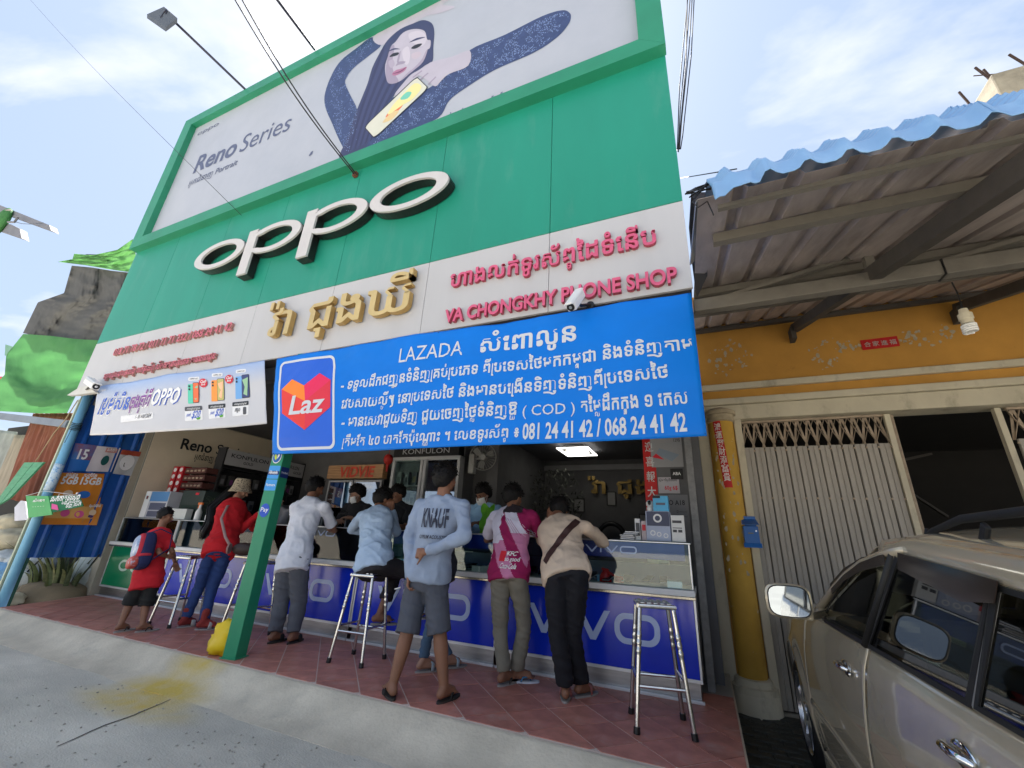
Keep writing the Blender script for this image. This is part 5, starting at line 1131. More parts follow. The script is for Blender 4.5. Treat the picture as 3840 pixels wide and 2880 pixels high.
m = MB(); m.bar((.575, 3.75, -.03), (.575, .45, -.03), .05, .1); m.build('sill', PNT, car, bevel=.015)
m = MB(); m.grid(lambda u, v: V(sx(.26, 3.7-3.2*u)-.004-.006*sin(v*pi), 3.72-3.2*u, .24+.05*v), 30, 4); m.build('door_moulding', PNT, car, smooth='all', solid=.006)
# inner dark shell so gaps read dark
m = MB(); m.box((.64, .5, -.05), (2.2, 3.6, .74)); m.box((.9, 3.601, -.0), (1.95, 5.0, .62)); m.build('inner_shell', RUB, car)
# belt moulding
m = MB(); m.tube([(sx(BELT, y)+.0, y, BELT+.005) for y in [3.35-.1*k for k in range(29)]], .009, 6); m.build('belt_moulding', BLACK, car, smooth='all')
# hood, cowl
hx0 = lambda y: sx(hood_top(y), y)
m = MB(); m.grid(lambda u, v: (lambda y: V(hx0(y)+.012+(2.27-.53*1-.012*2+.0)*v*.97-.10*max(0, y-4.2)**2*v, y, hood_top(y)+.075*sin(pi*v)**.6))(3.36+1.62*u), 20, 16); m.build('bonnet', PNT, car, smooth='all', solid=.004)
# greenhouse: drip line
def drip(y): return 1.168+.094*(y-2.0) if y < 2.0 else 1.168-.03*(y-2.0)-.25*max(0, y-2.25)**2*1.6
def gxs(y, z):      # tumblehome
    t = (z-BELT)/(1.17-BELT); return .565+.075*t
APIL = [(3.42, .80), (3.2, .875), (2.95, .975), (2.7, 1.06), (2.45, 1.122), (2.2, 1.155), (2.0, 1.168)]
def pil_bar(name, pts, w_, mm_=PNT, d=.03):
    m = MB(); m.tube([(gxs(y, z)+.012, y, z) for y, z in pts], w_, 8, sq=.6); return m.build(name, mm_, car, smooth='all')
pil_bar('roof_pillar', APIL, .028)
top_pts = [(2.0-.1*k, drip(2.0-.1*k)) for k in range(16)]
m = MB(); m.grid(lambda u, v: (lambda y: V(gxs(y, drip(y))+.0-.004*sin(v*pi)+.02*v*v, y, drip(y)-.03+.075*v))(2.25-1.8*u), 30, 6); m.build('roof_rail_panel', PNT, car, smooth='all', solid=.004)
def win(name, pts, mm_, off=.0, par=car):
    m = MB(); m.prism([(gxs(y, z)+off, y, z) for y, z in pts], (0, 0, 0)); return m.build(name, mm_, par)
fgl = [(2.46, .812), (3.12, .812), (3.02, .9), (2.85, .98), (2.65, 1.05), (2.42, 1.105), (2.2, 1.14), (2.16, 1.14)]
win('front_window', fgl, CLG, .008)
rgl = [(1.64, .812), (2.37, .812), (2.06, 1.142), (1.51, 1.085)]; win('rear_window', rgl, TINT, .008)
qgl = [(.75, .812), (1.58, .812), (1.46, 1.075), (.85, 1.02)]; win('quarter_window', qgl, TINT, .008)
for nm, pts in (('window_frame', fgl), ('window_frame', rgl), ('window_frame', qgl)):
    c = V(0, sum(p[0] for p in pts)/len(pts), sum(p[1] for p in pts)/len(pts)); m = MB()
    m.prism([(gxs(y, z)+.003, c.y+(y-c.y)*1.07, c.z+(z-c.z)*1.11) for y, z in pts], (.004, 0, 0), [[Vector((gxs(y, z)+.003, y, z)) for y, z in pts]]); m.build(nm, RUB, car)
pil_bar('door_pillar', [(2.42, .80), (2.11, 1.155)], .026, RUB)
pil_bar('door_pillar', [(1.61, .80), (1.485, 1.09)], .012, mat('pillar_grey', (.3, .3, .3), .3))
# rain visors
for pts in ([(2.95, 1.0), (2.7, 1.085), (2.42, 1.14), (2.16, 1.155), (2.14, 1.115), (2.42, 1.085), (2.68, 1.03), (2.9, .955)], [(2.02, 1.16), (1.43, 1.1), (1.45, 1.05), (1.6, 1.04), (2.02, 1.105)]):
    m = MB(); m.prism([(gxs(y, z)-.012, y, z) for y, z in pts], (.003, 0, 0)); m.build('rain_visor', mat('smoked_acrylic', (.035, .025, .02), .12, bump=0), car)
# roof
def roof(u, v):
    y = 2.5-2.05*u; e = gxs(y, drip(y))+.02; x = e+(2.18-e+.0)*v; z = drip(max(.4, y))+.03+.075*(1-(2*v-1)**2)**.55-.0*u
    return V(x, y, z-(.05*max(0, y-2.3)*3))
m = MB(); m.grid(roof, 24, 26); m.build('roof', PNT, car, smooth='all', solid=.004)
m = MB(); m.grid(lambda u, v: (lambda a, b: a.lerp(b, v))(V(.62+1.5*u, 3.42, .80), V(.70+1.4*u, 2.5, 1.15+.04*sin(pi*u))), 10, 6); m.build('windscreen', glass('windscreen_glass', (.8, .82, .74), .08), car, smooth='all')
m = MB(); rp = [(.735, 2.12, 1.205), (.735, 2.0, 1.235), (.735, 1.8, 1.262), (.74, 1.4, 1.262), (.745, .9, 1.24), (.75, .45, 1.2)]; m.tube(rp, [.008, .009, .010, .010, .010, .009], 8, sq=1.3); m.build('roof_rail', RUB, car, smooth='all')
for y in (2.08, 1.72, .9): m = MB(); m.bar((.735, y, 1.19), (.737, y-.04, 1.24), .015, .03, up=(0, 1, 0)); m.build('rail_foot', RUB, car, bevel=.006)
# handles
for par, y, z in ((fd, 2.73, .655), (rd, 1.68, .675)):
    x = sx(z, y); m = MB(); m.ball((x-.002, y, z), (.010, .068, .034), 16, 8); c_ = m.build('handle_cup', CHR, par, smooth='all')
    m = MB(); m.tube([(x-.010, y+.075, z+.006), (x-.03, y+.035, z+.009), (x-.031, y-.035, z+.009), (x-.010, y-.075, z+.005)], [.008, .012, .012, .008], 8); m.build('door_handle', CHR, par, smooth='all')
    m = MB(); m.tube([(x-.012, y-.1, z-.004), (x-.019, y-.1, z-.004)], .013, 12); m.build('lock', CHR, par, smooth=True)
# outside mirror
mc = P(2560+688*.57866, 1920+578*.57866, X=.35)
m = MB(); rr_ = []
for k, (dy, s) in enumerate(((0, .9), (.01, 1), (.03, 1), (.06, .85), (.085, .5))): rr_.append((mc+V(0, dy, 0), V(.098*s, 0, 0), V(0, 0, .078*s)))
def sup(mbb, rings, n=24, e=.55):
    vs_ = []; fs = []
    for c, a, b in rings:
        for k in range(n): t = 2*pi*k/n; vs_.append(c+a*(abs(cos(t))**e*(1 if cos(t) >= 0 else -1))+b*(abs(sin(t))**e*(1 if sin(t) >= 0 else -1)))
    for i in range(len(rings)-1):
        for k in range(n): fs.append((i*n+k, i*n+(k+1) % n, (i+1)*n+(k+1) % n, (i+1)*n+k))
    fs += [tuple(range(n-1, -1, -1)), tuple((len(rings)-1)*n+k for k in range(n))]; return mbb.add(vs_, fs)
mir = sup(m, rr_).build('door_mirror', PNT, car, smooth=True)
m = MB(); sup(m, [(mc+V(0, -.004, 0), V(.084, 0, 0), V(0, 0, .066)), (mc+V(0, -.001, 0), V(.084, 0, 0), V(0, 0, .066))]); m.build('mirror_glass', mat('mirror_silver', (.42, .47, .53), .03, 1, var=0, bump=0), mir)
m = MB(); sup(m, [(mc+V(0, -.003, 0), V(.089, 0, 0), V(0, 0, .071)), (mc+V(0, -.0005, 0), V(.089, 0, 0), V(0, 0, .071))]); m.build('mirror_gasket', RUB, mir)
m = MB(); m.bar(mc+V(.07, .03, -.06), V(.59, 3.2, .84), .05, .04); m.build('mirror_arm', PNT, car, bevel=.01)
# wheel
m = MB(); m.tube([(.66, WC[0], WC[1]), (.625, WC[0], WC[1])], .1, 8)
wh = MB(); n = 48; prof = [(.75, .22), (.77, .30), (.75, .355), (.71, .37), (.60, .37), (.565, .355), (.54, .30), (.545, .255), (.57, .24), (.60, .235)]
vs_ = [(x, WC[0]+r*cos(2*pi*k/n), WC[1]+r*sin(2*pi*k/n)) for x, r in prof for k in range(n)]
wh.add(vs_, [(i*n+k, i*n+(k+1) % n, (i+1)*n+(k+1) % n, (i+1)*n+k) for i in range(len(prof)-1) for k in range(n)]); tyre = wh.build('tyre', RUB, car, smooth='all')
rim = MB(); prof = [(.54, .245), (.555, .235), (.58, .22), (.64, .215)]
rim.add([(x, WC[0]+r*cos(2*pi*k/n), WC[1]+r*sin(2*pi*k/n)) for x, r in prof for k in range(n)], [(i*n+k, i*n+(k+1) % n, (i+1)*n+(k+1) % n, (i+1)*n+k) for i in range(len(prof)-1) for k in range(n)])
ALW = mat('alloy_wheel', (.6, .6, .62), .2, .9, var=.05, bump=0)
for k in range(6):
    a = 2*pi*k/6+.3; d = V(0, cos(a), sin(a)); e = V(0, -sin(a), cos(a)); c0_ = V(.552, WC[0], WC[1])
    rim.add([c0_+d*.04-e*.035, c0_+d*.04+e*.035, c0_+d*.23+e*.028, c0_+d*.23-e*.028, c0_+V(.03, 0, 0)+d*.04-e*.035, c0_+V(.03, 0, 0)+d*.04+e*.035, c0_+V(.03, 0, 0)+d*.23+e*.028, c0_+V(.03, 0, 0)+d*.23-e*.028], [(0, 1, 2, 3), (7, 6, 5, 4), (0, 4, 5, 1), (2, 6, 7, 3), (1, 5, 6, 2), (3, 7, 4, 0)])
rim.tube([(.545, WC[0], WC[1]), (.59, WC[0], WC[1])], .055, 20); rim.build('rim', ALW, car, smooth=True)
m = MB(); m.grid(lambda u, v: V(.62+.3*v, WC[0]+(AR+.01)*cos(pi*u), WC[1]+(AR+.01)*sin(pi*u)), 20, 2); m.build('wheel_arch_liner', RUB, car)
# seats and dashboard seen through the glass
for y, x in ((2.35, .95), (2.35, 1.75), (1.3, .95), (1.3, 1.75)):
    m = MB(); m.box((x-.22, y-.1, .3), (x+.22, y+.05, .93), R=Matrix.Rotation(radians(8), 3, 'X')); m.box((x-.13, y-.12, .96), (x+.13, y-.03, 1.1)); m.build('seat', mat('beige_seat', (.2, .17, .12), .8), car, bevel=.04)
m = MB(); m.box((.66, 2.95, .6), (2.1, 3.4, .82)); m.build('dashboard', CABIN, car, bevel=.05)
m = MB(); c_ = V(.98, 2.85, .78); Rw = Matrix.Rotation(radians(65), 3, 'X'); m.tube([c_+Rw @ V(.18*cos(2*pi*k/28), .18*sin(2*pi*k/28), 0) for k in range(29)], .014, 8); m.tube([c_+Rw @ V(-.17, 0, 0), c_+Rw @ V(.17, 0, 0)], .015, 6); m.build('steering_wheel', CABIN, car, smooth='all')
# ------------------------------------------------------------ left: yard beside the shop
def C(n, x, y):
    ox, oy = {1: (0, 0), 2: (1280, 0), 4: (0, 960), 7: (0, 1920), 8: (1280, 1920)}[n]; return (ox+x*.57866, oy+y*.57866)
def L5(x, y): return (x*.31354, 1240+y*.31354)
def L6(x, y): return (x*.36172, 1700+y*.36172)
random.seed(5)
BPIPE = mat('sky_blue_pipe', (.17, .42, .62), .4, var=.12, vs_=4, bump=.05, col2=(.3, .4, .42), mix2=(7, .6, .85))
pp = thing('blue_pipe_post', 'leaning pale blue pipe post at left end of terrace', 'post', (-8.93, 3.2, -.15))
m = MB(); m.tube([(-8.93, 3.2, -.15), (-8.99, 3.22, 1.4), (-9.1, 3.25, 3.06)], .058, 16); m.build('pipe', BPIPE, pp, smooth='all')
m = MB(); 
for k in range(5): z = 2.45+k*.025; m.tube([(-9.055+.064*cos(t*pi/6), 3.24+.064*sin(t*pi/6), z+.01*sin(t)) for t in range(13)], .006, 5)
m.tube([(-8.99, 3.18, 2.46), (-8.8, 3.1, 2.2)], .004, 5); m.build('cord_binding', BLACK, pp)
m = MB(); m.tube([(-8.965+.003*z, 3.205, 1.5+z*.1) for z in range(5)], .0595, 16); m.build('paper_sticker', mat('pale_sticker', (.5, .62, .72), .5, col2=(.1, .3, .6), mix2=(30, .5, .6)), pp, smooth='all')
gp2 = thing('corner_post', 'dark green corner post with a pale timber strip', 'post', (-9.28, 3.3, 0))
m = MB(); m.box((-9.36, 3.26, -.15), (-9.21, 3.40, 3.06)); m.build('post_body', mat('dark_green_paint', (.02, .08, .05), .6), gp2)
m = MB(); m.box((-9.33, 3.235, -.15), (-9.29, 3.258, 3.0)); m.build('timber_strip', mat('pale_strip', (.45, .5, .38), .7), gp2)
# corrugated blue wall
cw = thing('corrugated_wall', 'blue corrugated metal side wall covered with posters', 'wall', (-9.1, 3.8, .56))
CBL = mat('blue_sheet_metal', (.008, .085, .36), .4, var=.15, vs_=2, bump=.06, bs=9, col2=(.05, .15, .25), mix2=(1.6, .5, .75))
def cprof(y): u = (y*4.4) % 1; return .03 if u < .16 else (.03-(u-.16)/.08*.03 if u < .24 else (0 if u < .92 else (u-.92)/.08*.03))
for k, (ya, yb_) in enumerate(((3.30, 3.66), (3.655, 4.0), (3.995, 4.36))):
    m = MB(); m.grid(lambda u, v: V(-9.1+cprof(ya+(yb_-ya)*u)+.003*(k % 2), ya+(yb_-ya)*u, .56+2.5*v), 40, 1); m.build('wall_sheet', CBL, cw, solid=.002)
m = MB(); m.box((-9.14, 4.3, .2), (-9.05, 4.36, 3.06)); m.build('frame_post', mat('weathered_post', (.3, .3, .26), .7), cw)
# posters, printed sheets on the wall
def PX(x, y, X=-9.062): return P(x, y, X=X)
def wsheet(name, label, pts, m_, extras=(), cat='poster'):
    q = [PX(*p) for p in pts]; c = sum(q, Vector())/4; t = thing(name, label, cat, tuple(c)); n = 10
    def sp_(u, v, lift=0):
        p = (q[3]*(1-u)+q[2]*u)*(1-v)+(q[0]*(1-u)+q[1]*u)*v; return Vector((p.x+lift+.006*sin(p.y*24)+.0, p.y, p.z))
    m = MB(); m.grid(lambda u, v: sp_(u, v), n, n); m.build('sheet', m_, t, smooth='all')
    for e in extras:
        if e[0] == 'r': _, u0, v0, u1, v1, mm_ = e; m = MB(); m.grid(lambda u, v: sp_(u0+(u1-u0)*u, v0+(v1-v0)*v, .003), 6, 2); m.build('printed_area', mm_, t)
        elif e[0] == 'e':
            _, u0, v0, ru, rv, mm_ = e; m = MB(); m.prism([sp_(u0+ru*cos(k*pi/9), v0+rv*sin(k*pi/9), .005) for k in range(18)], (0, 0, 0)); m.build('printed_area', mm_, t)
        else:
            _, s, u0, v0, u1, sz, mm_ = e; m = MB(); a, b = sp_(u0, v0, .014), sp_(u1, v0, .014); w_ = (b-a).length
            text(m, s, a, width=w_, size=sz, xd=(b-a).normalized(), off=.03, res=2); m.build('lettering', mm_, t)
    return t
ORP = mat('orange_poster', (.72, .24, .02), .5, var=.15, vs_=3, bump=0); PBL = flat('print_blue', sr(40, 110, 190)); PPK = flat('print_pink', sr(225, 90, 150)); PCR = flat('print_cream', sr(230, 200, 170))
wsheet('orange_poster', 'large orange data poster reading 5GB and 15GB', [L6(645, 200), L6(1085, 212), L6(1000, 742), L6(418, 738)], ORP, (('t', '5GB', .05, .78, .40, .16, WT), ('t', '15GB', .46, .78, .93, .16, WT), ('r', .02, .12, .9, .35, mat('orange_poster_light', (.8, .42, .12), .5)), ('e', .35, .22, .09, .07, PPK), ('e', .62, .2, .09, .07, PPK), ('e', .28, .6, .1, .06, PCR), ('e', .62, .58, .13, .07, PBL), ('t', 'ផ្តល់ជូន', .1, .93, .35, .07, WT), ('t', 'ប្រចាំខែ', .5, .93, .8, .07, WT)))
wsheet('small_orange_poster', 'small orange poster overlapping lower right corner', [L6(905, 530), L6(1068, 530), L6(1000, 745), L6(830, 742)], mat('orange_poster_2', (.66, .26, .05), .5), (('e', .5, .6, .22, .15, PCR), ('e', .45, .42, .16, .1, flat('print_violet', sr(70, 50, 110))), ('t', 'ឈ្នះរង្វាន់', .12, .88, .85, .06, WT)))
wsheet('blue_poster', 'red and blue poster with big 15 numerals', [L5(905, 1345), L5(1165, 1375), L5(1020, 1680), L5(800, 1680)], mat('poster_red_blue', (.3, .1, .16), .5, var=.2, col2=(.05, .2, .5), mix2=(3, .4, .6)), (('r', .0, .0, 1, .42, PBL), ('t', '15', .25, .45, .75, .22, WT)))
wsheet('pink_poster', 'pale poster with green phones between the other two', [L5(1165, 1378), L5(1445, 1405), L5(1330, 1690), L5(1025, 1680)], mat('poster_pale', (.6, .55, .58), .5), (('e', .55, .45, .16, .2, flat('print_teal', sr(30, 90, 90))), ('r', .4, .78, .9, .95, mat('poster_salmon', (.6, .25, .22), .5)), ('t', 'លក់កាត', .45, .83, .85, .07, WT)))
wsheet('grey_portrait_poster', 'red topped grey poster with man in dark shirt', [C(4, 790, 1255), C(4, 915, 1270), C(4, 848, 1425), C(4, 730, 1410)], mat('poster_grey', (.42, .43, .45), .5), (('r', .0, .8, 1, 1, mat('poster_brick', (.35, .06, .03), .5)), ('e', .5, .5, .38, .32, LG), ('e', .5, .42, .14, .14, PK), ('e', .5, .62, .06, .07, flat('print_skin', sr(150, 110, 90)))))
# green hanging card sign on the pipe
hs = thing('hanging_card_sign', 'green folded card sign hanging in front of the blue pipe', 'sign', (-8.9, 3.12, 1.3)); GCARD = mat('green_card', (.01, .3, .06), .45, var=.1)
a4 = [P(*L6(x, y), Y=3.08) for x, y in ((268, 440), (500, 442), (540, 636), (292, 668))]; b4 = [P(*L6(x, y), Y=yy) for x, y, yy in ((503, 440, 3.085), (818, 436, 3.25), (860, 548, 3.25), (546, 612, 3.085))]
m = MB(); m.prism(a4, (0, .012, 0)); m.build('card_panel', GCARD, hs); m = MB(); m.prism(b4, (0, .012, 0)); m.build('card_panel', mat('green_card_dark', (.012, .16, .05), .45), hs)
for q, items in ((a4, (('ស៊ីមកាត', .3, .7, .5, .05), ('- - - - -', .25, .45, .5, .02))), (b4, (('លក់កាតទូរស័ព្ទ', .02, .64, .95, .11), ('បញ្ចូលលុយ', .35, .4, .6, .06), ('ទិញលក់', .45, .12, .5, .07)))):
    for s, u, v, w_, sz in items:
        a, b = q[0].lerp(q[3], 1-v), q[1].lerp(q[2], 1-v); o_ = a.lerp(b, u)+V(0, -.006, 0); m = MB(); text(m, s, o_, width=(b-a).length*w_, size=sz, xd=(b-a).normalized(), off=.03, res=2); m.build('lettering', WT, hs)
m = MB(); m.prism([b4[3].lerp(b4[2], .0)+(b4[0]-b4[3])*.2+V(.0, -.006, 0), b4[3].lerp(b4[2], .2)+V(0, -.006, .01), b4[3].lerp(b4[2], .22)+(b4[0]-b4[3])*.35+V(0, -.006, 0), b4[3].lerp(b4[2], .06)+(b4[0]-b4[3])*.5+V(0, -.006, 0)], (0, 0, 0)); m.build('pink_print', PPK, hs)
m = MB(); m.tube([a4[0], V(-8.97, 3.16, a4[0].z+.08), b4[1]], .003, 5); m.build('string', WT, hs)
# tarpaulins
GT = cloth_trans('green_tarp', (.08, .27, .085), .35); GT2 = cloth_trans('bright_green_tarp', (.11, .3, .09), .35); DT = cloth_trans('grey_shade_cloth', (.07, .07, .068), .2)
def drape(name, label, rows, m_, Yf, nu=40, nv=26, amp=.09, fold=.05, cat='tarpaulin', seed=0):
    "rows: list of rows of pixel points, top row first; Yf(u, v) gives the depth"
    def cr_(pts, u):
        k = u*(len(pts)-1); i = min(int(k), len(pts)-2); t = k-i; return (pts[i][0]*(1-t)+pts[i+1][0]*t, pts[i][1]*(1-t)+pts[i+1][1]*t)
    def f(u, v):
        rr = [cr_(r, u) for r in rows]; k = v*(len(rr)-1); i = min(int(k), len(rr)-2); t = k-i; x, y = rr[i][0]*(1-t)+rr[i+1][0]*t, rr[i][1]*(1-t)+rr[i+1][1]*t
        Y = Yf(u, v)+amp*noise.noise(Vector((u*3, v*3, seed)))+fold*noise.noise(Vector((u*5+v*7, v*13-u*3, seed+4)))+.015*noise.noise(Vector((u*30, v*26, seed)))
        return P(x, y, Y=Y)
    m = MB(); m.grid(f, nu, nv); o = m.build(name, m_, None, smooth='all'); return tagp(o, label, cat)
drape('green_tarpaulin', 'large drooping green tarpaulin left of the white panel', [[C(4, 150, 505), C(4, 330, 518), C(4, 490, 538), C(4, 660, 548)], [C(4, 40, 640), C(4, 230, 660), C(4, 440, 680), C(4, 640, 690)], [C(4, 30, 770), C(4, 200, 840), C(4, 400, 850), C(4, 560, 800)], [C(4, -60, 860), C(4, 160, 900), C(4, 330, 935), C(4, 500, 890)], [C(4, -120, 1000), C(4, 80, 1010), C(4, 250, 1020), C(4, 435, 1018)]], GT, lambda u, v: 3.72-.15*v+.05*sin(9*v-4*u), amp=.07, fold=.04, seed=1)
drape('shade_cloth', 'torn dark grey shade cloth above the green tarpaulin', [[C(4, 465, 62), C(4, 600, 75), C(4, 720, 95), C(4, 860, 110)], [C(4, 415, 240), C(4, 560, 270), C(4, 700, 290), C(4, 820, 300)], [C(4, 245, 300), C(4, 400, 380), C(4, 560, 400), C(4, 770, 400)], [C(4, 148, 500), C(4, 300, 530), C(4, 480, 548), C(4, 700, 560)]], DT, lambda u, v: 3.85+.05*sin(13*u+3*v)+.012*sin(29*u-4*v), amp=.06, fold=.03, seed=7, nu=70, nv=50)
drape('green_netting', 'bright green torn netting at top left of the shop', [[C(4, 480, -15), C(4, 600, -5), C(4, 760, -40), C(4, 860, -110)], [C(4, 470, 20), C(4, 620, 25), C(4, 740, 10), C(4, 880, -10)], [C(4, 372, 38), C(4, 560, 60), C(4, 700, 85), C(4, 840, 105)]], GT2, lambda u, v: 3.75, amp=.05, fold=.1, seed=12)
m = MB(); m.tube([P(*C(4, 560, -8), Y=3.8), P(*C(4, 700, -4), Y=3.8)], .018, 6); solid_thing('scaffold_pole', 'thin dark pole behind the green netting', 'pole', m, BLACK)
# small torn patches of light in the green tarp
m = MB(); m.prism([P(*C(4, x, y), Y=3.74) for x, y in ((35, 572), (92, 590), (60, 640), (30, 645))], (0, .01, 0)); solid_thing('pale_sheet_scrap', 'pale green scrap of sheet beside the tarpaulin', 'scrap', m, mat('scrap_green', (.15, .33, .22), .6))
PTC = mat('worn_patch', (.3, .55, .3), .8)
m = MB()
for x, y, w_, h_ in ((430, 640, 16, 28), (455, 680, 30, 16), (470, 650, 12, 10), (430, 690, 10, 18), (380, 820, 60, 16), (460, 835, 50, 12), (410, 770, 18, 8), (455, 762, 14, 6), (560, 640, 8, 22), (470, 755, 10, 10), (400, 735, 14, 6)):
    m.prism([P(*C(4, x+a, y+b), Y=3.30) for a, b in ((0, 0), (w_, h_*.3), (w_*.8, h_), (w_*.1, h_*.8))], (0, .003, 0))
# rusty metal, timber and steel
RUST = mat('rusty_sheet', (.19, .055, .03), .85, .1, var=.35, vs_=5, bump=.3, bs=20, stretch=(2, 1, .3), col2=(.3, .13, .08), mix2=(4, .5, .75))
def quad_sheet(name, label, pts, Y0, Y1, m_, cat, rib=.015, n=24, th=.004):
    a, b, c, d = [P(*p, Y=Y0 if i in (0, 3) else Y1) for i, p in enumerate(pts)]
    m = MB(); m.grid(lambda u, v: (a*(1-u)+b*u)*(1-v)+(d*(1-u)+c*u)*v+V(0, rib*sin(u*26)+.02*noise.noise(Vector((u*3, v*3, Y0))), 0), n, 12); o = m.build(name, m_, None, smooth='all', solid=th); return tagp(o, label, cat)
quad_sheet('rusty_sheet', 'rusty brown corrugated sheet nearest the corner post', [C(4, 335, 1018), C(4, 470, 1018), C(4, 270, 1640), C(4, 120, 1640)], 3.95, 3.98, RUST, 'metal sheet')
quad_sheet('rusty_sheet', 'rusty red corrugated sheet second from the corner post', [C(4, 215, 1020), C(4, 345, 1020), C(4, 150, 1600), C(4, 20, 1560)], 4.0, 4.02, RUST, 'metal sheet')
quad_sheet('weathered_board', 'pale weathered board left of the rusty sheets', [C(4, 95, 1160), C(4, 175, 1160), C(4, 45, 1560), C(4, -60, 1540)], 4.05, 4.06, mat('grey_board', (.3, .26, .2), .9, var=.3, stretch=(3, 1, .4)), 'board', rib=.004)
quad_sheet('grey_sheet', 'grey torn sheet at the far left edge', [C(4, -60, 1120), C(4, 110, 1140), C(4, 30, 1420), C(4, -140, 1420)], 4.12, 4.12, mat('grey_tin', (.25, .27, .25), .7, var=.3), 'metal sheet', rib=.01)
m = MB(); a, b, c, d = [P(*C(4, x, y), Y=3.62) for x, y in ((158, 1338), (282, 1336), (60, 1570), (-60, 1640))]; mid1 = (a+b)/2; mid2 = (d+c)/2
m.prism([a, mid1, mid2, d], (0, .03, 0)); o = m.build('green_plank', mat('green_plank_paint', (.07, .3, .16), .6, var=.25, vs_=5, stretch=(1, 1, 4)), None, bevel=.004); tagp(o, 'green painted plank leaning at left, upper left one', 'plank', 'leaning green planks')
m = MB(); m.prism([mid1+V(.004, .004, 0), b, c, mid2+V(.004, .004, 0)], (0, .03, 0)); o = m.build('green_plank', mat('green_plank_paint'), None, bevel=.004); tagp(o, 'green painted plank leaning at left, lower right one', 'plank', 'leaning green planks')
m = MB(); m.bar(P(*C(4, -60, 1030), Y=3.36), P(*C(4, 452, 1092), Y=3.34), .1, .12); solid_thing('steel_beam', 'grey steel beam running out to the left edge', 'beam', m, mat('grey_primer_steel', (.2, .23, .27), .5, .3, var=.15), bevel=.004)
m = MB(); m.tube([P(*L5(930, 830), Y=3.22), P(*L5(770, 1080), Y=3.24), P(*L5(640, 1230), Y=3.3), P(*L5(430, 1560), Y=3.5)], .008, 5); solid_thing('straw_rope', 'thin straw coloured rope tied across rusty sheets', 'rope', m, mat('straw_rope', (.4, .3, .18), .9), smooth='all')
m = MB(); m.box((-16, 4.5, -.2), (-9.3, 4.6, 3.2)); tagp(m.build('yard_wall', mat('dark_yard_wall', (.03, .03, .028), .9)), 'dark wall of the yard behind the rusty sheets', 'wall')
m = MB(); a = P(0, 1405, Y=5); m.prism([P(-120, 1400, Y=5), P(32, 1415, Y=5), P(14, 1500, Y=5), P(-120, 1520, Y=5)], (0, .3, 0)); solid_thing('red_roof', 'corner of a red roof behind the green tarpaulin', 'roof', m, mat('red_roof_sheet', (.5, .04, .04), .6))
# sacks
def sack(c, r, col, label, seed, rot=0):
    m = MB(); nu, nv = 30, 18; R = Matrix.Rotation(rot, 3, 'Z'); vs_ = []
    for j in range(nv+1):
        t = pi*j/nv
        for i in range(nu):
            a = 2*pi*i/nu; e = .75; d = V(sin(t)*(abs(cos(a))**e)*(1 if cos(a) > 0 else -1), sin(t)*(abs(sin(a))**e)*(1 if sin(a) > 0 else -1), (abs(cos(t))**.8)*(1 if cos(t) > 0 else -1))
            n_ = 1+.16*noise.noise(d*2.2+V(seed, 0, 0))+.10*noise.noise(V(d.x*7+d.z*4, d.y*7, d.z*9+seed))+.035*noise.noise(V(d.x*20, d.y*20, d.z*20+seed)); vs_.append(Vector(c)+R @ V(d.x*r[0], d.y*r[1], d.z*r[2])*n_)
    m.add(vs_, [(j*nu+i, (j+1)*nu+i, (j+1)*nu+(i+1) % nu, j*nu+(i+1) % nu) for j in range(nv) for i in range(nu)])
    o = m.build('sack', mat('sack_%d' % col, [(.55, .48, .33), (.6, .62, .6), (.2, .4, .62), (.5, .55, .5)][col], .7, var=.25, vs_=5, bump=.5, bs=14), None, smooth='all'); return tagp(o, label, 'sack', 'stuffed sacks heaped beside the shop')
def LZ(x, y, Y): return P(*L6(x, y), Y=Y)
sack(LZ(150, 740, 3.9), (.34, .26, .2), 0, 'cream sack on top of the heap under the planks', 1)
sack(LZ(60, 820, 4.0), (.34, .26, .22), 0, 'cream sack second from the top at left edge', 2)
sack(LZ(120, 900, 3.85), (.4, .3, .2), 0, 'cream sack behind the blue pipe in mid heap', 3)
sack(LZ(30, 980, 3.9), (.4, .3, .16), 2, 'blue sack at the left edge in mid heap', 4)
sack(LZ(60, 1130, 3.8), (.45, .3, .2), 1, 'white sack behind the pipe near the ground', 5)
sack(LZ(290, 1180, 3.9), (.4, .3, .24), 1, 'white sack right of the pipe under blue wall', 6)
sack(LZ(250, 1300, 3.85), (.34, .3, .2), 1, 'crumpled white sack lowest right of the pipe', 7)
sack(LZ(40, 1260, 3.7), (.4, .3, .2), 2, 'pale blue sack lowest at the left edge', 8)
sack(LZ(950, 1250, 4.35), (.3, .26, .34), 3, 'greenish white sack between snake plant and green counter', 9)
sack(LZ(120, 1510, 3.5), (.16, .14, .09), 0, 'small cream bag on the ground by the pipe', 10)
m = MB(); m.prism([P(*L6(x, y), Y=3.3) for x, y in ((150, 560), (215, 490), (265, 500), (285, 690), (150, 700))], (0, .01, 0)); solid_thing('flyer_bundle', 'bundle of pale leaflets hanging left of green card sign', 'leaflets', m, mat('leaflet', (.55, .55, .62), .6, col2=(.3, .1, .2), mix2=(14, .6, .75)))
m = MB(); m.tube([LZ(120, 1420, 3.7), LZ(260, 1250, 3.75), LZ(430, 1090, 3.8)], .012, 5); solid_thing('dark_stick', 'dark stick leaning across the white sacks', 'stick', m, BLACK)
m = MB(); m.tube([LZ(820, 1310, 4.1), LZ(1030, 1050, 4.1)], .012, 5); solid_thing('dark_pipe', 'thin dark pipe right of the snake plant', 'pipe', m, BLACK)
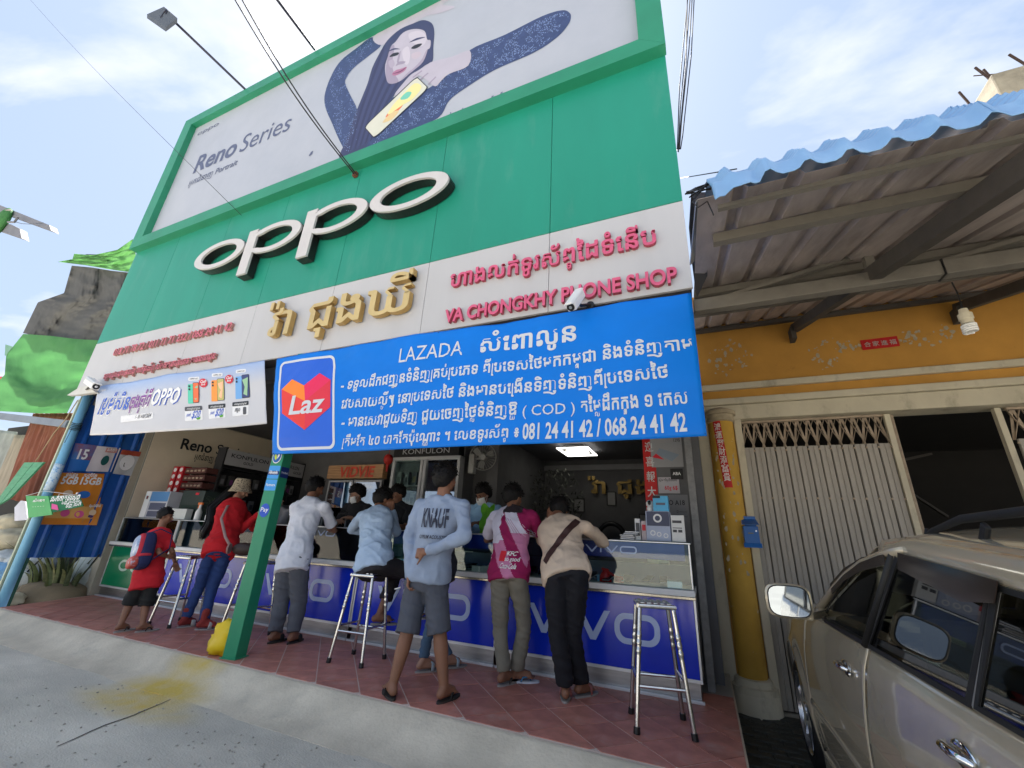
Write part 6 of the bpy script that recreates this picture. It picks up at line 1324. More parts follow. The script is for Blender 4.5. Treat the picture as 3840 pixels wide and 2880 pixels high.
# snake plant
bp_ = P(*L6(640, 1440), Z=-.05); bp_ = V(-9.62, 4.0, -.1); sp = thing('snake_plant', 'clump of drooping snake plant leaves in a low earth bed', 'plant', tuple(bp_))
BED = mat('earth_bed', (.2, .15, .09), .95, var=.3, bump=.6); m = MB(); m.loft([(bp_+V(0, 0, z), V(rx_, 0, 0), V(0, ry, 0)) for z, rx_, ry in ((0, .62, .42), (.1, .6, .4), (.2, .56, .36), (.26, .4, .25))], 24); m.build('earth_bed', BED, sp, smooth='all')
SLM = [mat('snake_leaf_%s' % 'abc'[i], c, .5, var=.4, vs_=9, stretch=(1, 1, 3)) for i, c in enumerate(((.12, .15, .05), (.2, .2, .08), (.08, .1, .04)))]
for k in range(64):
    a = random.uniform(0, 2*pi); r = random.random()**.6; b0 = bp_+V(r*.5*cos(a), r*.3*sin(a), .2); L_ = random.uniform(.35, .7); lean = random.uniform(.1, .6)*r*1.2; sag = random.choice((0, 0, .25, .5)); d = V(cos(a)*lean, sin(a)*lean-.1, 0); m = MB(); n = 7; vs_ = []
    for i in range(n+1):
        u = i/n; p = b0+d*u*u*L_*1.3+V(0, 0, L_*(u-sag*u*u)); w_ = V(-sin(a+k), cos(a+k), 0)*.03*(1-.9*max(0, u-.4)/.6); vs_ += [p-w_, p+V(.006, -.006, 0), p+w_]
    m.add(vs_, [(3*i+j, 3*i+j+1, 3*i+j+4, 3*i+j+3) for i in range(n) for j in (0, 1)]); m.build('leaf', SLM[k % 3], sp, smooth='all')
# far-left gable end pieces
gb = thing('broken_eave', 'grey broken eave boards with a green cloth at far left', 'eave', (-13, 2.5, 7.2)); GRB = mat('grey_fascia', (.17, .17, .19), .6, var=.2)
def Q2(x, y, Y=2.5): return P(x*.27125, 700+y*.27125, Y=Y)
m = MB(); m.prism([Q2(-60, 230), Q2(680, 530), Q2(705, 605), Q2(-60, 330)], (0, .12, 0)); m.build('fascia_board', GRB, gb)
m = MB(); m.prism([Q2(-60, 500), Q2(150, 520), Q2(270, 580), Q2(300, 712), Q2(-60, 590)], (0, .12, 0)); m.build('fascia_board', GRB, gb)
m = MB(); m.ball(Q2(10, 490, 2.45), (.38, .1, .4), 14, 10); m.build('green_cloth', GT, gb, smooth='all')
m = MB()
m.ball(Q2(90, 365, 2.44), (.22, .06, .09), 14, 8)
m.build('plaster_lump', mat('plaster_lump', (.35, .33, .28), .9), gb); m = MB(); m.tube([Q2(250, 420, 2.42), Q2(200, 490, 2.42), Q2(110, 490, 2.42)], .02, 6); m.build('bracket', GRB, gb)
m = MB(); m.tube([Q2(190, 480, 2.42), Q2(300, 512, 2.42), Q2(430, 518, 2.42), Q2(600, 500, 2.42)], .007, 5); m.build('wire', BLACK, gb)
# ------------------------------------------------------------ cameras, lamp arms and overhead cables
def cctv(name, label, f, b, base, r=.045):
    t = thing(name, label, 'security camera', tuple(b)); f, b, base = Vector(f), Vector(b), Vector(base); d = (f-b).normalized(); s = d.cross(V(0, 0, 1)).normalized(); u = s.cross(d)
    m = MB(); m.add([b-s*r-u*r, b+s*r-u*r, b+s*r+u*r*.7, b-s*r+u*r*.7, f-s*r-u*r, f+s*r-u*r, f+s*r+u*r*.7, f-s*r+u*r*.7], [(0, 1, 2, 3), (7, 6, 5, 4), (0, 4, 5, 1), (1, 5, 6, 2), (2, 6, 7, 3), (3, 7, 4, 0)]); m.build('camera_body', WHITE, t, bevel=.012)
    m = MB(); m.add([b-s*r*1.15+u*r*.8, b+s*r*1.15+u*r*.8, f+d*.03+s*r*1.15+u*r*.8, f+d*.03-s*r*1.15+u*r*.8, b-s*r*.8+u*r*1.25, b+s*r*.8+u*r*1.25, f+d*.03+s*r*.8+u*r*1.2, f+d*.03-s*r*.8+u*r*1.2], [(0, 1, 2, 3), (7, 6, 5, 4), (0, 4, 5, 1), (1, 5, 6, 2), (2, 6, 7, 3), (3, 7, 4, 0)]); m.build('sun_hood', WHITE, t, bevel=.006)
    m = MB(); m.tube([f, f+d*.006], r*.85, 16); fc_ = m.build('front_glass', BLACK, t); m = MB(); m.tube([f+d*.006, f+d*.010], r*.35, 12); m.build('lens', CHR, fc_)
    m = MB(); m.tube([b.lerp(f, .4)-u*r, b.lerp(f, .3)-u*r*2, base], .014, 8); m.tube([base, base+V(0, .04, 0)], .035, 12); m.build('bracket', BLACK, t, smooth=True)
def K(x, y, Y): return P(1650+x*.4521, 1050+y*.4521, Y=Y)
cctv('security_camera', 'white bullet security camera above the blue banner', K(1085, 225, 2.83), K(1165, 110, 3.0), K(1245, 205, 3.085), .038)
cctv('security_camera', 'white security camera at left corner above promotion banner', P(*L5(1150, 670), Y=2.95), P(*L5(1060, 600), Y=3.0), P(*L5(1010, 720), Y=3.1), .05)
m = MB(); m.prism([P(*L5(x, y), Y=3.02) for x, y in ((800, 772), (960, 670), (1050, 660), (1140, 735), (900, 770))], (0, .06, 0)); solid_thing('broken_lamp', 'broken white lamp shade at lower left corner of facade', 'lamp', m, mat('dirty_white_plastic', (.55, .55, .52), .6))
AP = mat('navy_steel_pole', (.03, .03, .05), .5, .3)
def lamp_arm(name, label, base, end, withlamp):
    t = thing(name, label, 'lamp', tuple(base)); m = MB(); m.tube([base, end], .022, 8); m.build('arm', AP, t, smooth=True)
    if withlamp:
        d = (end-base).normalized(); c = end+d*.02; f4 = [P(*C(1, x, y), Y=c.y) for x, y in ((952, 118), (1062, 70), (1150, 148), (1075, 205))]
        cen = sum(f4, Vector())/4; up = V(0, -.3, 1).normalized()
        m = MB(); m.prism(f4, up*.09); m.build('lamp_housing', mat('lamp_grey', (.07, .075, .08), .5, .3), t, bevel=.01)
        m = MB(); m.prism([cen+(p-cen)*.76-up*.006 for p in f4], up*.003); m.build('lamp_lens', mat('lamp_lens_cream', (.22, .2, .14), .2, bump=0), t)
        top = cen+up*.09; m = MB(); m.tube([top+V(.1, 0, 0), top+V(.08, -.02, .12), top+V(-.05, 0, .14), top+V(-.07, 0, 0)], .012, 6); m.tube([top, top+V(-.15, 0, .1), top+V(-.2, 0, .16)], .005, 5); m.build('lamp_bracket', AP, t)
base1 = P(*C(1, 1590, 580), Y=3.03); lamp_arm('flood_lamp', 'flood lamp on long thin arm above the billboard', base1, P(*C(1, 1130, 140), Y=1.9), True)
lamp_arm('lamp_pole', 'second dark arm rising from billboard top frame', P(*C(1, 2040, 322), Y=3.03), P(*C(1, 1700, -130), Y=1.9), False)
CAB = mat('black_cable', (.015, .015, .02), .6)
def cable(label, pts, r, name='overhead_cable', g='cables crossing above the shop'):
    m = MB(); a, b = pts[0], pts[-1]; n = 14
    if len(pts) == 2: pts = [a.lerp(b, k/n)-V(0, 0, .12*sin(pi*k/n)) for k in range(n+1)]
    m.tube(pts, r, 5); o = m.build(name, CAB, None, smooth='all'); tagp(o, label, 'cable', g)
cable('thin single cable at far left ending below billboard', [P(*C(1, 120, -90), Y=1.2), P(*C(1, 1565, 1395), Y=3.0)], .004)
cable('left one of two thick cables ending over letters', [P(*C(1, 1460, -110), Y=1.3), P(*C(2, 92, 1138), Y=3.1)], .009)
cable('right one of two thick cables ending over letters', [P(*C(1, 1520, -90), Y=1.36), P(*C(2, 100, 1132), Y=3.1)], .009)
m = MB(); c_ = P(*C(2, 92, 1135), Y=3.11); m.box(tuple(c_-V(.03, .03, .03)), tuple(c_+V(.03, .015, .04))); solid_thing('cable_clamp', 'small rusty cable clamp on green wall above letters', 'clamp', m, mat('rust_clamp', (.15, .05, .03), .8))
for k, (xa, xb) in enumerate(((2584, 2548), (2592, 2552), (2599, 2556), (2606, 2560), (2578, 2544))):
    a, b = P(xa, -60, Y=4.6), P(xb, 330+60*k, Y=4.9); c_ = P(xb-8, 560, Y=5.0); m = MB(); m.tube([a, a.lerp(b, .5)+V(.01*k, 0, 0), b, c_], .008, 5); o = m.build('overhead_cable', CAB, None, smooth='all'); tagp(o, 'steep black cable right of the billboard, %s from left' % ('second', 'third', 'fourth', 'fifth', 'first')[k], 'cable', 'steep cables right of the billboard')
m = MB(); m.tube([P(*C(2, 2200, 1155), Y=3.5), P(2560+350*.57866, 350+490*.57866, Y=2.2)], .004, 5); o = m.build('overhead_cable', CAB); tagp(o, 'thin cable from facade edge to awning corner', 'cable')
# yellow bag by the green post
b0 = P(*C(7, 1402, 930), Z=0); m = MB(); nu, nv = 28, 18; vs_ = []
for j in range(nv+1):
    t = pi*j/nv
    for i in range(nu):
        a = 2*pi*i/nu; d = V(sin(t)*cos(a), sin(t)*sin(a), cos(t)); n_ = 1+.35*noise.noise(d*1.7+V(3, 0, 0))+.4*abs(noise.noise(d*3.2+V(0, 7, 0)))+.16*abs(noise.noise(d*9))
        p = b0+V(-.0, .06, .13)+V(d.x*.155+d.z*.04, d.y*.10, d.z*.15)*n_; p.z = max(p.z, .002); vs_.append(p)
m.add(vs_, [(j*nu+i, (j+1)*nu+i, (j+1)*nu+(i+1) % nu, j*nu+(i+1) % nu) for j in range(nv) for i in range(nu)])
solid_thing('yellow_bag', 'crumpled bright yellow bag at the foot of green post', 'bag', m, mat('yellow_plastic', (.8, .55, .01), .4, var=.1, bump=.4, bs=20), smooth='all')
# ------------------------------------------------------------ print on the billboard
def bp(pts, m_, lift, name='figure_print', holes=()):
    m = MB(); m.prism([P(*C(2, *p), Y=3.108-lift) for p in pts], (0, 0, 0), [[P(*C(2, *p), Y=3.108-lift) for p in h] for h in holes]); return m.build(name, m_, bill)
def smooth_loop(pts, n=5):
    out = []; k = len(pts)
    for i in range(k):
        p0, p1, p2, p3 = pts[i-1], pts[i], pts[(i+1) % k], pts[(i+2) % k]
        for j in range(n):
            t = j/n; out.append(tuple(.5*((2*p1[c])+(-p0[c]+p2[c])*t+(2*p0[c]-5*p1[c]+4*p2[c]-p3[c])*t*t+(-p0[c]+3*p1[c]-3*p2[c]+p3[c])*t**3) for c in (0, 1)))
    return out
HAIRP = mat('print_hair', sr(52, 56, 92), .45, var=.1, vs_=3, bump=0); SKINP = mat('print_skin_pale', sr(178, 172, 186), .45, var=.06, vs_=3, bump=0); SKIN2 = flat('print_skin_shade', sr(150, 140, 160)); DRS = mat('print_dress', sr(52, 66, 108), .45, var=.25, vs_=22, bump=0)
slv = [(200, 240), (100, 310), (0, 390), (-60, 480), (-105, 600), (-105, 690), (-60, 800), (0, 935), (50, 1000), (110, 880), (105, 720), (50, 600), (25, 520), (80, 440), (180, 360), (258, 290)]
bp(smooth_loop([(310, 640), (560, 575), (650, 490), (820, 425), (832, 325), (1060, 225), (1300, 105), (1430, 66), (1478, 82), (1488, 112), (1470, 160), (1400, 240), (1250, 340), (1000, 450), (820, 560), (700, 650), (625, 765), (400, 860), (130, 975), (150, 800)], 4), DRS, .001)
bp(smooth_loop(slv, 4), DRS, .001)
bp(smooth_loop([(205, 242), (330, 160), (460, 90), (590, 20), (640, -10), (700, -4), (655, 30), (722, 38), (726, 52), (640, 84), (560, 100), (500, 130), (380, 215), (262, 292)], 4), SKINP, .0015)
bp(smooth_loop([(470, 150), (530, 130), (585, 150), (602, 205), (596, 300), (590, 400), (540, 425), (440, 520), (360, 600), (300, 665), (240, 730), (190, 830), (160, 960), (90, 1000), (0, 1035), (-10, 1000), (40, 890), (90, 740), (130, 640), (170, 540), (200, 440), (250, 340), (300, 260), (380, 190)], 4), HAIRP, .002)
bp(smooth_loop([(352, 270), (400, 212), (470, 188), (538, 200), (556, 255), (578, 262), (574, 310), (548, 330), (520, 395), (470, 445), (425, 492), (372, 530), (312, 542), (290, 505), (284, 430), (300, 370), (322, 300)], 4), SKINP, .003)
bp(smooth_loop([(290, 430), (300, 370), (322, 300), (345, 300), (330, 400), (340, 470), (372, 528), (312, 542), (290, 505)], 3), SKIN2, .0035)
for k_, (loop, col) in enumerate((([(440, 215), (500, 200), (540, 220), (552, 260), (520, 300), (470, 280), (440, 250)], (190, 184, 196)), ([(395, 330), (430, 300), (445, 340), (440, 400), (420, 420), (405, 395)], (192, 186, 198)), ([(430, 470), (470, 440), (520, 385), (545, 335), (560, 320), (530, 400), (470, 455), (425, 490), (385, 520)], (158, 148, 168)), ([(455, 350), (500, 335), (520, 350), (490, 380), (460, 378)], (184, 172, 184)), ([(305, 400), (335, 385), (345, 420), (320, 440)], (166, 156, 174)))):
    bp(smooth_loop(loop, 4), flat('print_tone_%d' % k_, sr(*col)), .0037+.0001*k_)
for k_ in range(9): x_ = 60+k_*26; bp(smooth_loop([(x_+200-k_*6, 330+k_*12), (x_+212-k_*6, 335+k_*12), (x_+80-k_*8, 700), (x_+5-k_*9, 960-k_*8), (x_-3-k_*9, 955-k_*8), (x_+68-k_*8, 690)], 3), flat('print_hair_light', sr(60, 65, 103)) if k_ % 2 else flat('print_hair_dark', sr(46, 49, 84)), .0023)
for pts in ([(312, 368), (335, 345), (372, 340), (366, 356), (335, 366)], [(452, 312), (480, 290), (522, 282), (510, 300), (476, 316)]): bp(smooth_loop(pts, 4), PK, .004)
for pts in ([(302, 335), (340, 312), (382, 318), (345, 322)], [(440, 275), (490, 246), (545, 240), (495, 258)]): bp(smooth_loop(pts, 4), HAIRP, .004)
bp(smooth_loop([(352, 428), (372, 400), (415, 398), (404, 412), (372, 420)], 4), SKIN2, .0042); bp(smooth_loop([(385, 330), (372, 400), (360, 400), (372, 350)], 3), SKIN2, .0042)
bp(smooth_loop([(328, 480), (352, 455), (385, 446), (424, 432), (410, 458), (372, 482), (345, 490)], 4), flat('print_lips', sr(165, 110, 140)), .0045); bp(smooth_loop([(330, 478), (380, 460), (422, 434), (382, 468)], 3), flat('print_lip_line', sr(110, 60, 95)), .005)
bp(smooth_loop([(345, 612), (400, 540), (450, 485), (500, 455), (560, 415), (600, 396), (720, 366), (832, 328), (822, 425), (700, 478), (650, 520), (610, 560), (560, 525), (500, 490), (440, 560), (380, 610)], 4), SKINP, .0045)
for a, b in (((460, 500), (520, 455)), ((500, 520), (560, 470)), ((560, 545), (610, 495))): bp([(a[0], a[1]), (b[0], b[1]), (b[0]+6, b[1]+5), (a[0]+6, a[1]+5)], SKIN2, .005)
def quadrr(q, r=.12):
    def f(u, v): return tuple((q[0][c]*(1-u)+q[1][c]*u)*(1-v)+(q[3][c]*(1-u)+q[2][c]*u)*v for c in (0, 1))
    return [f(p.x, p.z) for p in rrect(0, 0, 1, 1, r, Y=0)], f
pl_, pf = quadrr([(145, 822), (487, 492), (568, 570), (215, 900)]); bp(pl_, PK, .006)
pl_, pf = quadrr([(152, 822), (487, 500), (560, 570), (214, 892)]); bp(pl_, mat('print_phone_cream', sr(205, 205, 190), .4, var=.05, bump=0), .0065)
for (loop, col) in (([(.35, .5), (.5, .25), (.7, .2), (.92, .2), (.95, .7), (.75, .85), (.6, .7)], (225, 215, 150)), ([(.3, .5), (.5, .35), (.68, .4), (.6, .7), (.45, .75)], (215, 110, 70)), ([(.62, .3), (.75, .25), (.8, .5), (.7, .6)], (110, 190, 170)), ([(.22, .62), (.4, .55), (.5, .8), (.35, .9)], (215, 190, 140))):
    bp(smooth_loop([pf(*p) for p in loop], 3), flat('print_swirl_%d' % col[0]+'_%d' % col[1], sr(*col)), .007+.0004*col[2]/100)
# sequins
rs_ = random.Random(3); sq = MB(); dpoly = [(560, 600), (650, 500), (832, 430), (850, 330), (1060, 240), (1300, 120), (1440, 78), (1475, 110), (1380, 240), (1250, 330), (1000, 440), (820, 545), (700, 640), (610, 750), (400, 840), (200, 940), (250, 860), (400, 740)]
def inpoly(x, y, poly):
    r = False; j = len(poly)-1
    for i in range(len(poly)):
        if (poly[i][1] > y) != (poly[j][1] > y) and x < (poly[j][0]-poly[i][0])*(y-poly[i][1])/(poly[j][1]-poly[i][1])+poly[i][0]: r = not r
        j = i
    return r
n_ = 0
while n_ < 2600:
    x, y = rs_.uniform(-105, 1490), rs_.uniform(60, 980)
    if inpoly(x, y, dpoly) or inpoly(x, y, slv):
        if noise.noise(Vector((x*.02, y*.02, 2))) < -.12: n_ += .3; continue
        s = rs_.uniform(1.5, 3.6); a = P(*C(2, x, y), Y=3.1058); e = s*.00105*2.2; sq.add([a+V(-e, 0, 0), a+V(0, 0, -e*1.5), a+V(e, 0, 0), a+V(0, 0, e*1.5)], [(0, 1, 2, 3)]); n_ += 1
o = sq.build('sequin_print', flat('print_sequin', sr(130, 150, 195)), bill); o['kind'] = 'stuff'
PGB = flat('print_slate_text', sr(85, 92, 120))
def bt_(s, x0, z, x1, cap_, off=.0, y=3.106, m_=PGB, shear=0, size=None):
    m = MB(); text(m, s, (x0, y, z), width=x1-x0, cap=cap_, off=off, res=4, shear=shear); return m.build('lettering', m_, bill)
bt_('Reno', -8.32, 7.42, -7.12, .43, .025); bt_('Series', -7.0, 7.40, -5.74, .43, 0); bt_('oppo', -8.77, 8.6, -8.1, .12, 0)
bt_('អ្នកជំនាញ Portrait', -8.3, 7.09, -6.92, .14, .012)
a, b = P(*C(2, 702, 742), Y=3.106), P(*C(2, 1098, 590), Y=3.106); m = MB(); text(m, 'តំណាងចែកចាយ ដោយ អ៊ីតាលីណូវ', V(a.x, 3.1, 6.07), width=b.x-a.x, size=.16, off=.02, res=2); m.build('lettering', PGB, bill)
m = MB(); m.prism([P(*C(1, x, y), Y=3.106) for x, y in ((2030, 975), (2022, 1000), (2005, 1012), (2000, 1008), (2015, 985))], (0, 0, 0)); m.build('dark_mark', PGB, bill)
# ------------------------------------------------------------ people
SKD = mat('skin_brown', (.23, .105, .06), .55, var=.12, vs_=7, bump=.08, sub=.08); SKL = mat('skin_light_brown', (.36, .19, .125), .5, var=.1, vs_=7, bump=.08, sub=.08)
HAIR = mat('black_hair', (.008, .007, .007), .6, spec=.25, var=.3, vs_=30, bump=.5, bs=60); LIP = mat('lips', (.22, .07, .06), .5, bump=0); EYE = mat('eye_dark', (.01, .008, .008), .2, bump=0, var=0)
def remesh(name, mb, vox, m_, parent, sm=4, disp=None, mats=None, pick=None, dec=None):
    o = mb.build('tmp', m_, None, fixn=True); md = o.modifiers.new('r', 'REMESH'); md.mode = 'VOXEL'; md.voxel_size = vox; md.use_smooth_shade = True
    s = o.modifiers.new('s', 'SMOOTH'); s.factor = .5; s.iterations = sm
    bpy.context.view_layer.update(); dg = bpy.context.evaluated_depsgraph_get(); me = bpy.data.meshes.new_from_object(o.evaluated_get(dg)); base = Vector(o.location); bpy.data.objects.remove(o)
    off = WL.get(parent.name, Vector()); vs_ = [v.co+base for v in me.vertices]
    if disp:
        ns = [v.normal.copy() for v in me.vertices]
        for v, n in zip(me.vertices, ns): v.co = v.co + n*disp(v.co+base)
    for v in me.vertices: v.co = v.co + base - off
    me.materials.clear()
    for q in (mats or [m_]): me.materials.append(q)
    if pick:
        for p in me.polygons: p.material_index = pick(p.center+off)
    me.polygons.foreach_set('use_smooth', [True]*len(me.polygons)); me.name = name; me.update()
    r = link(bpy.data.objects.new(name, me), parent); WL[r.name] = off; return r
def folds(seed, amp=.007, drop=1.0):
    def f(p):
        a = noise.noise(Vector((p.x*5+p.z*2.5, p.y*5, p.z*9-p.x*3+seed))); b = noise.noise(Vector((p.x*11-p.z*9, p.y*11, p.z*13+seed*2))); r = 1-abs(noise.noise(Vector((p.x*6+p.z*5, p.y*6, p.z*7+seed+9))))*3
        q_ = 1-abs(noise.noise(Vector((p.x*3+p.z*7, p.y*4, p.z*3.5-p.x*5+seed*3))))*4.5
        return amp*(.6*a+.35*b+.5*max(0, r)+.75*max(0, q_)-.2)
    return f
def pfolds(seed, amp=.007):
    def f(p):
        a = noise.noise(Vector((p.x*8, p.y*8, p.z*4+seed))); r = 1-abs(noise.noise(Vector((p.x*4+seed, p.y*4, p.z*15+p.x*6))))*3.2
        return amp*(.8*a+.6*max(0, r)-.2)
    return f
def hand(mb, wrist, d, nrm, curl=.5, side=1, s=1.0, spread=.25):
    "palm along d, nrm = back of the hand, side = which side the thumb leaves on; four unequal fingers and a thumb"
    d = Vector(d).normalized(); nrm = Vector(nrm); nrm = (nrm-d*nrm.dot(d)).normalized(); r = d.cross(nrm)*side; w_ = Vector(wrist)
    mb.caps(w_-d*.02*s, w_+d*.03*s, .026*s, .028*s, 8)
    for k in range(4): t = (k-1.5)*.021*s; mb.caps(w_+d*.02*s+r*t*.7, w_+d*.085*s+r*t, .015*s, .0115*s, 8)
    for k, L_ in enumerate((.066, .076, .072, .056)):
        t = (1.5-k)*.0215*s; p = w_+d*.088*s+r*t; dd = (d+r*(1.5-k)*spread*.25).normalized(); a = 0
        for q, f in enumerate((.45, .3, .25)):
            a += curl*(.7, 1.0, .8)[q]*(1+.12*k); v = (dd*cos(a)-nrm*sin(a)); e = p+v*L_*f*s*1.15; mb.caps(p, e, (.0092-.001*q)*s, (.0086-.001*q)*s, 7); p = e
    p = w_+d*.022*s+r*.028*s; a0 = (d*.62+r*.75-nrm*.15*curl).normalized()
    for q, L_ in enumerate((.038, .03, .025)): v = (a0+(d*.5-nrm*curl*.5)*q*.45).normalized(); e = p+v*L_*s; mb.caps(p, e, (.0125-.0015*q)*s, (.0112-.0015*q)*s, 7); p = e
def foot(mb, ankle, toe, s=1.0):
    a = Vector(ankle); t = Vector(toe); d = Vector((t.x-a.x, t.y-a.y, 0)).normalized(); r = Vector((d.y, -d.x, 0)); z0 = t.z
    hl = a-d*.035*s; hl.z = z0+.03*s; mb.caps(a, hl, .034*s, .034*s, 10); b = a+d*.10*s; b.z = z0+.028*s; mb.caps(hl, b, .032*s, .034*s, 10); mb.caps(a+d*.02*s, b+V(0, 0, .004), .033*s, .026*s, 10)
    for k, (L_, w_) in enumerate(((.058, .0125), (.056, .0095), (.05, .009), (.043, .0085), (.035, .0085))):
        o = r*(k-2)*.0165*s; mb.caps(b+o*.9-V(0, 0, .010*s), b+o+d*L_*s+V(0, 0, -z0*0-.016*s), .013*s, w_*s, 7)
    return hl, d, r
def slipper(par, ankle, toe, m_, strap, s=1.0, kind='flip'):
    a = Vector(ankle); t = Vector(toe); d = Vector((t.x-a.x, t.y-a.y, 0)).normalized(); r = Vector((d.y, -d.x, 0)); z = t.z-.012; c = Vector((a.x, a.y, z))
    L = []
    for k in range(28):
        u = 2*pi*k/28; x = cos(u); w_ = .045*(1+.12*x) if x > 0 else .038; L.append(c+d*(.065+.135*s*x)+r*w_*sin(u)*s)
    m = MB(); m.prism(L, (0, 0, -.018)); sl = m.build('slipper', m_, par, bevel=.004)
    m = MB(); p0 = c+d*.125*s+V(0, 0, .0)
    if kind == 'flip':
        for q in (-1, 1): m.tube([p0+V(0, 0, -.002), p0+V(0, 0, .028)-d*.02+r*q*.02, c+d*.05+r*q*.043*s+V(0, 0, .032), c+d*.03+r*q*.046*s], .0065, 6)
    else: m.tube([c+d*.08+r*.047*s, c+d*.085+r*.036*s+V(0, 0, .05), c+d*.085+V(0, 0, .068), c+d*.085-r*.036*s+V(0, 0, .05), c+d*.08-r*.047*s], .026, 8, sq=.22)
    m.build('strap', strap, sl, smooth='all'); return sl
def head(mb, c, f, up, s=1.0, neck=None):
    "skull, jaw, nose, ears, added to the body mesh"
    c, f, up = Vector(c), Vector(f).normalized(), Vector(up).normalized(); r = f.cross(up).normalized(); up = r.cross(f).normalized()
    R = Matrix((r, f, up)).transposed()
    mb.ball(c+up*.025*s-f*.008*s, (.074*s, .092*s, .088*s), 18, 12, R=R); mb.ball(c-up*.045*s+f*.022*s, (.056*s, .064*s, .062*s), 16, 10, R=R); mb.ball(c-up*.082*s+f*.045*s, (.026*s, .026*s, .02*s), 10, 8, R=R)
    mb.caps(c+f*.082*s+up*.005*s, c+f*.103*s-up*.026*s, .009*s, .0145*s, 8); mb.ball(c+f*.078*s+up*.022*s, (.04*s, .012*s, .009*s), 10, 6, R=R)
    mb.ball(c-up*.053*s+f*.078*s, (.024*s, .012*s, .010*s), 10, 6, R=R)
    for q in (-1, 1): mb.ball(c+r*q*.076*s-f*.004*s-up*.004*s, (.009*s, .02*s, .032*s), 10, 8, R=R); mb.ball(c+r*q*.034*s+f*.064*s-up*.012*s, (.022*s, .02*s, .018*s), 8, 6, R=R)
    return R
def face(par, c, R, s=1.0, closed=True):
    r, f, up = R.col[0], R.col[1], R.col[2]; c = Vector(c)
    for q in (-1, 1):
        m = MB(); m.ball(c+r*q*.031*s+f*.080*s+up*.006*s, (.0135*s, .006*s, .004*s), 10, 6, R=R); m.build('eye', EYE, par, smooth='all')
        m = MB(); m.tube([c+r*q*.015*s+f*.091*s+up*.024*s, c+r*q*.032*s+f*.088*s+up*.029*s, c+r*q*.05*s+f*.076*s+up*.024*s], .0036*s, 6); m.build('eyebrow', HAIR, par, smooth='all')
    m = MB(); m.ball(c-up*.054*s+f*.090*s, (.021*s, .005*s, .0065*s), 10, 6, R=R); m.build('mouth', LIP, par, smooth='all')
def hair(par, c, R, s=1.0, seed=0, nape=-.075, front=.045, long=0, tufts=170, side=.0, vol=1.0):
    r, f, up = R.col[0], R.col[1], R.col[2]; c = Vector(c); m = MB(); nu, nv = 40, 26; vs_ = []; keep = []
    for j in range(nv+1):
        t = pi*j/nv
        for i in range(nu):
            a = 2*pi*i/nu; d = V(sin(t)*cos(a), sin(t)*sin(a), cos(t)); k = 1+.07*noise.noise(d*3+V(seed, 0, 0))+.035*noise.noise(d*9+V(0, seed, 0)); low = d.z < -.05 and d.y > .2
            p = V(d.x*.086*vol, d.y*.104*vol-.012, d.z*.108*vol+.02)*k
            lim = nape if p.y < -.03 else (nape+(front-nape)*min(1, max(0, p.y+.03)/.075))
            if p.z < lim: g_ = lim-p.z; p.z = lim-g_*.12; p.x *= max(.6, 1-g_*2.2); p.y *= max(.6, 1-g_*2.2)
            vs_.append(c+(r*p.x+f*p.y+up*p.z)*s)
    m.add(vs_, [(j*nu+i, (j+1)*nu+i, (j+1)*nu+(i+1) % nu, j*nu+(i+1) % nu) for j in range(nv) for i in range(nu)])
    rs = random.Random(seed)
    for k in range(tufts):
        a = rs.uniform(0, 2*pi); t = rs.uniform(0, 1.9); d = V(sin(t)*cos(a), sin(t)*sin(a), cos(t)); p = V(d.x*.084*vol, d.y*.1*vol-.012, d.z*.096*vol+.032)
        if p.z < (nape if p.y < 0 else front): continue
        dr = (d*.5+V(rs.gauss(0, .5), rs.gauss(0, .5)-.2, rs.gauss(0, .3)+.1)).normalized(); q0 = c+(r*p.x+f*p.y+up*p.z)*s; dw = (r*dr.x+f*dr.y+up*dr.z); q1 = q0+dw*.012*s; q2 = q1+(dw-V(0, 0, .6)).normalized()*.014*s
        m.tube([q0-dw*.01, q1, q2], [.0065*s, .0045*s, .001], 4)
    o = m.build('hair', HAIR, par, smooth='all'); return o
def seg(mb, a, b, ra, rb, mid=None): mb.caps(a, b, ra, rb, 12)
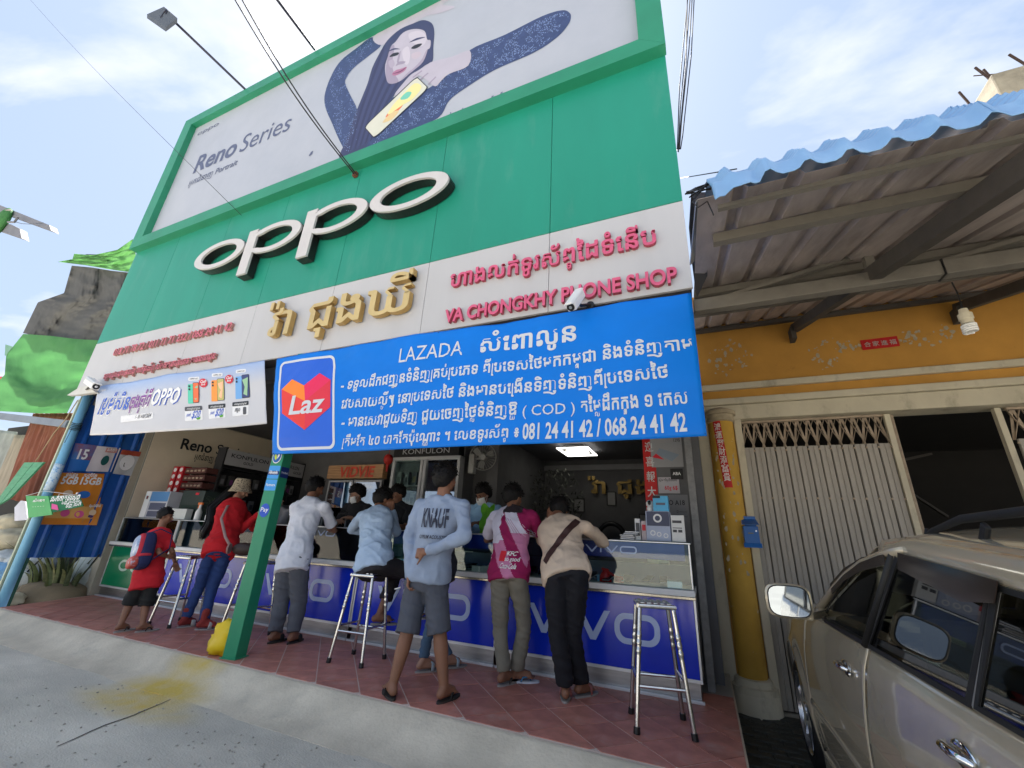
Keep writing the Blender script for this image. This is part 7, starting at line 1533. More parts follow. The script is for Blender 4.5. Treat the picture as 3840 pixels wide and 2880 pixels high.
def person(label, J, skin=SKD, shirt=None, pants=None, s=1.0, facing=1, sleeve='short', leg='long', hp=.5, seed=1, loc=None, headf=None, headup=(0, 0, 1), hair_kw=None, do_face=False, hands=(), untuck=.1, shirt_pick=None, shirt_mats=None, fat=1.0, shirt_name='shirt', bare=True, pants_w=1.0, feet=True, waist_drop=None, vox=.0085, hem=None, sh_amp=.0125):
    pv, nk, hd = J['pelvis'], J['neck'].lerp(J['head'], .2), J['head']-V(0, 0, .012); sl, sr_ = J['shL'], J['shR']; hsc = 1.12*s
    right = (sr_-sl); W = right.length; right = right.normalized(); ax = (nk-pv).normalized(); fw = ax.cross(right).normalized()*1.0; right = fw.cross(ax).normalized()
    t = thing('person', label, 'person', (pv.x, pv.y, 0)); F = fw*facing
    def ring(u, rx, ry, k=0, lean=0): c = pv.lerp(nk, u); return (c-F*lean, right*rx*s*k_, fw*ry*s*k_)
    k_ = fat
    def torso(mb, g=0, u0=-.14, top=True, flare=0):
        R_ = [(u0, .15, .105), (-.05, .168, .118), (.05, .165, .118), (.28, .142, .102), (.5, .155, .112), (.68, .172, .115), (.8, max(.165, W/2/s-.015), .1), (.9, max(.12, W/2/s-.075), .078)]
        if not g: g = -.012
        rings = [(pv.lerp(nk, u), right*(rx+g+flare*max(0, .35-u))*s*k_, fw*(ry+g+flare*.6*max(0, .35-u))*s*k_) for u, rx, ry in R_ if u >= u0]
        rings.append((pv.lerp(nk, .99), right*(.06+g*.7)*s, fw*(.058+g*.7)*s)); mb.loft(rings, 24)
    # body: one continuous skin surface
    b = MB(); torso(b); b.caps(pv.lerp(nk, .9), nk.lerp(hd, .55), .064*s, .057*s, 12)
    hf = Vector(headf) if headf is not None else F; R = head(b, hd, hf, headup, hsc)
    for q, sh, el, wr in ((-1, sl, J['elL'], J['wrL']), (1, sr_, J['elR'], J['wrR'])):
        b.caps(pv.lerp(nk, .97), sh, .042*s, .042*s, 12); b.caps(sh, el, .046*s, .036*s, 12); b.caps(el, el.lerp(wr, .3), .037*s, .038*s, 12); b.caps(el.lerp(wr, .3), wr, .038*s, .024*s, 12)
    for h_ in hands: hand(b, J[h_[0]], *h_[1:])
    feet_ = []
    for q in ('L', 'R'):
        hip = pv+right*(.085 if q == 'R' else -.085)*s-ax*.05*s; kn, an = J['kn'+q], J['an'+q]; lw_ = .82*min(1, pants_w) if leg != 'shorts' else 1
        b.caps(hip, kn, .08*s*lw_, .055*s*lw_, 14); b.caps(kn, kn.lerp(an, .32), .054*s*lw_, .056*s*lw_, 14); b.caps(kn.lerp(an, .32), an, .056*s*lw_, .034*s, 14)
        if feet: feet_.append(foot(b, an, J['toe'+q], s))
    body = remesh('body', b, vox, skin, t, sm=3)
    if hair_kw is not None: hair(body, hd, R, hsc, seed=seed, **hair_kw)
    if do_face: face(body, hd, R, hsc)
    # shirt
    m = MB(); torso(m, .02, u0=-.14-untuck if hem is None else hem, flare=.03)
    for sh, el, wr in ((sl, J['elL'], J['wrL']), (sr_, J['elR'], J['wrR'])):
        m.caps(pv.lerp(nk, .86).lerp(sh, .5), sh, .06*s, .062*s, 12); m.caps(pv.lerp(nk, .98), sh+ax*.0, .05*s, .05*s, 12)
        if sleeve == 'long': m.caps(sh, el, .063*s, .053*s, 14); m.tube([el, el.lerp(wr, .5), el.lerp(wr, .93), el.lerp(wr, .97)], [.053*s, .047*s, .039*s, .039*s], 14)
        elif sleeve == 'rolled': m.caps(sh, el, .063*s, .053*s, 14); m.tube([el, el.lerp(wr, .55)], [.053*s, .046*s], 14)
        else: d = (el-sh).normalized(); m.tube([sh, sh.lerp(el, .45), sh.lerp(el, .78)], [.062*s, .062*s, .066*s], 14)
    remesh(shirt_name, m, .0095, shirt, t, sm=4, disp=folds(seed, sh_amp), mats=shirt_mats, pick=shirt_pick)
    m = MB(); m.tube([nk.lerp(hd, -.12)+right*.066*s*cos(a_*pi/10)+fw*.062*s*sin(a_*pi/10)-ax*.012 for a_ in range(21)], .010*s, 8)
    m.build('collar', shirt if not isinstance(shirt_mats, list) else shirt_mats[-1], t, smooth='all')
    # trousers or shorts
    m = MB(); rg = [(pv.lerp(nk, u), right*(rx+.004)*s*k_, fw*(ry+.004)*s*k_) for u, rx, ry in ((-.22, .13, .1), (-.12, .168, .118), (-.02, .165, .115), (.06, .148, .1), (.1, .14, .095))]; m.loft(rg, 20)
    for q in ('L', 'R'):
        hip = pv+right*(.085 if q == 'R' else -.085)*s-ax*.06*s; kn, an = J['kn'+q], J['an'+q]; g = pants_w
        if leg == 'long': m.caps(hip, hip.lerp(kn, .5), .1*s*g*(k_*.5+.5), .085*s*g, 14); m.caps(hip.lerp(kn, .5), kn, .085*s*g, .072*s*g, 14); m.tube([kn, kn.lerp(an, .5), kn.lerp(an, .96)], [.072*s*g, .068*s*g, .064*s*g], 14)
        elif leg == 'crop': m.caps(hip, kn, .1*s*g, .075*s*g, 14); m.tube([kn, kn.lerp(an, .62)], [.075*s*g, .07*s*g], 14)
        else: m.caps(hip, hip.lerp(kn, .5), .1*s*g, .095*s*g, 14); m.tube([hip.lerp(kn, .5), kn.lerp(an, hp)], [.095*s*g, .098*s*g], 16)
    remesh('trousers' if leg != 'shorts' else 'shorts', m, .0095, pants, t, sm=3, disp=pfolds(seed+3, .014))
    return t, body, R, right, fw, ax
def J(x, y, Y): return D(x, y, Y=Y)
CL = lambda n, c, **k: mat(n, c, .85, var=.12, vs_=6, bump=.5, bs=16, **k)
GT_ = CL('grey_blue_tee', (.27, .325, .43)); GSH = CL('grey_shorts', (.075, .08, .1)); DKF = mat('dark_foam', (.04, .035, .03), .8)
def surf_print(par, name, s, o_, width, size, right, up, m_, probe, off=.02, res=3, shear=0, lift=.004):
    "lettering laid on a garment: every vertex is cast onto the cloth along the probe direction"
    m = MB(); text(m, s, V(0, 0, 0), width=width, size=size, xd=(1, 0, 0), up=(0, 0, 1), off=off, res=res, shear=shear); g_ob = par; me = g_ob.data; off_ = WL[g_ob.name]
    from mathutils.bvhtree import BVHTree
    bv = BVHTree.FromPolygons([v.co+off_ for v in me.vertices], [tuple(p.vertices) for p in me.polygons]); out = []
    for v in m.v:
        p = Vector(o_)+Vector(right)*v[0]+Vector(up)*v[2]-Vector(probe)*.5; h = bv.ray_cast(p, Vector(probe)); out.append(h[0]-Vector(probe)*lift if h[0] is not None else p+Vector(probe)*.5)
    m.v = [tuple(p) for p in out]; return m.build(name, m_, g_ob, fixn=False)
def shape_print(par, name, polys, o_, right, up, probe, m_, lift=.003, step=.012):
    from mathutils.bvhtree import BVHTree
    me = par.data; off_ = WL[par.name]; bv = BVHTree.FromPolygons([v.co+off_ for v in me.vertices], [tuple(p.vertices) for p in me.polygons]); m = MB()
    for loop in polys:
        x0 = min(p[0] for p in loop); x1 = max(p[0] for p in loop); y0 = min(p[1] for p in loop); y1 = max(p[1] for p in loop)
        l = ccw(list(loop)); pl = [(-(l[(i+1) % len(l)][1]-l[i][1]), (l[(i+1) % len(l)][0]-l[i][0]), (l[(i+1) % len(l)][1]-l[i][1])*l[i][0]-(l[(i+1) % len(l)][0]-l[i][0])*l[i][1]) for i in range(len(l))]
        n, k = max(1, int((x1-x0)/step)), max(1, int((y1-y0)/step))
        for i in range(n):
            for j in range(k):
                q = clip([(x0+(x1-x0)*(i+a)/n, y0+(y1-y0)*(j+b)/k) for a, b in ((0, 0), (1, 0), (1, 1), (0, 1))], pl)
                if not q: continue
                hs_ = [bv.ray_cast(Vector(o_)+Vector(right)*u+Vector(up)*v-Vector(probe)*.5, Vector(probe))[0] for u, v in q]
                if all(h is not None for h in hs_): m.add([h-Vector(probe)*lift for h in hs_], [tuple(range(len(q)))])
    return m.build(name, m_, par, fixn=False, smooth='all') if m.v else None
def kid(t, nm): return [c for c in t.children if c.name.startswith(nm)][0]
# 1 the man in grey long sleeves
Jk = dict(pelvis=J(924, 1238, 3.25), neck=J(958, 1083, 3.28), head=J(962, 1032, 3.3), shL=J(909, 1092, 3.26), shR=J(1000, 1093, 3.28), elL=J(884, 1160, 3.2), wrL=J(886, 1240, 3.14), elR=J(1003, 1160, 3.14), wrR=J(918, 1193, 3.06),
          knL=J(880, 1366, 3.16), knR=J(950, 1366, 3.24), anL=V(-2.24, 3.10, .085), anR=V(-1.88, 3.24, .085), toeL=V(-2.40, 3.23, .025), toeR=V(-1.86, 3.43, .025))
t, body, R, rt, fw_, ax = person('man in grey long sleeved shirt and grey shorts, hands behind his back', Jk, SKD, GT_, GSH, sleeve='long', leg='shorts', hp=.02, seed=3, headf=(.25, 1, -.12), hair_kw=dict(tufts=260, vol=1.04), hands=(('wrL', (.05, -.1, -1), (-.9, -.3, 0), .75, 1, 1.0), ('wrR', (-1, .12, -.1), (0, -1, .2), .9, -1, .95)), hem=-.1, fat=1.02)
for q in 'LR': slipper(t, Jk['an'+q], Jk['toe'+q], DKF, mat('dark_strap', (.02, .018, .016), .7))
sh = kid(t, 'shirt'); PRN = flat('print_navy_ink', (.02, .025, .05)); pr_ = V(-.35, 1, 0).normalized()
o_ = Jk['neck']; prt = V(1, .1, 0).normalized()
p0 = J(920, 1135, 3.2); surf_print(sh, 'lettering', 'KNAUF', p0+V(-.0, 0, -.01), .235, .21, prt, (0, 0, 1), PRN, V(0, 1, 0), off=.03, lift=.011); 
p0 = J(916, 1163, 3.2); surf_print(sh, 'lettering', 'GYPSUM ACOUSTIC', p0, .23, .04, prt, (0, 0, 1), PRN, V(0, 1, 0), off=.02, shear=.15, lift=.009)
w0 = Jk['wrL']; m = MB(); m.tube([w0+V(-.05, -.04, -.1), w0+V(-.09, -.06, -.115)], .004, 6); tagp(m.build('cigarette', WHITE), 'white cigarette held by man in grey shirt', 'cigarette')
# 2 the man in the magenta jersey
MAG = CL('jersey_magenta', (.3, .008, .085)); LIL = CL('jersey_lilac', (.68, .64, .76)); PNKJ = CL('jersey_pink', (.55, .2, .36)); BLK_C = CL('black_collar', (.03, .02, .025)); KHK = CL('khaki_trousers', (.19, .175, .14))
Jf = dict(pelvis=J(1100, 1228, 3.82), neck=J(1107, 1104, 3.98), head=J(1108, 1072, 4.07), shL=J(1069, 1116, 3.98), shR=J(1148, 1116, 3.98), elL=J(1052, 1166, 4.22), wrL=J(1078, 1158, 4.45), elR=J(1172, 1160, 4.2), wrR=J(1140, 1150, 4.45),
          knL=J(1080, 1352, 3.86), knR=J(1132, 1350, 3.95), anL=V(-1.66, 3.83, .085), anR=V(-1.60, 3.98, .085), toeL=V(-1.62, 3.98, .025), toeR=V(-1.46, 4.06, .025))
o0 = J(1107, 1104, 3.9)
def jpick(p):
    u, v = p.x-o0.x, p.z-o0.z
    if v > -.015 and abs(u) < .09: return 3
    rg = .03*noise.noise(p*26)
    if u > .215: return 0
    if v < -.5: return 2 if -.5 < v+1.65*u < -.33 else 0
    a = v+1.65*u
    if u < (-.075 if v > -.3 else -.14)+rg: return 1
    if -.13 < a < .07: return 1 if v > -.2 else 2
    if -.52+rg*.5 < a < -.30: return 1 if v > -.27 else 2
    return 0
t, body, R, rt, fw_, ax = person('man in magenta and white football jersey leaning on the counter', Jf, SKD, MAG, KHK, sleeve='short', leg='long', seed=8, headf=(.35, 1, -.35), hair_kw=dict(tufts=60), shirt_pick=jpick, shirt_mats=[MAG, LIL, PNKJ, BLK_C], hem=-.2, hands=(('wrL', (.4, 1, 0), (0, 0, 1), .3, 1), ('wrR', (-.4, 1, 0), (0, 0, 1), .3, -1)), pants_w=.95)
slipper(t, Jf['anL'], Jf['toeL'], mat('grey_foam', (.3, .28, .26), .7), DKF); slipper(t, Jf['anR'], Jf['toeR'], mat('white_foam', (.6, .65, .72), .7), mat('blue_strap', (.06, .2, .38), .6))
sh = kid(t, 'shirt'); p0 = J(1087, 1199, 3.7)
surf_print(sh, 'lettering', 'KFC', p0+V(.03, 0, .0), .085, .05, V(1, 0, 0), (0, 0, 1), WT, V(0, 1, 0), off=.03, shear=.15, lift=.008); surf_print(sh, 'lettering', 'so good', p0+V(.02, 0, -.045), .13, .05, V(1, 0, 0), (0, 0, 1), WT, V(0, 1, 0), off=.02, lift=.008)
surf_print(sh, 'lettering', 'Coca-Cola', p0+V(-.02, 0, -.105), .15, .06, V(1, 0, 0), (0, 0, 1), WT, V(0, 1, 0), off=.02, shear=.3, lift=.008)
shape_print(sh, 'badge_print', [[(-.035, -.05), (.02, -.05), (.02, .035), (-.035, .035)]], p0, V(1, 0, 0), V(0, 0, 1), V(0, 1, 0), PR, .004)
for k in range(9):
    x0_ = -.1+.028*k; L_ = [(x0_, -.02-.01*k), (x0_+.004, -.02-.01*k), (x0_+.12, -.16-.01*k), (x0_+.116, -.16-.01*k)]
    shape_print(sh, 'stripe_print', [L_], V(o0.x, 3.7, o0.z-.02), V(1, 0, 0), V(0, 0, 1), V(0, 1, 0), MAG if k < 5 else LIL, .003, .02)
# 3 the person in the beige jumper
BGE = CL('beige_jumper', (.6, .47, .36)); BLT = CL('black_trousers', (.008, .008, .012)); BRN = mat('brown_strap', (.05, .02, .018), .6)
Jb = dict(pelvis=J(1222, 1232, 3.74), neck=J(1203, 1124, 4.04), head=J(1206, 1099, 4.18), shL=J(1182, 1142, 4.02), shR=J(1266, 1140, 4.0), elL=J(1170, 1168, 4.2), wrL=J(1186, 1120, 4.12), elR=J(1303, 1170, 4.28), wrR=J(1258, 1160, 4.5),
          knL=J(1204, 1370, 3.72), knR=J(1238, 1370, 3.82), anL=V(-1.10, 3.76, .09), anR=V(-1.02, 3.92, .09), toeL=V(-1.14, 3.9, .025), toeR=V(-.95, 4.05, .025))
t, body, R, rt, fw_, ax = person('person in beige jumper and black trousers bent over the counter', Jb, SKD, BGE, BLT, sleeve='long', leg='long', seed=14, headf=(-.2, .7, -.75), headup=(0, .7, .7), hair_kw=dict(tufts=50), hands=(('wrL', (.15, 0, 1), (-.5, -1, 0), .5, 1), ('wrR', (-.6, .7, 0), (0, 0, 1), .3, -1)), hem=-.16, fat=1.1, pants_w=1.05)
for q, c_ in (('L', 'pink'), ('R', 'pink')): slipper(t, Jb['an'+q], Jb['toe'+q], mat('grey_foam'), mat('pink_strap', (.4, .15, .14), .6), kind='slide')
sh = kid(t, 'shirt'); q0, q1 = J(1225, 1118, 3.6), J(1172, 1215, 3.6); d = (q1-q0); L_ = d.length; d = d.normalized(); nn = V(d.z, 0, -d.x)
w0_ = .027; pol = [(0-w0_*abs(nn.x)*0, 0)]; A_ = V(0, 0, 0); lp = [(-nn.x*w0_, -nn.z*w0_), (nn.x*w0_, nn.z*w0_), (d.x*L_+nn.x*w0_, d.z*L_+nn.z*w0_), (d.x*L_-nn.x*w0_, d.z*L_-nn.z*w0_)]
shape_print(sh, 'shoulder_strap', [lp], q0, V(1, 0, 0), V(0, 0, 1), V(0, 1, 0), BRN, .007, .015)
m = MB(); m.tube([Jb['neck']+V(.075*cos(a_*pi/8), .05+.06*sin(a_*pi/8), .01+.02*sin(a_*pi/8)) for a_ in range(17)], .017, 8); m.build('brown_collar', mat('brown_collar', (.16, .08, .07), .8), t, smooth='all')
# 4 the seated man
PBS = CL('pale_blue_shirt', (.42, .54, .7)); DKT = CL('dark_trousers', (.02, .017, .02))
Js = dict(pelvis=V(-3.13, 3.75, .86), neck=J(812, 1103, 4.02), head=J(827, 1077, 4.10), shL=J(782, 1116, 3.98), shR=J(836, 1122, 4.06), elL=J(760, 1142, 4.16), wrL=J(800, 1150, 4.36), elR=J(856, 1148, 4.24), wrR=J(846, 1100, 4.12),
          knL=V(-3.14, 4.14, .73), knR=V(-2.82, 4.16, .76), anL=V(-3.16, 3.98, .34), anR=V(-2.86, 4.10, .42), toeL=V(-3.05, 4.08, .29), toeR=V(-2.76, 4.2, .36))
t, body, R, rt, fw_, ax = person('man in pale blue shirt seated on bar stool, hand at his head', Js, SKD, PBS, DKT, sleeve='long', leg='crop', seed=21, headf=(.45, 1, -.45), hair_kw=dict(tufts=80), hands=(('wrR', (-.35, .05, 1), (.6, -1, 0), .75, -1), ('wrL', (.7, .7, 0), (0, 0, 1), .3, 1)), hem=-.16, feet=True)
for q in 'LR': slipper(t, Js['an'+q], Js['toe'+q], mat('grey_foam'), DKF)
# 5 the man in the white tee
WTE = CL('white_tee', (.72, .73, .8)); SLT = CL('slate_trousers', (.1, .105, .125))
Jw = dict(pelvis=J(637, 1200, 3.82), neck=J(668, 1082, 4.0), head=J(681, 1052, 4.07), shL=J(637, 1096, 3.96), shR=J(700, 1096, 4.0), elL=J(640, 1150, 4.25), wrL=J(680, 1145, 4.45), elR=J(722, 1146, 4.26), wrR=J(693, 1140, 4.46),
          knL=J(608, 1300, 3.80), knR=J(645, 1302, 3.88), anL=V(-4.30, 3.74, .09), anR=V(-4.14, 3.84, .09), toeL=V(-4.32, 3.90, .025), toeR=V(-4.18, 4.0, .025))
t, body, R, rt, fw_, ax = person('man in plain white tee and slate trousers leaning on counter', Jw, SKD, WTE, SLT, sleeve='short', leg='long', seed=33, headf=(.3, 1, -.3), hair_kw=dict(tufts=70), hands=(('wrL', (.5, 1, 0), (0, 0, 1), .3, 1), ('wrR', (-.6, .8, 0), (0, 0, 1), .3, -1)), hem=-.26, pants_w=1.15, fat=1.02)
for q in 'LR': slipper(t, Jw['an'+q], Jw['toe'+q], DKF, mat('dark_strap'), kind='slide')
# 6 the woman in red
REDT = CL('red_top', (.52, .008, .014)); JNS = CL('blue_jeans', (.02, .05, .17))
Jr = dict(pelvis=J(478, 1178, 3.78), neck=J(507, 1084, 4.06), head=J(520, 1058, 4.12), shL=J(482, 1098, 3.95), shR=J(522, 1100, 4.14), elL=J(520, 1145, 4.05), wrL=J(560, 1108, 4.16), elR=J(548, 1140, 4.24), wrR=J(570, 1112, 4.3),
          knL=J(430, 1268, 3.72), knR=J(457, 1272, 3.82), anL=V(-5.70, 3.66, .09), anR=V(-5.42, 3.70, .09), toeL=V(-5.70, 3.84, .025), toeR=V(-5.30, 3.84, .025))
t, body, R, rt, fw_, ax = person('woman in red top, blue jeans and patterned bucket hat', Jr, SKL, REDT, JNS, s=.94, sleeve='long', leg='long', seed=41, headf=(.8, .8, -.35), hair_kw=dict(tufts=10), hands=(('wrL', (.8, .3, .3), (-.2, -.5, 1), .5, 1), ('wrR', (.6, .4, .4), (0, -.5, 1), .5, -1)), hem=-.22, pants_w=.88)
m = MB(); hd = Jr['head']; HATM = mat('patterned_hat', (.42, .34, .24), .9, var=.2, col2=(.06, .045, .03), mix2=(60, .52, .58)); fdir = V(.8, .8, -.2).normalized()
m.loft([(hd+V(0, 0, z), V(r_, 0, 0), V(0, r_, 0)) for z, r_ in ((-.035, .148), (-.03, .15), (.035, .116), (.05, .112), (.125, .1), (.15, .088), (.158, .03))], 26); hat = m.build('bucket_hat', HATM, t, smooth=True)
m = MB(); pts = [hd+V(-.06, -.05, .0), hd+V(-.13, -.10, -.12), Jr['shL']+V(-.09, -.08, -.02), J(455, 1130, 3.78), J(443, 1150, 3.74), J(437, 1165, 3.74)]; m.tube(pts, [.05, .06, .062, .055, .042, .012], 12)
for k in range(26): o_ = V(random.gauss(0, .03), random.gauss(0, .03), random.gauss(0, .02)); m.tube([p+o_ for p in pts], [.02, .022, .02, .016, .01, .002], 5)
m.build('long_hair', HAIR, t, smooth='all')
m = MB(); SB = mat('sling_strap', (.35, .22, .2), .7); m.tube([Jr['shR']+V(-.06, .0, .06), J(492, 1092, 3.87), J(478, 1120, 3.74), J(487, 1160, 3.64), J(498, 1180, 3.64)], .016, 8, sq=.3); m.build('bag_strap', SB, t, smooth='all')
bag = thing('shoulder_bag', 'small dark brown shoulder bag on the hip of woman in red', 'bag', tuple(J(512, 1185, 3.62))); BGM = mat('dark_brown_leather', (.035, .018, .015), .5, bump=.3, bs=40); c_ = J(514, 1186, 3.68)
m = MB(); m.ball(c_+V(.02, .06, 0), (.13, .055, .075), 18, 12, R=Matrix.Rotation(radians(35), 3, 'Z')); m.build('bag_body', BGM, bag, smooth='all'); m = MB(); m.tube([c_+V(-.10, -.05, 0), c_+V(-.085, -.04, 0)], .06, 16); m.build('bag_end', mat('pinkish_leather', (.3, .17, .15), .5), bag, smooth=True)
SCK = CL('red_socks', (.25, .03, .025))
for q in 'LR':
    a, to = Jr['an'+q], Jr['toe'+q]; m = MB(); foot(m, a, to, 1.0); m.caps(a+V(0, 0, .09), a, .042, .04, 12); remesh('sock', m, .007, SCK, t, sm=2); slipper(t, a, to, mat('grey_foam'), mat('pale_strap', (.5, .48, .45), .7), kind='slide')
# phone tablet in her hands
m = MB(); c_ = J(567, 1104, 4.2); Rq = Matrix.Rotation(radians(-35), 3, 'Y'); m.box((c_.x-.07, c_.y-.04, c_.z), (c_.x+.07, c_.y+.04, c_.z+.008), R=Rq); tagp(m.build('phone', mat('phone_white', (.6, .6, .62), .3), None, bevel=.002), 'pale phone held up by the woman in red', 'phone')
# 7 the boy
RTE = CL('red_jersey', (.52, .01, .02)); BSH = CL('black_shorts', (.012, .012, .012)); sB = .74
Jy = dict(pelvis=J(322, 1240, 3.24), neck=J(345, 1146, 3.28), head=J(358, 1113, 3.30), shL=J(328, 1158, 3.22), shR=J(362, 1160, 3.34), elL=J(345, 1195, 3.22), wrL=J(362, 1202, 3.34), elR=J(372, 1192, 3.36), wrR=J(378, 1215, 3.48),
          knL=J(282, 1300, 3.18), knR=J(316, 1304, 3.28), anL=V(-5.92, 3.13, .075), anR=V(-5.77, 3.26, .075), toeL=V(-5.95, 3.28, .025), toeR=V(-5.75, 3.40, .025))
t, body, R, rt, fw_, ax = person('boy in red football shirt and black shorts with a backpack', Jy, SKD, RTE, BSH, s=sB, sleeve='short', leg='shorts', hp=.12, seed=52, headf=(.75, .8, -.1), hair_kw=dict(tufts=40, nape=-.04), hands=(('wrR', (.3, .3, -.8), (-1, 0, 0), .5, -1, .8), ('wrL', (.6, .5, -.3), (0, 0, 1), .5, 1, .8)), hem=-.3, vox=.007, do_face=True)
for q in 'LR': slipper(t, Jy['an'+q], Jy['toe'+q], mat('grey_foam'), DKF, s=.85)
so_ = kid(t, 'shorts')
for dx in (0, .03): 
    q = J(335+dx*160, 1262, 3.2); shape_print(so_, 'stripe_print', [[(0, 0), (.014, 0), (-.005, -.2), (-.019, -.2)]], q, V(1, .2, 0).normalized(), V(0, 0, 1), V(0, 1, 0), REDT, .004, .02)
shb = kid(t, 'shirt'); shape_print(shb, 'sleeve_badge', [[(.022*cos(k*pi/6), .022*sin(k*pi/6)) for k in range(12)]], J(355, 1180, 3.0), V(1, .2, 0).normalized(), V(0, 0, 1), V(0, 1, 0), WT, .004, .01)
shape_print(shb, 'sleeve_badge', [[(.015*cos(k*pi/6), .015*sin(k*pi/6)) for k in range(12)]], J(355, 1180, 3.0), V(1, .2, 0).normalized(), V(0, 0, 1), V(0, 1, 0), PRN, .006, .01)
bk = thing('backpack', 'navy and red school backpack worn by the boy', 'backpack', tuple(J(305, 1195, 3.1))); NVY = CL('backpack_navy', (.015, .02, .08)); RDB = CL('backpack_red', (.5, .03, .05)); axb = (Jy['neck']-Jy['pelvis']).normalized(); cb_ = J(313, 1190, 3.13); back = V(-.25, -.97, 0).normalized(); rb = back.cross(axb).normalized()
def bbx(c, w_, d_, h_, name, m_, e=.6, par=bk):
    m = MB(); nu, nv = 24, 14; vs_ = []
    for j in range(nv+1):
        tt = pi*j/nv
        for i in range(nu):
            a = 2*pi*i/nu; g = lambda v, p: (abs(v)**p)*(1 if v > 0 else -1)
            vs_.append(c+rb*w_*g(sin(tt), e)*g(cos(a), e)+back*d_*g(sin(tt), e)*g(sin(a), e)+axb*h_*g(cos(tt), e))
    m.add(vs_, [(j*nu+i, (j+1)*nu+i, (j+1)*nu+(i+1) % nu, j*nu+(i+1) % nu) for j in range(nv) for i in range(nu)]); return m.build(name, m_, par, smooth='all')
bd_ = bbx(cb_, .135, .075, .2, 'bag_body', NVY); pk = bbx(cb_+back*.08-axb*.0+axb*.045, .10, .035, .12, 'front_pocket', mat('pocket_print', (.3, .4, .6), .4, var=.3, vs_=9, col2=(.65, .68, .75), mix2=(9, .45, .6), bump=0)); bbx(cb_+back*.055+axb*.04, .118, .045, .145, 'red_piping', RDB)
bbx(cb_+back*.085-axb*.125, .10, .045, .06, 'lower_pocket', mat('lower_pocket_red', (.5, .08, .06), .5, col2=(.4, .4, .5), mix2=(18, .55, .6))); bbx(cb_+rb*.0-axb*.07+back*.01, .145, .07, .022, 'red_band', RDB)
for q in (-1, 1): m = MB(); m.tube([cb_+rb*q*.07+axb*.19, cb_+rb*q*.08+axb*.23-back*.08, cb_+rb*q*.09+axb*.17-back*.2, cb_+rb*q*.1-axb*.0-back*.2, cb_+rb*q*.11-axb*.12-back*.06], .017, 8, sq=.4); m.build('shoulder_strap', RDB if q > 0 else NVY, bk, smooth='all')
# 8 the hidden customer in blue jeans and slippers
Jj = dict(pelvis=J(948, 1225, 3.85), neck=J(958, 1112, 4.0), head=J(962, 1086, 4.1), shL=J(930, 1122, 4.0), shR=J(985, 1122, 4.0), elL=J(925, 1160, 4.2), wrL=J(945, 1150, 4.4), elR=J(990, 1158, 4.2), wrR=J(970, 1150, 4.4),
          knL=J(930, 1340, 3.8), knR=J(938, 1345, 3.9), anL=V(-2.42, 3.76, .10), anR=V(-2.30, 4.0, .09), toeL=V(-2.34, 3.89, .025), toeR=V(-2.22, 4.12, .025))
t, body, R, rt, fw_, ax = person('customer in washed blue jeans hidden behind the grey shirted man', Jj, SKL, CL('dark_tee', (.03, .03, .04)), CL('washed_jeans', (.06, .11, .18)), s=.93, leg='long', seed=60, headf=(0, 1, -.4), hair_kw=dict(tufts=20), hands=(('wrL', (.4, 1, 0), (0, 0, 1), .3, 1), ('wrR', (-.4, 1, 0), (0, 0, 1), .3, -1)), pants_w=.72)
for q in 'LR': slipper(t, Jj['an'+q], Jj['toe'+q], mat('grey_foam'), mat('pale_blue_strap', (.45, .55, .6), .6), kind='slide')
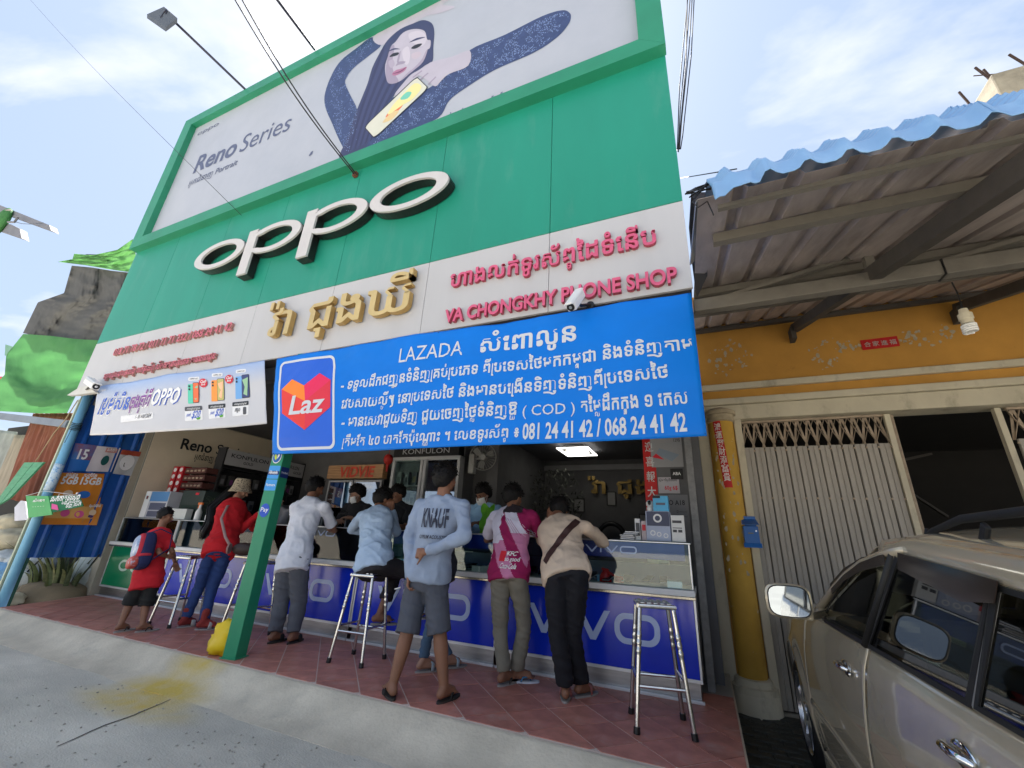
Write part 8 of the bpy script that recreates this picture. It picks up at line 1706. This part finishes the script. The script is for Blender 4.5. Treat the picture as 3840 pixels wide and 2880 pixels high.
# staff behind the counter
BTE = CL('black_tee', (.012, .012, .014)); MSK = mat('white_mask', (.72, .72, .7), .7, bump=.1)
def staff(label, hx_, hy, Y, look, shirt, mask=True, seed=70, s=.97, wl=None, wr=None, skin=SKL, vol=1.0, sleeve='short', tufts=90, hairy=None, lean=.1, hdirs=None):
    h = J(hx_, hy, Y); nk = h+V(-.0, lean*.4, -.15); pv = V(nk.x, Y+lean+.06, nk.z-.52); w_ = .2*s
    Jd = dict(pelvis=pv, neck=nk, head=h, shL=nk+V(-w_, .02, -.05), shR=nk+V(w_, .02, -.05)); Jd['elL'] = Jd['shL']+V(-.05, -.12, -.25); Jd['elR'] = Jd['shR']+V(.05, -.12, -.25); Jd['wrL'] = wl or Jd['elL']+V(.1, -.2, .03); Jd['wrR'] = wr or Jd['elR']+V(-.1, -.2, .03)
    for q, dx in (('L', -.1), ('R', .1)): Jd['kn'+q] = V(pv.x+dx, pv.y, .48); Jd['an'+q] = V(pv.x+dx, pv.y+.02, .08); Jd['toe'+q] = V(pv.x+dx, pv.y-.14, .02)
    hd_ = hdirs or ((.5, -.6, 0), (-.5, -.6, 0))
    t, body, R, rt, fw_, ax = person(label, Jd, skin, shirt, DKT, s=s, facing=-1, sleeve=sleeve, seed=seed, headf=look, hair_kw=dict(tufts=tufts, vol=vol, front=.05, nape=-.06), do_face=True, hands=(('wrL', hd_[0], (0, -.3, 1), .5, -1), ('wrR', hd_[1], (0, -.3, 1), .5, 1)), feet=False)
    if mask:
        h = h-V(0, 0, .012); s = s*1.12; r, f, up = R.col[0], R.col[1], R.col[2]; m = MB()
        m.grid(lambda u, v: h+r*(.068*sin((u-.5)*2.6))*s+f*(.078+.036*cos((u-.5)*2.6)*(1-.35*abs(2*v-1))-.03*abs(2*u-1)**2)*s+up*(-.015-.085*(1-v)+.005)*s, 18, 8); mk = m.build('face_mask', MSK, t, smooth='all', solid=.002)
        for q in (-1, 1): m = MB(); m.tube([h+r*q*.064*s+f*.06*s-up*.03*s, h+r*q*.08*s+f*.0-up*.0, h+r*q*.064*s+f*.06*s-up*.08*s], .0018, 5); m.build('ear_loop', MSK, mk)
    return t, Jd
a, b = J(738, 1118, 4.72), J(752, 1122, 4.74)
staff('masked staff member in black tee looking at a phone', 772, 1066, 4.98, (-.55, -1, -.5), BTE, seed=71, wl=J(728, 1126, 4.66), wr=J(756, 1118, 4.72), vol=1.12, tufts=160, hdirs=((.8, -.3, .1), (-.8, -.3, .0)))
m = MB(); c_ = J(742, 1108, 4.64); m.box((c_.x-.07, c_.y-.035, c_.z), (c_.x+.06, c_.y+.035, c_.z+.009), R=Matrix.Rotation(radians(25), 3, 'X')); tagp(m.build('phone', PHM[0], None, bevel=.002), 'dark phone in the hands of masked staff member', 'phone')
staff('young man in black tee looking down behind the counter', 860, 1066, 4.9, (-.5, -1, -.55), BTE, mask=False, seed=72, skin=SKD, vol=1.02, tufts=90)
staff('masked staff member half hidden behind the green post', 603, 1078, 4.95, (.2, -1, -.35), CL('grey_tee', (.25, .25, .27)), seed=73, vol=1.05)
staff('masked staff member in light blue shirt behind green bag', 1044, 1066, 5.05, (-.35, -1, -.6), CL('light_blue_tee', (.3, .5, .7)), seed=74, skin=SKD, wr=J(1040, 1130, 4.75), vol=1.1, tufts=110)
# green plastic bag on the counter
m = MB(); c_ = J(1055, 1112, 4.55); GBG = cloth_trans('green_plastic', (.2, .6, .04), .35); nu, nv = 26, 18; vs_ = []
for j in range(nv+1):
    v = j/nv
    for i in range(nu):
        a = 2*pi*i/nu; wv = .10*(1-.25*v)+.01*sin(5*a+v*4); vs_.append(V(c_.x+wv*cos(a)+.02*noise.noise(V(a, v*5, 2)), c_.y+.55*wv*sin(a)+.02*noise.noise(V(a*2, v*6, 5)), 1.2+.3*v+.03*sin(a*2)*v))
m.add(vs_, [(j*nu+i, j*nu+(i+1) % nu, (j+1)*nu+(i+1) % nu, (j+1)*nu+i) for j in range(nv) for i in range(nu)]); solid_thing('plastic_bag', 'bright green plastic bag standing on the counter', 'bag', m, GBG, smooth='all')
bpy.data.scenes.remove(TS)
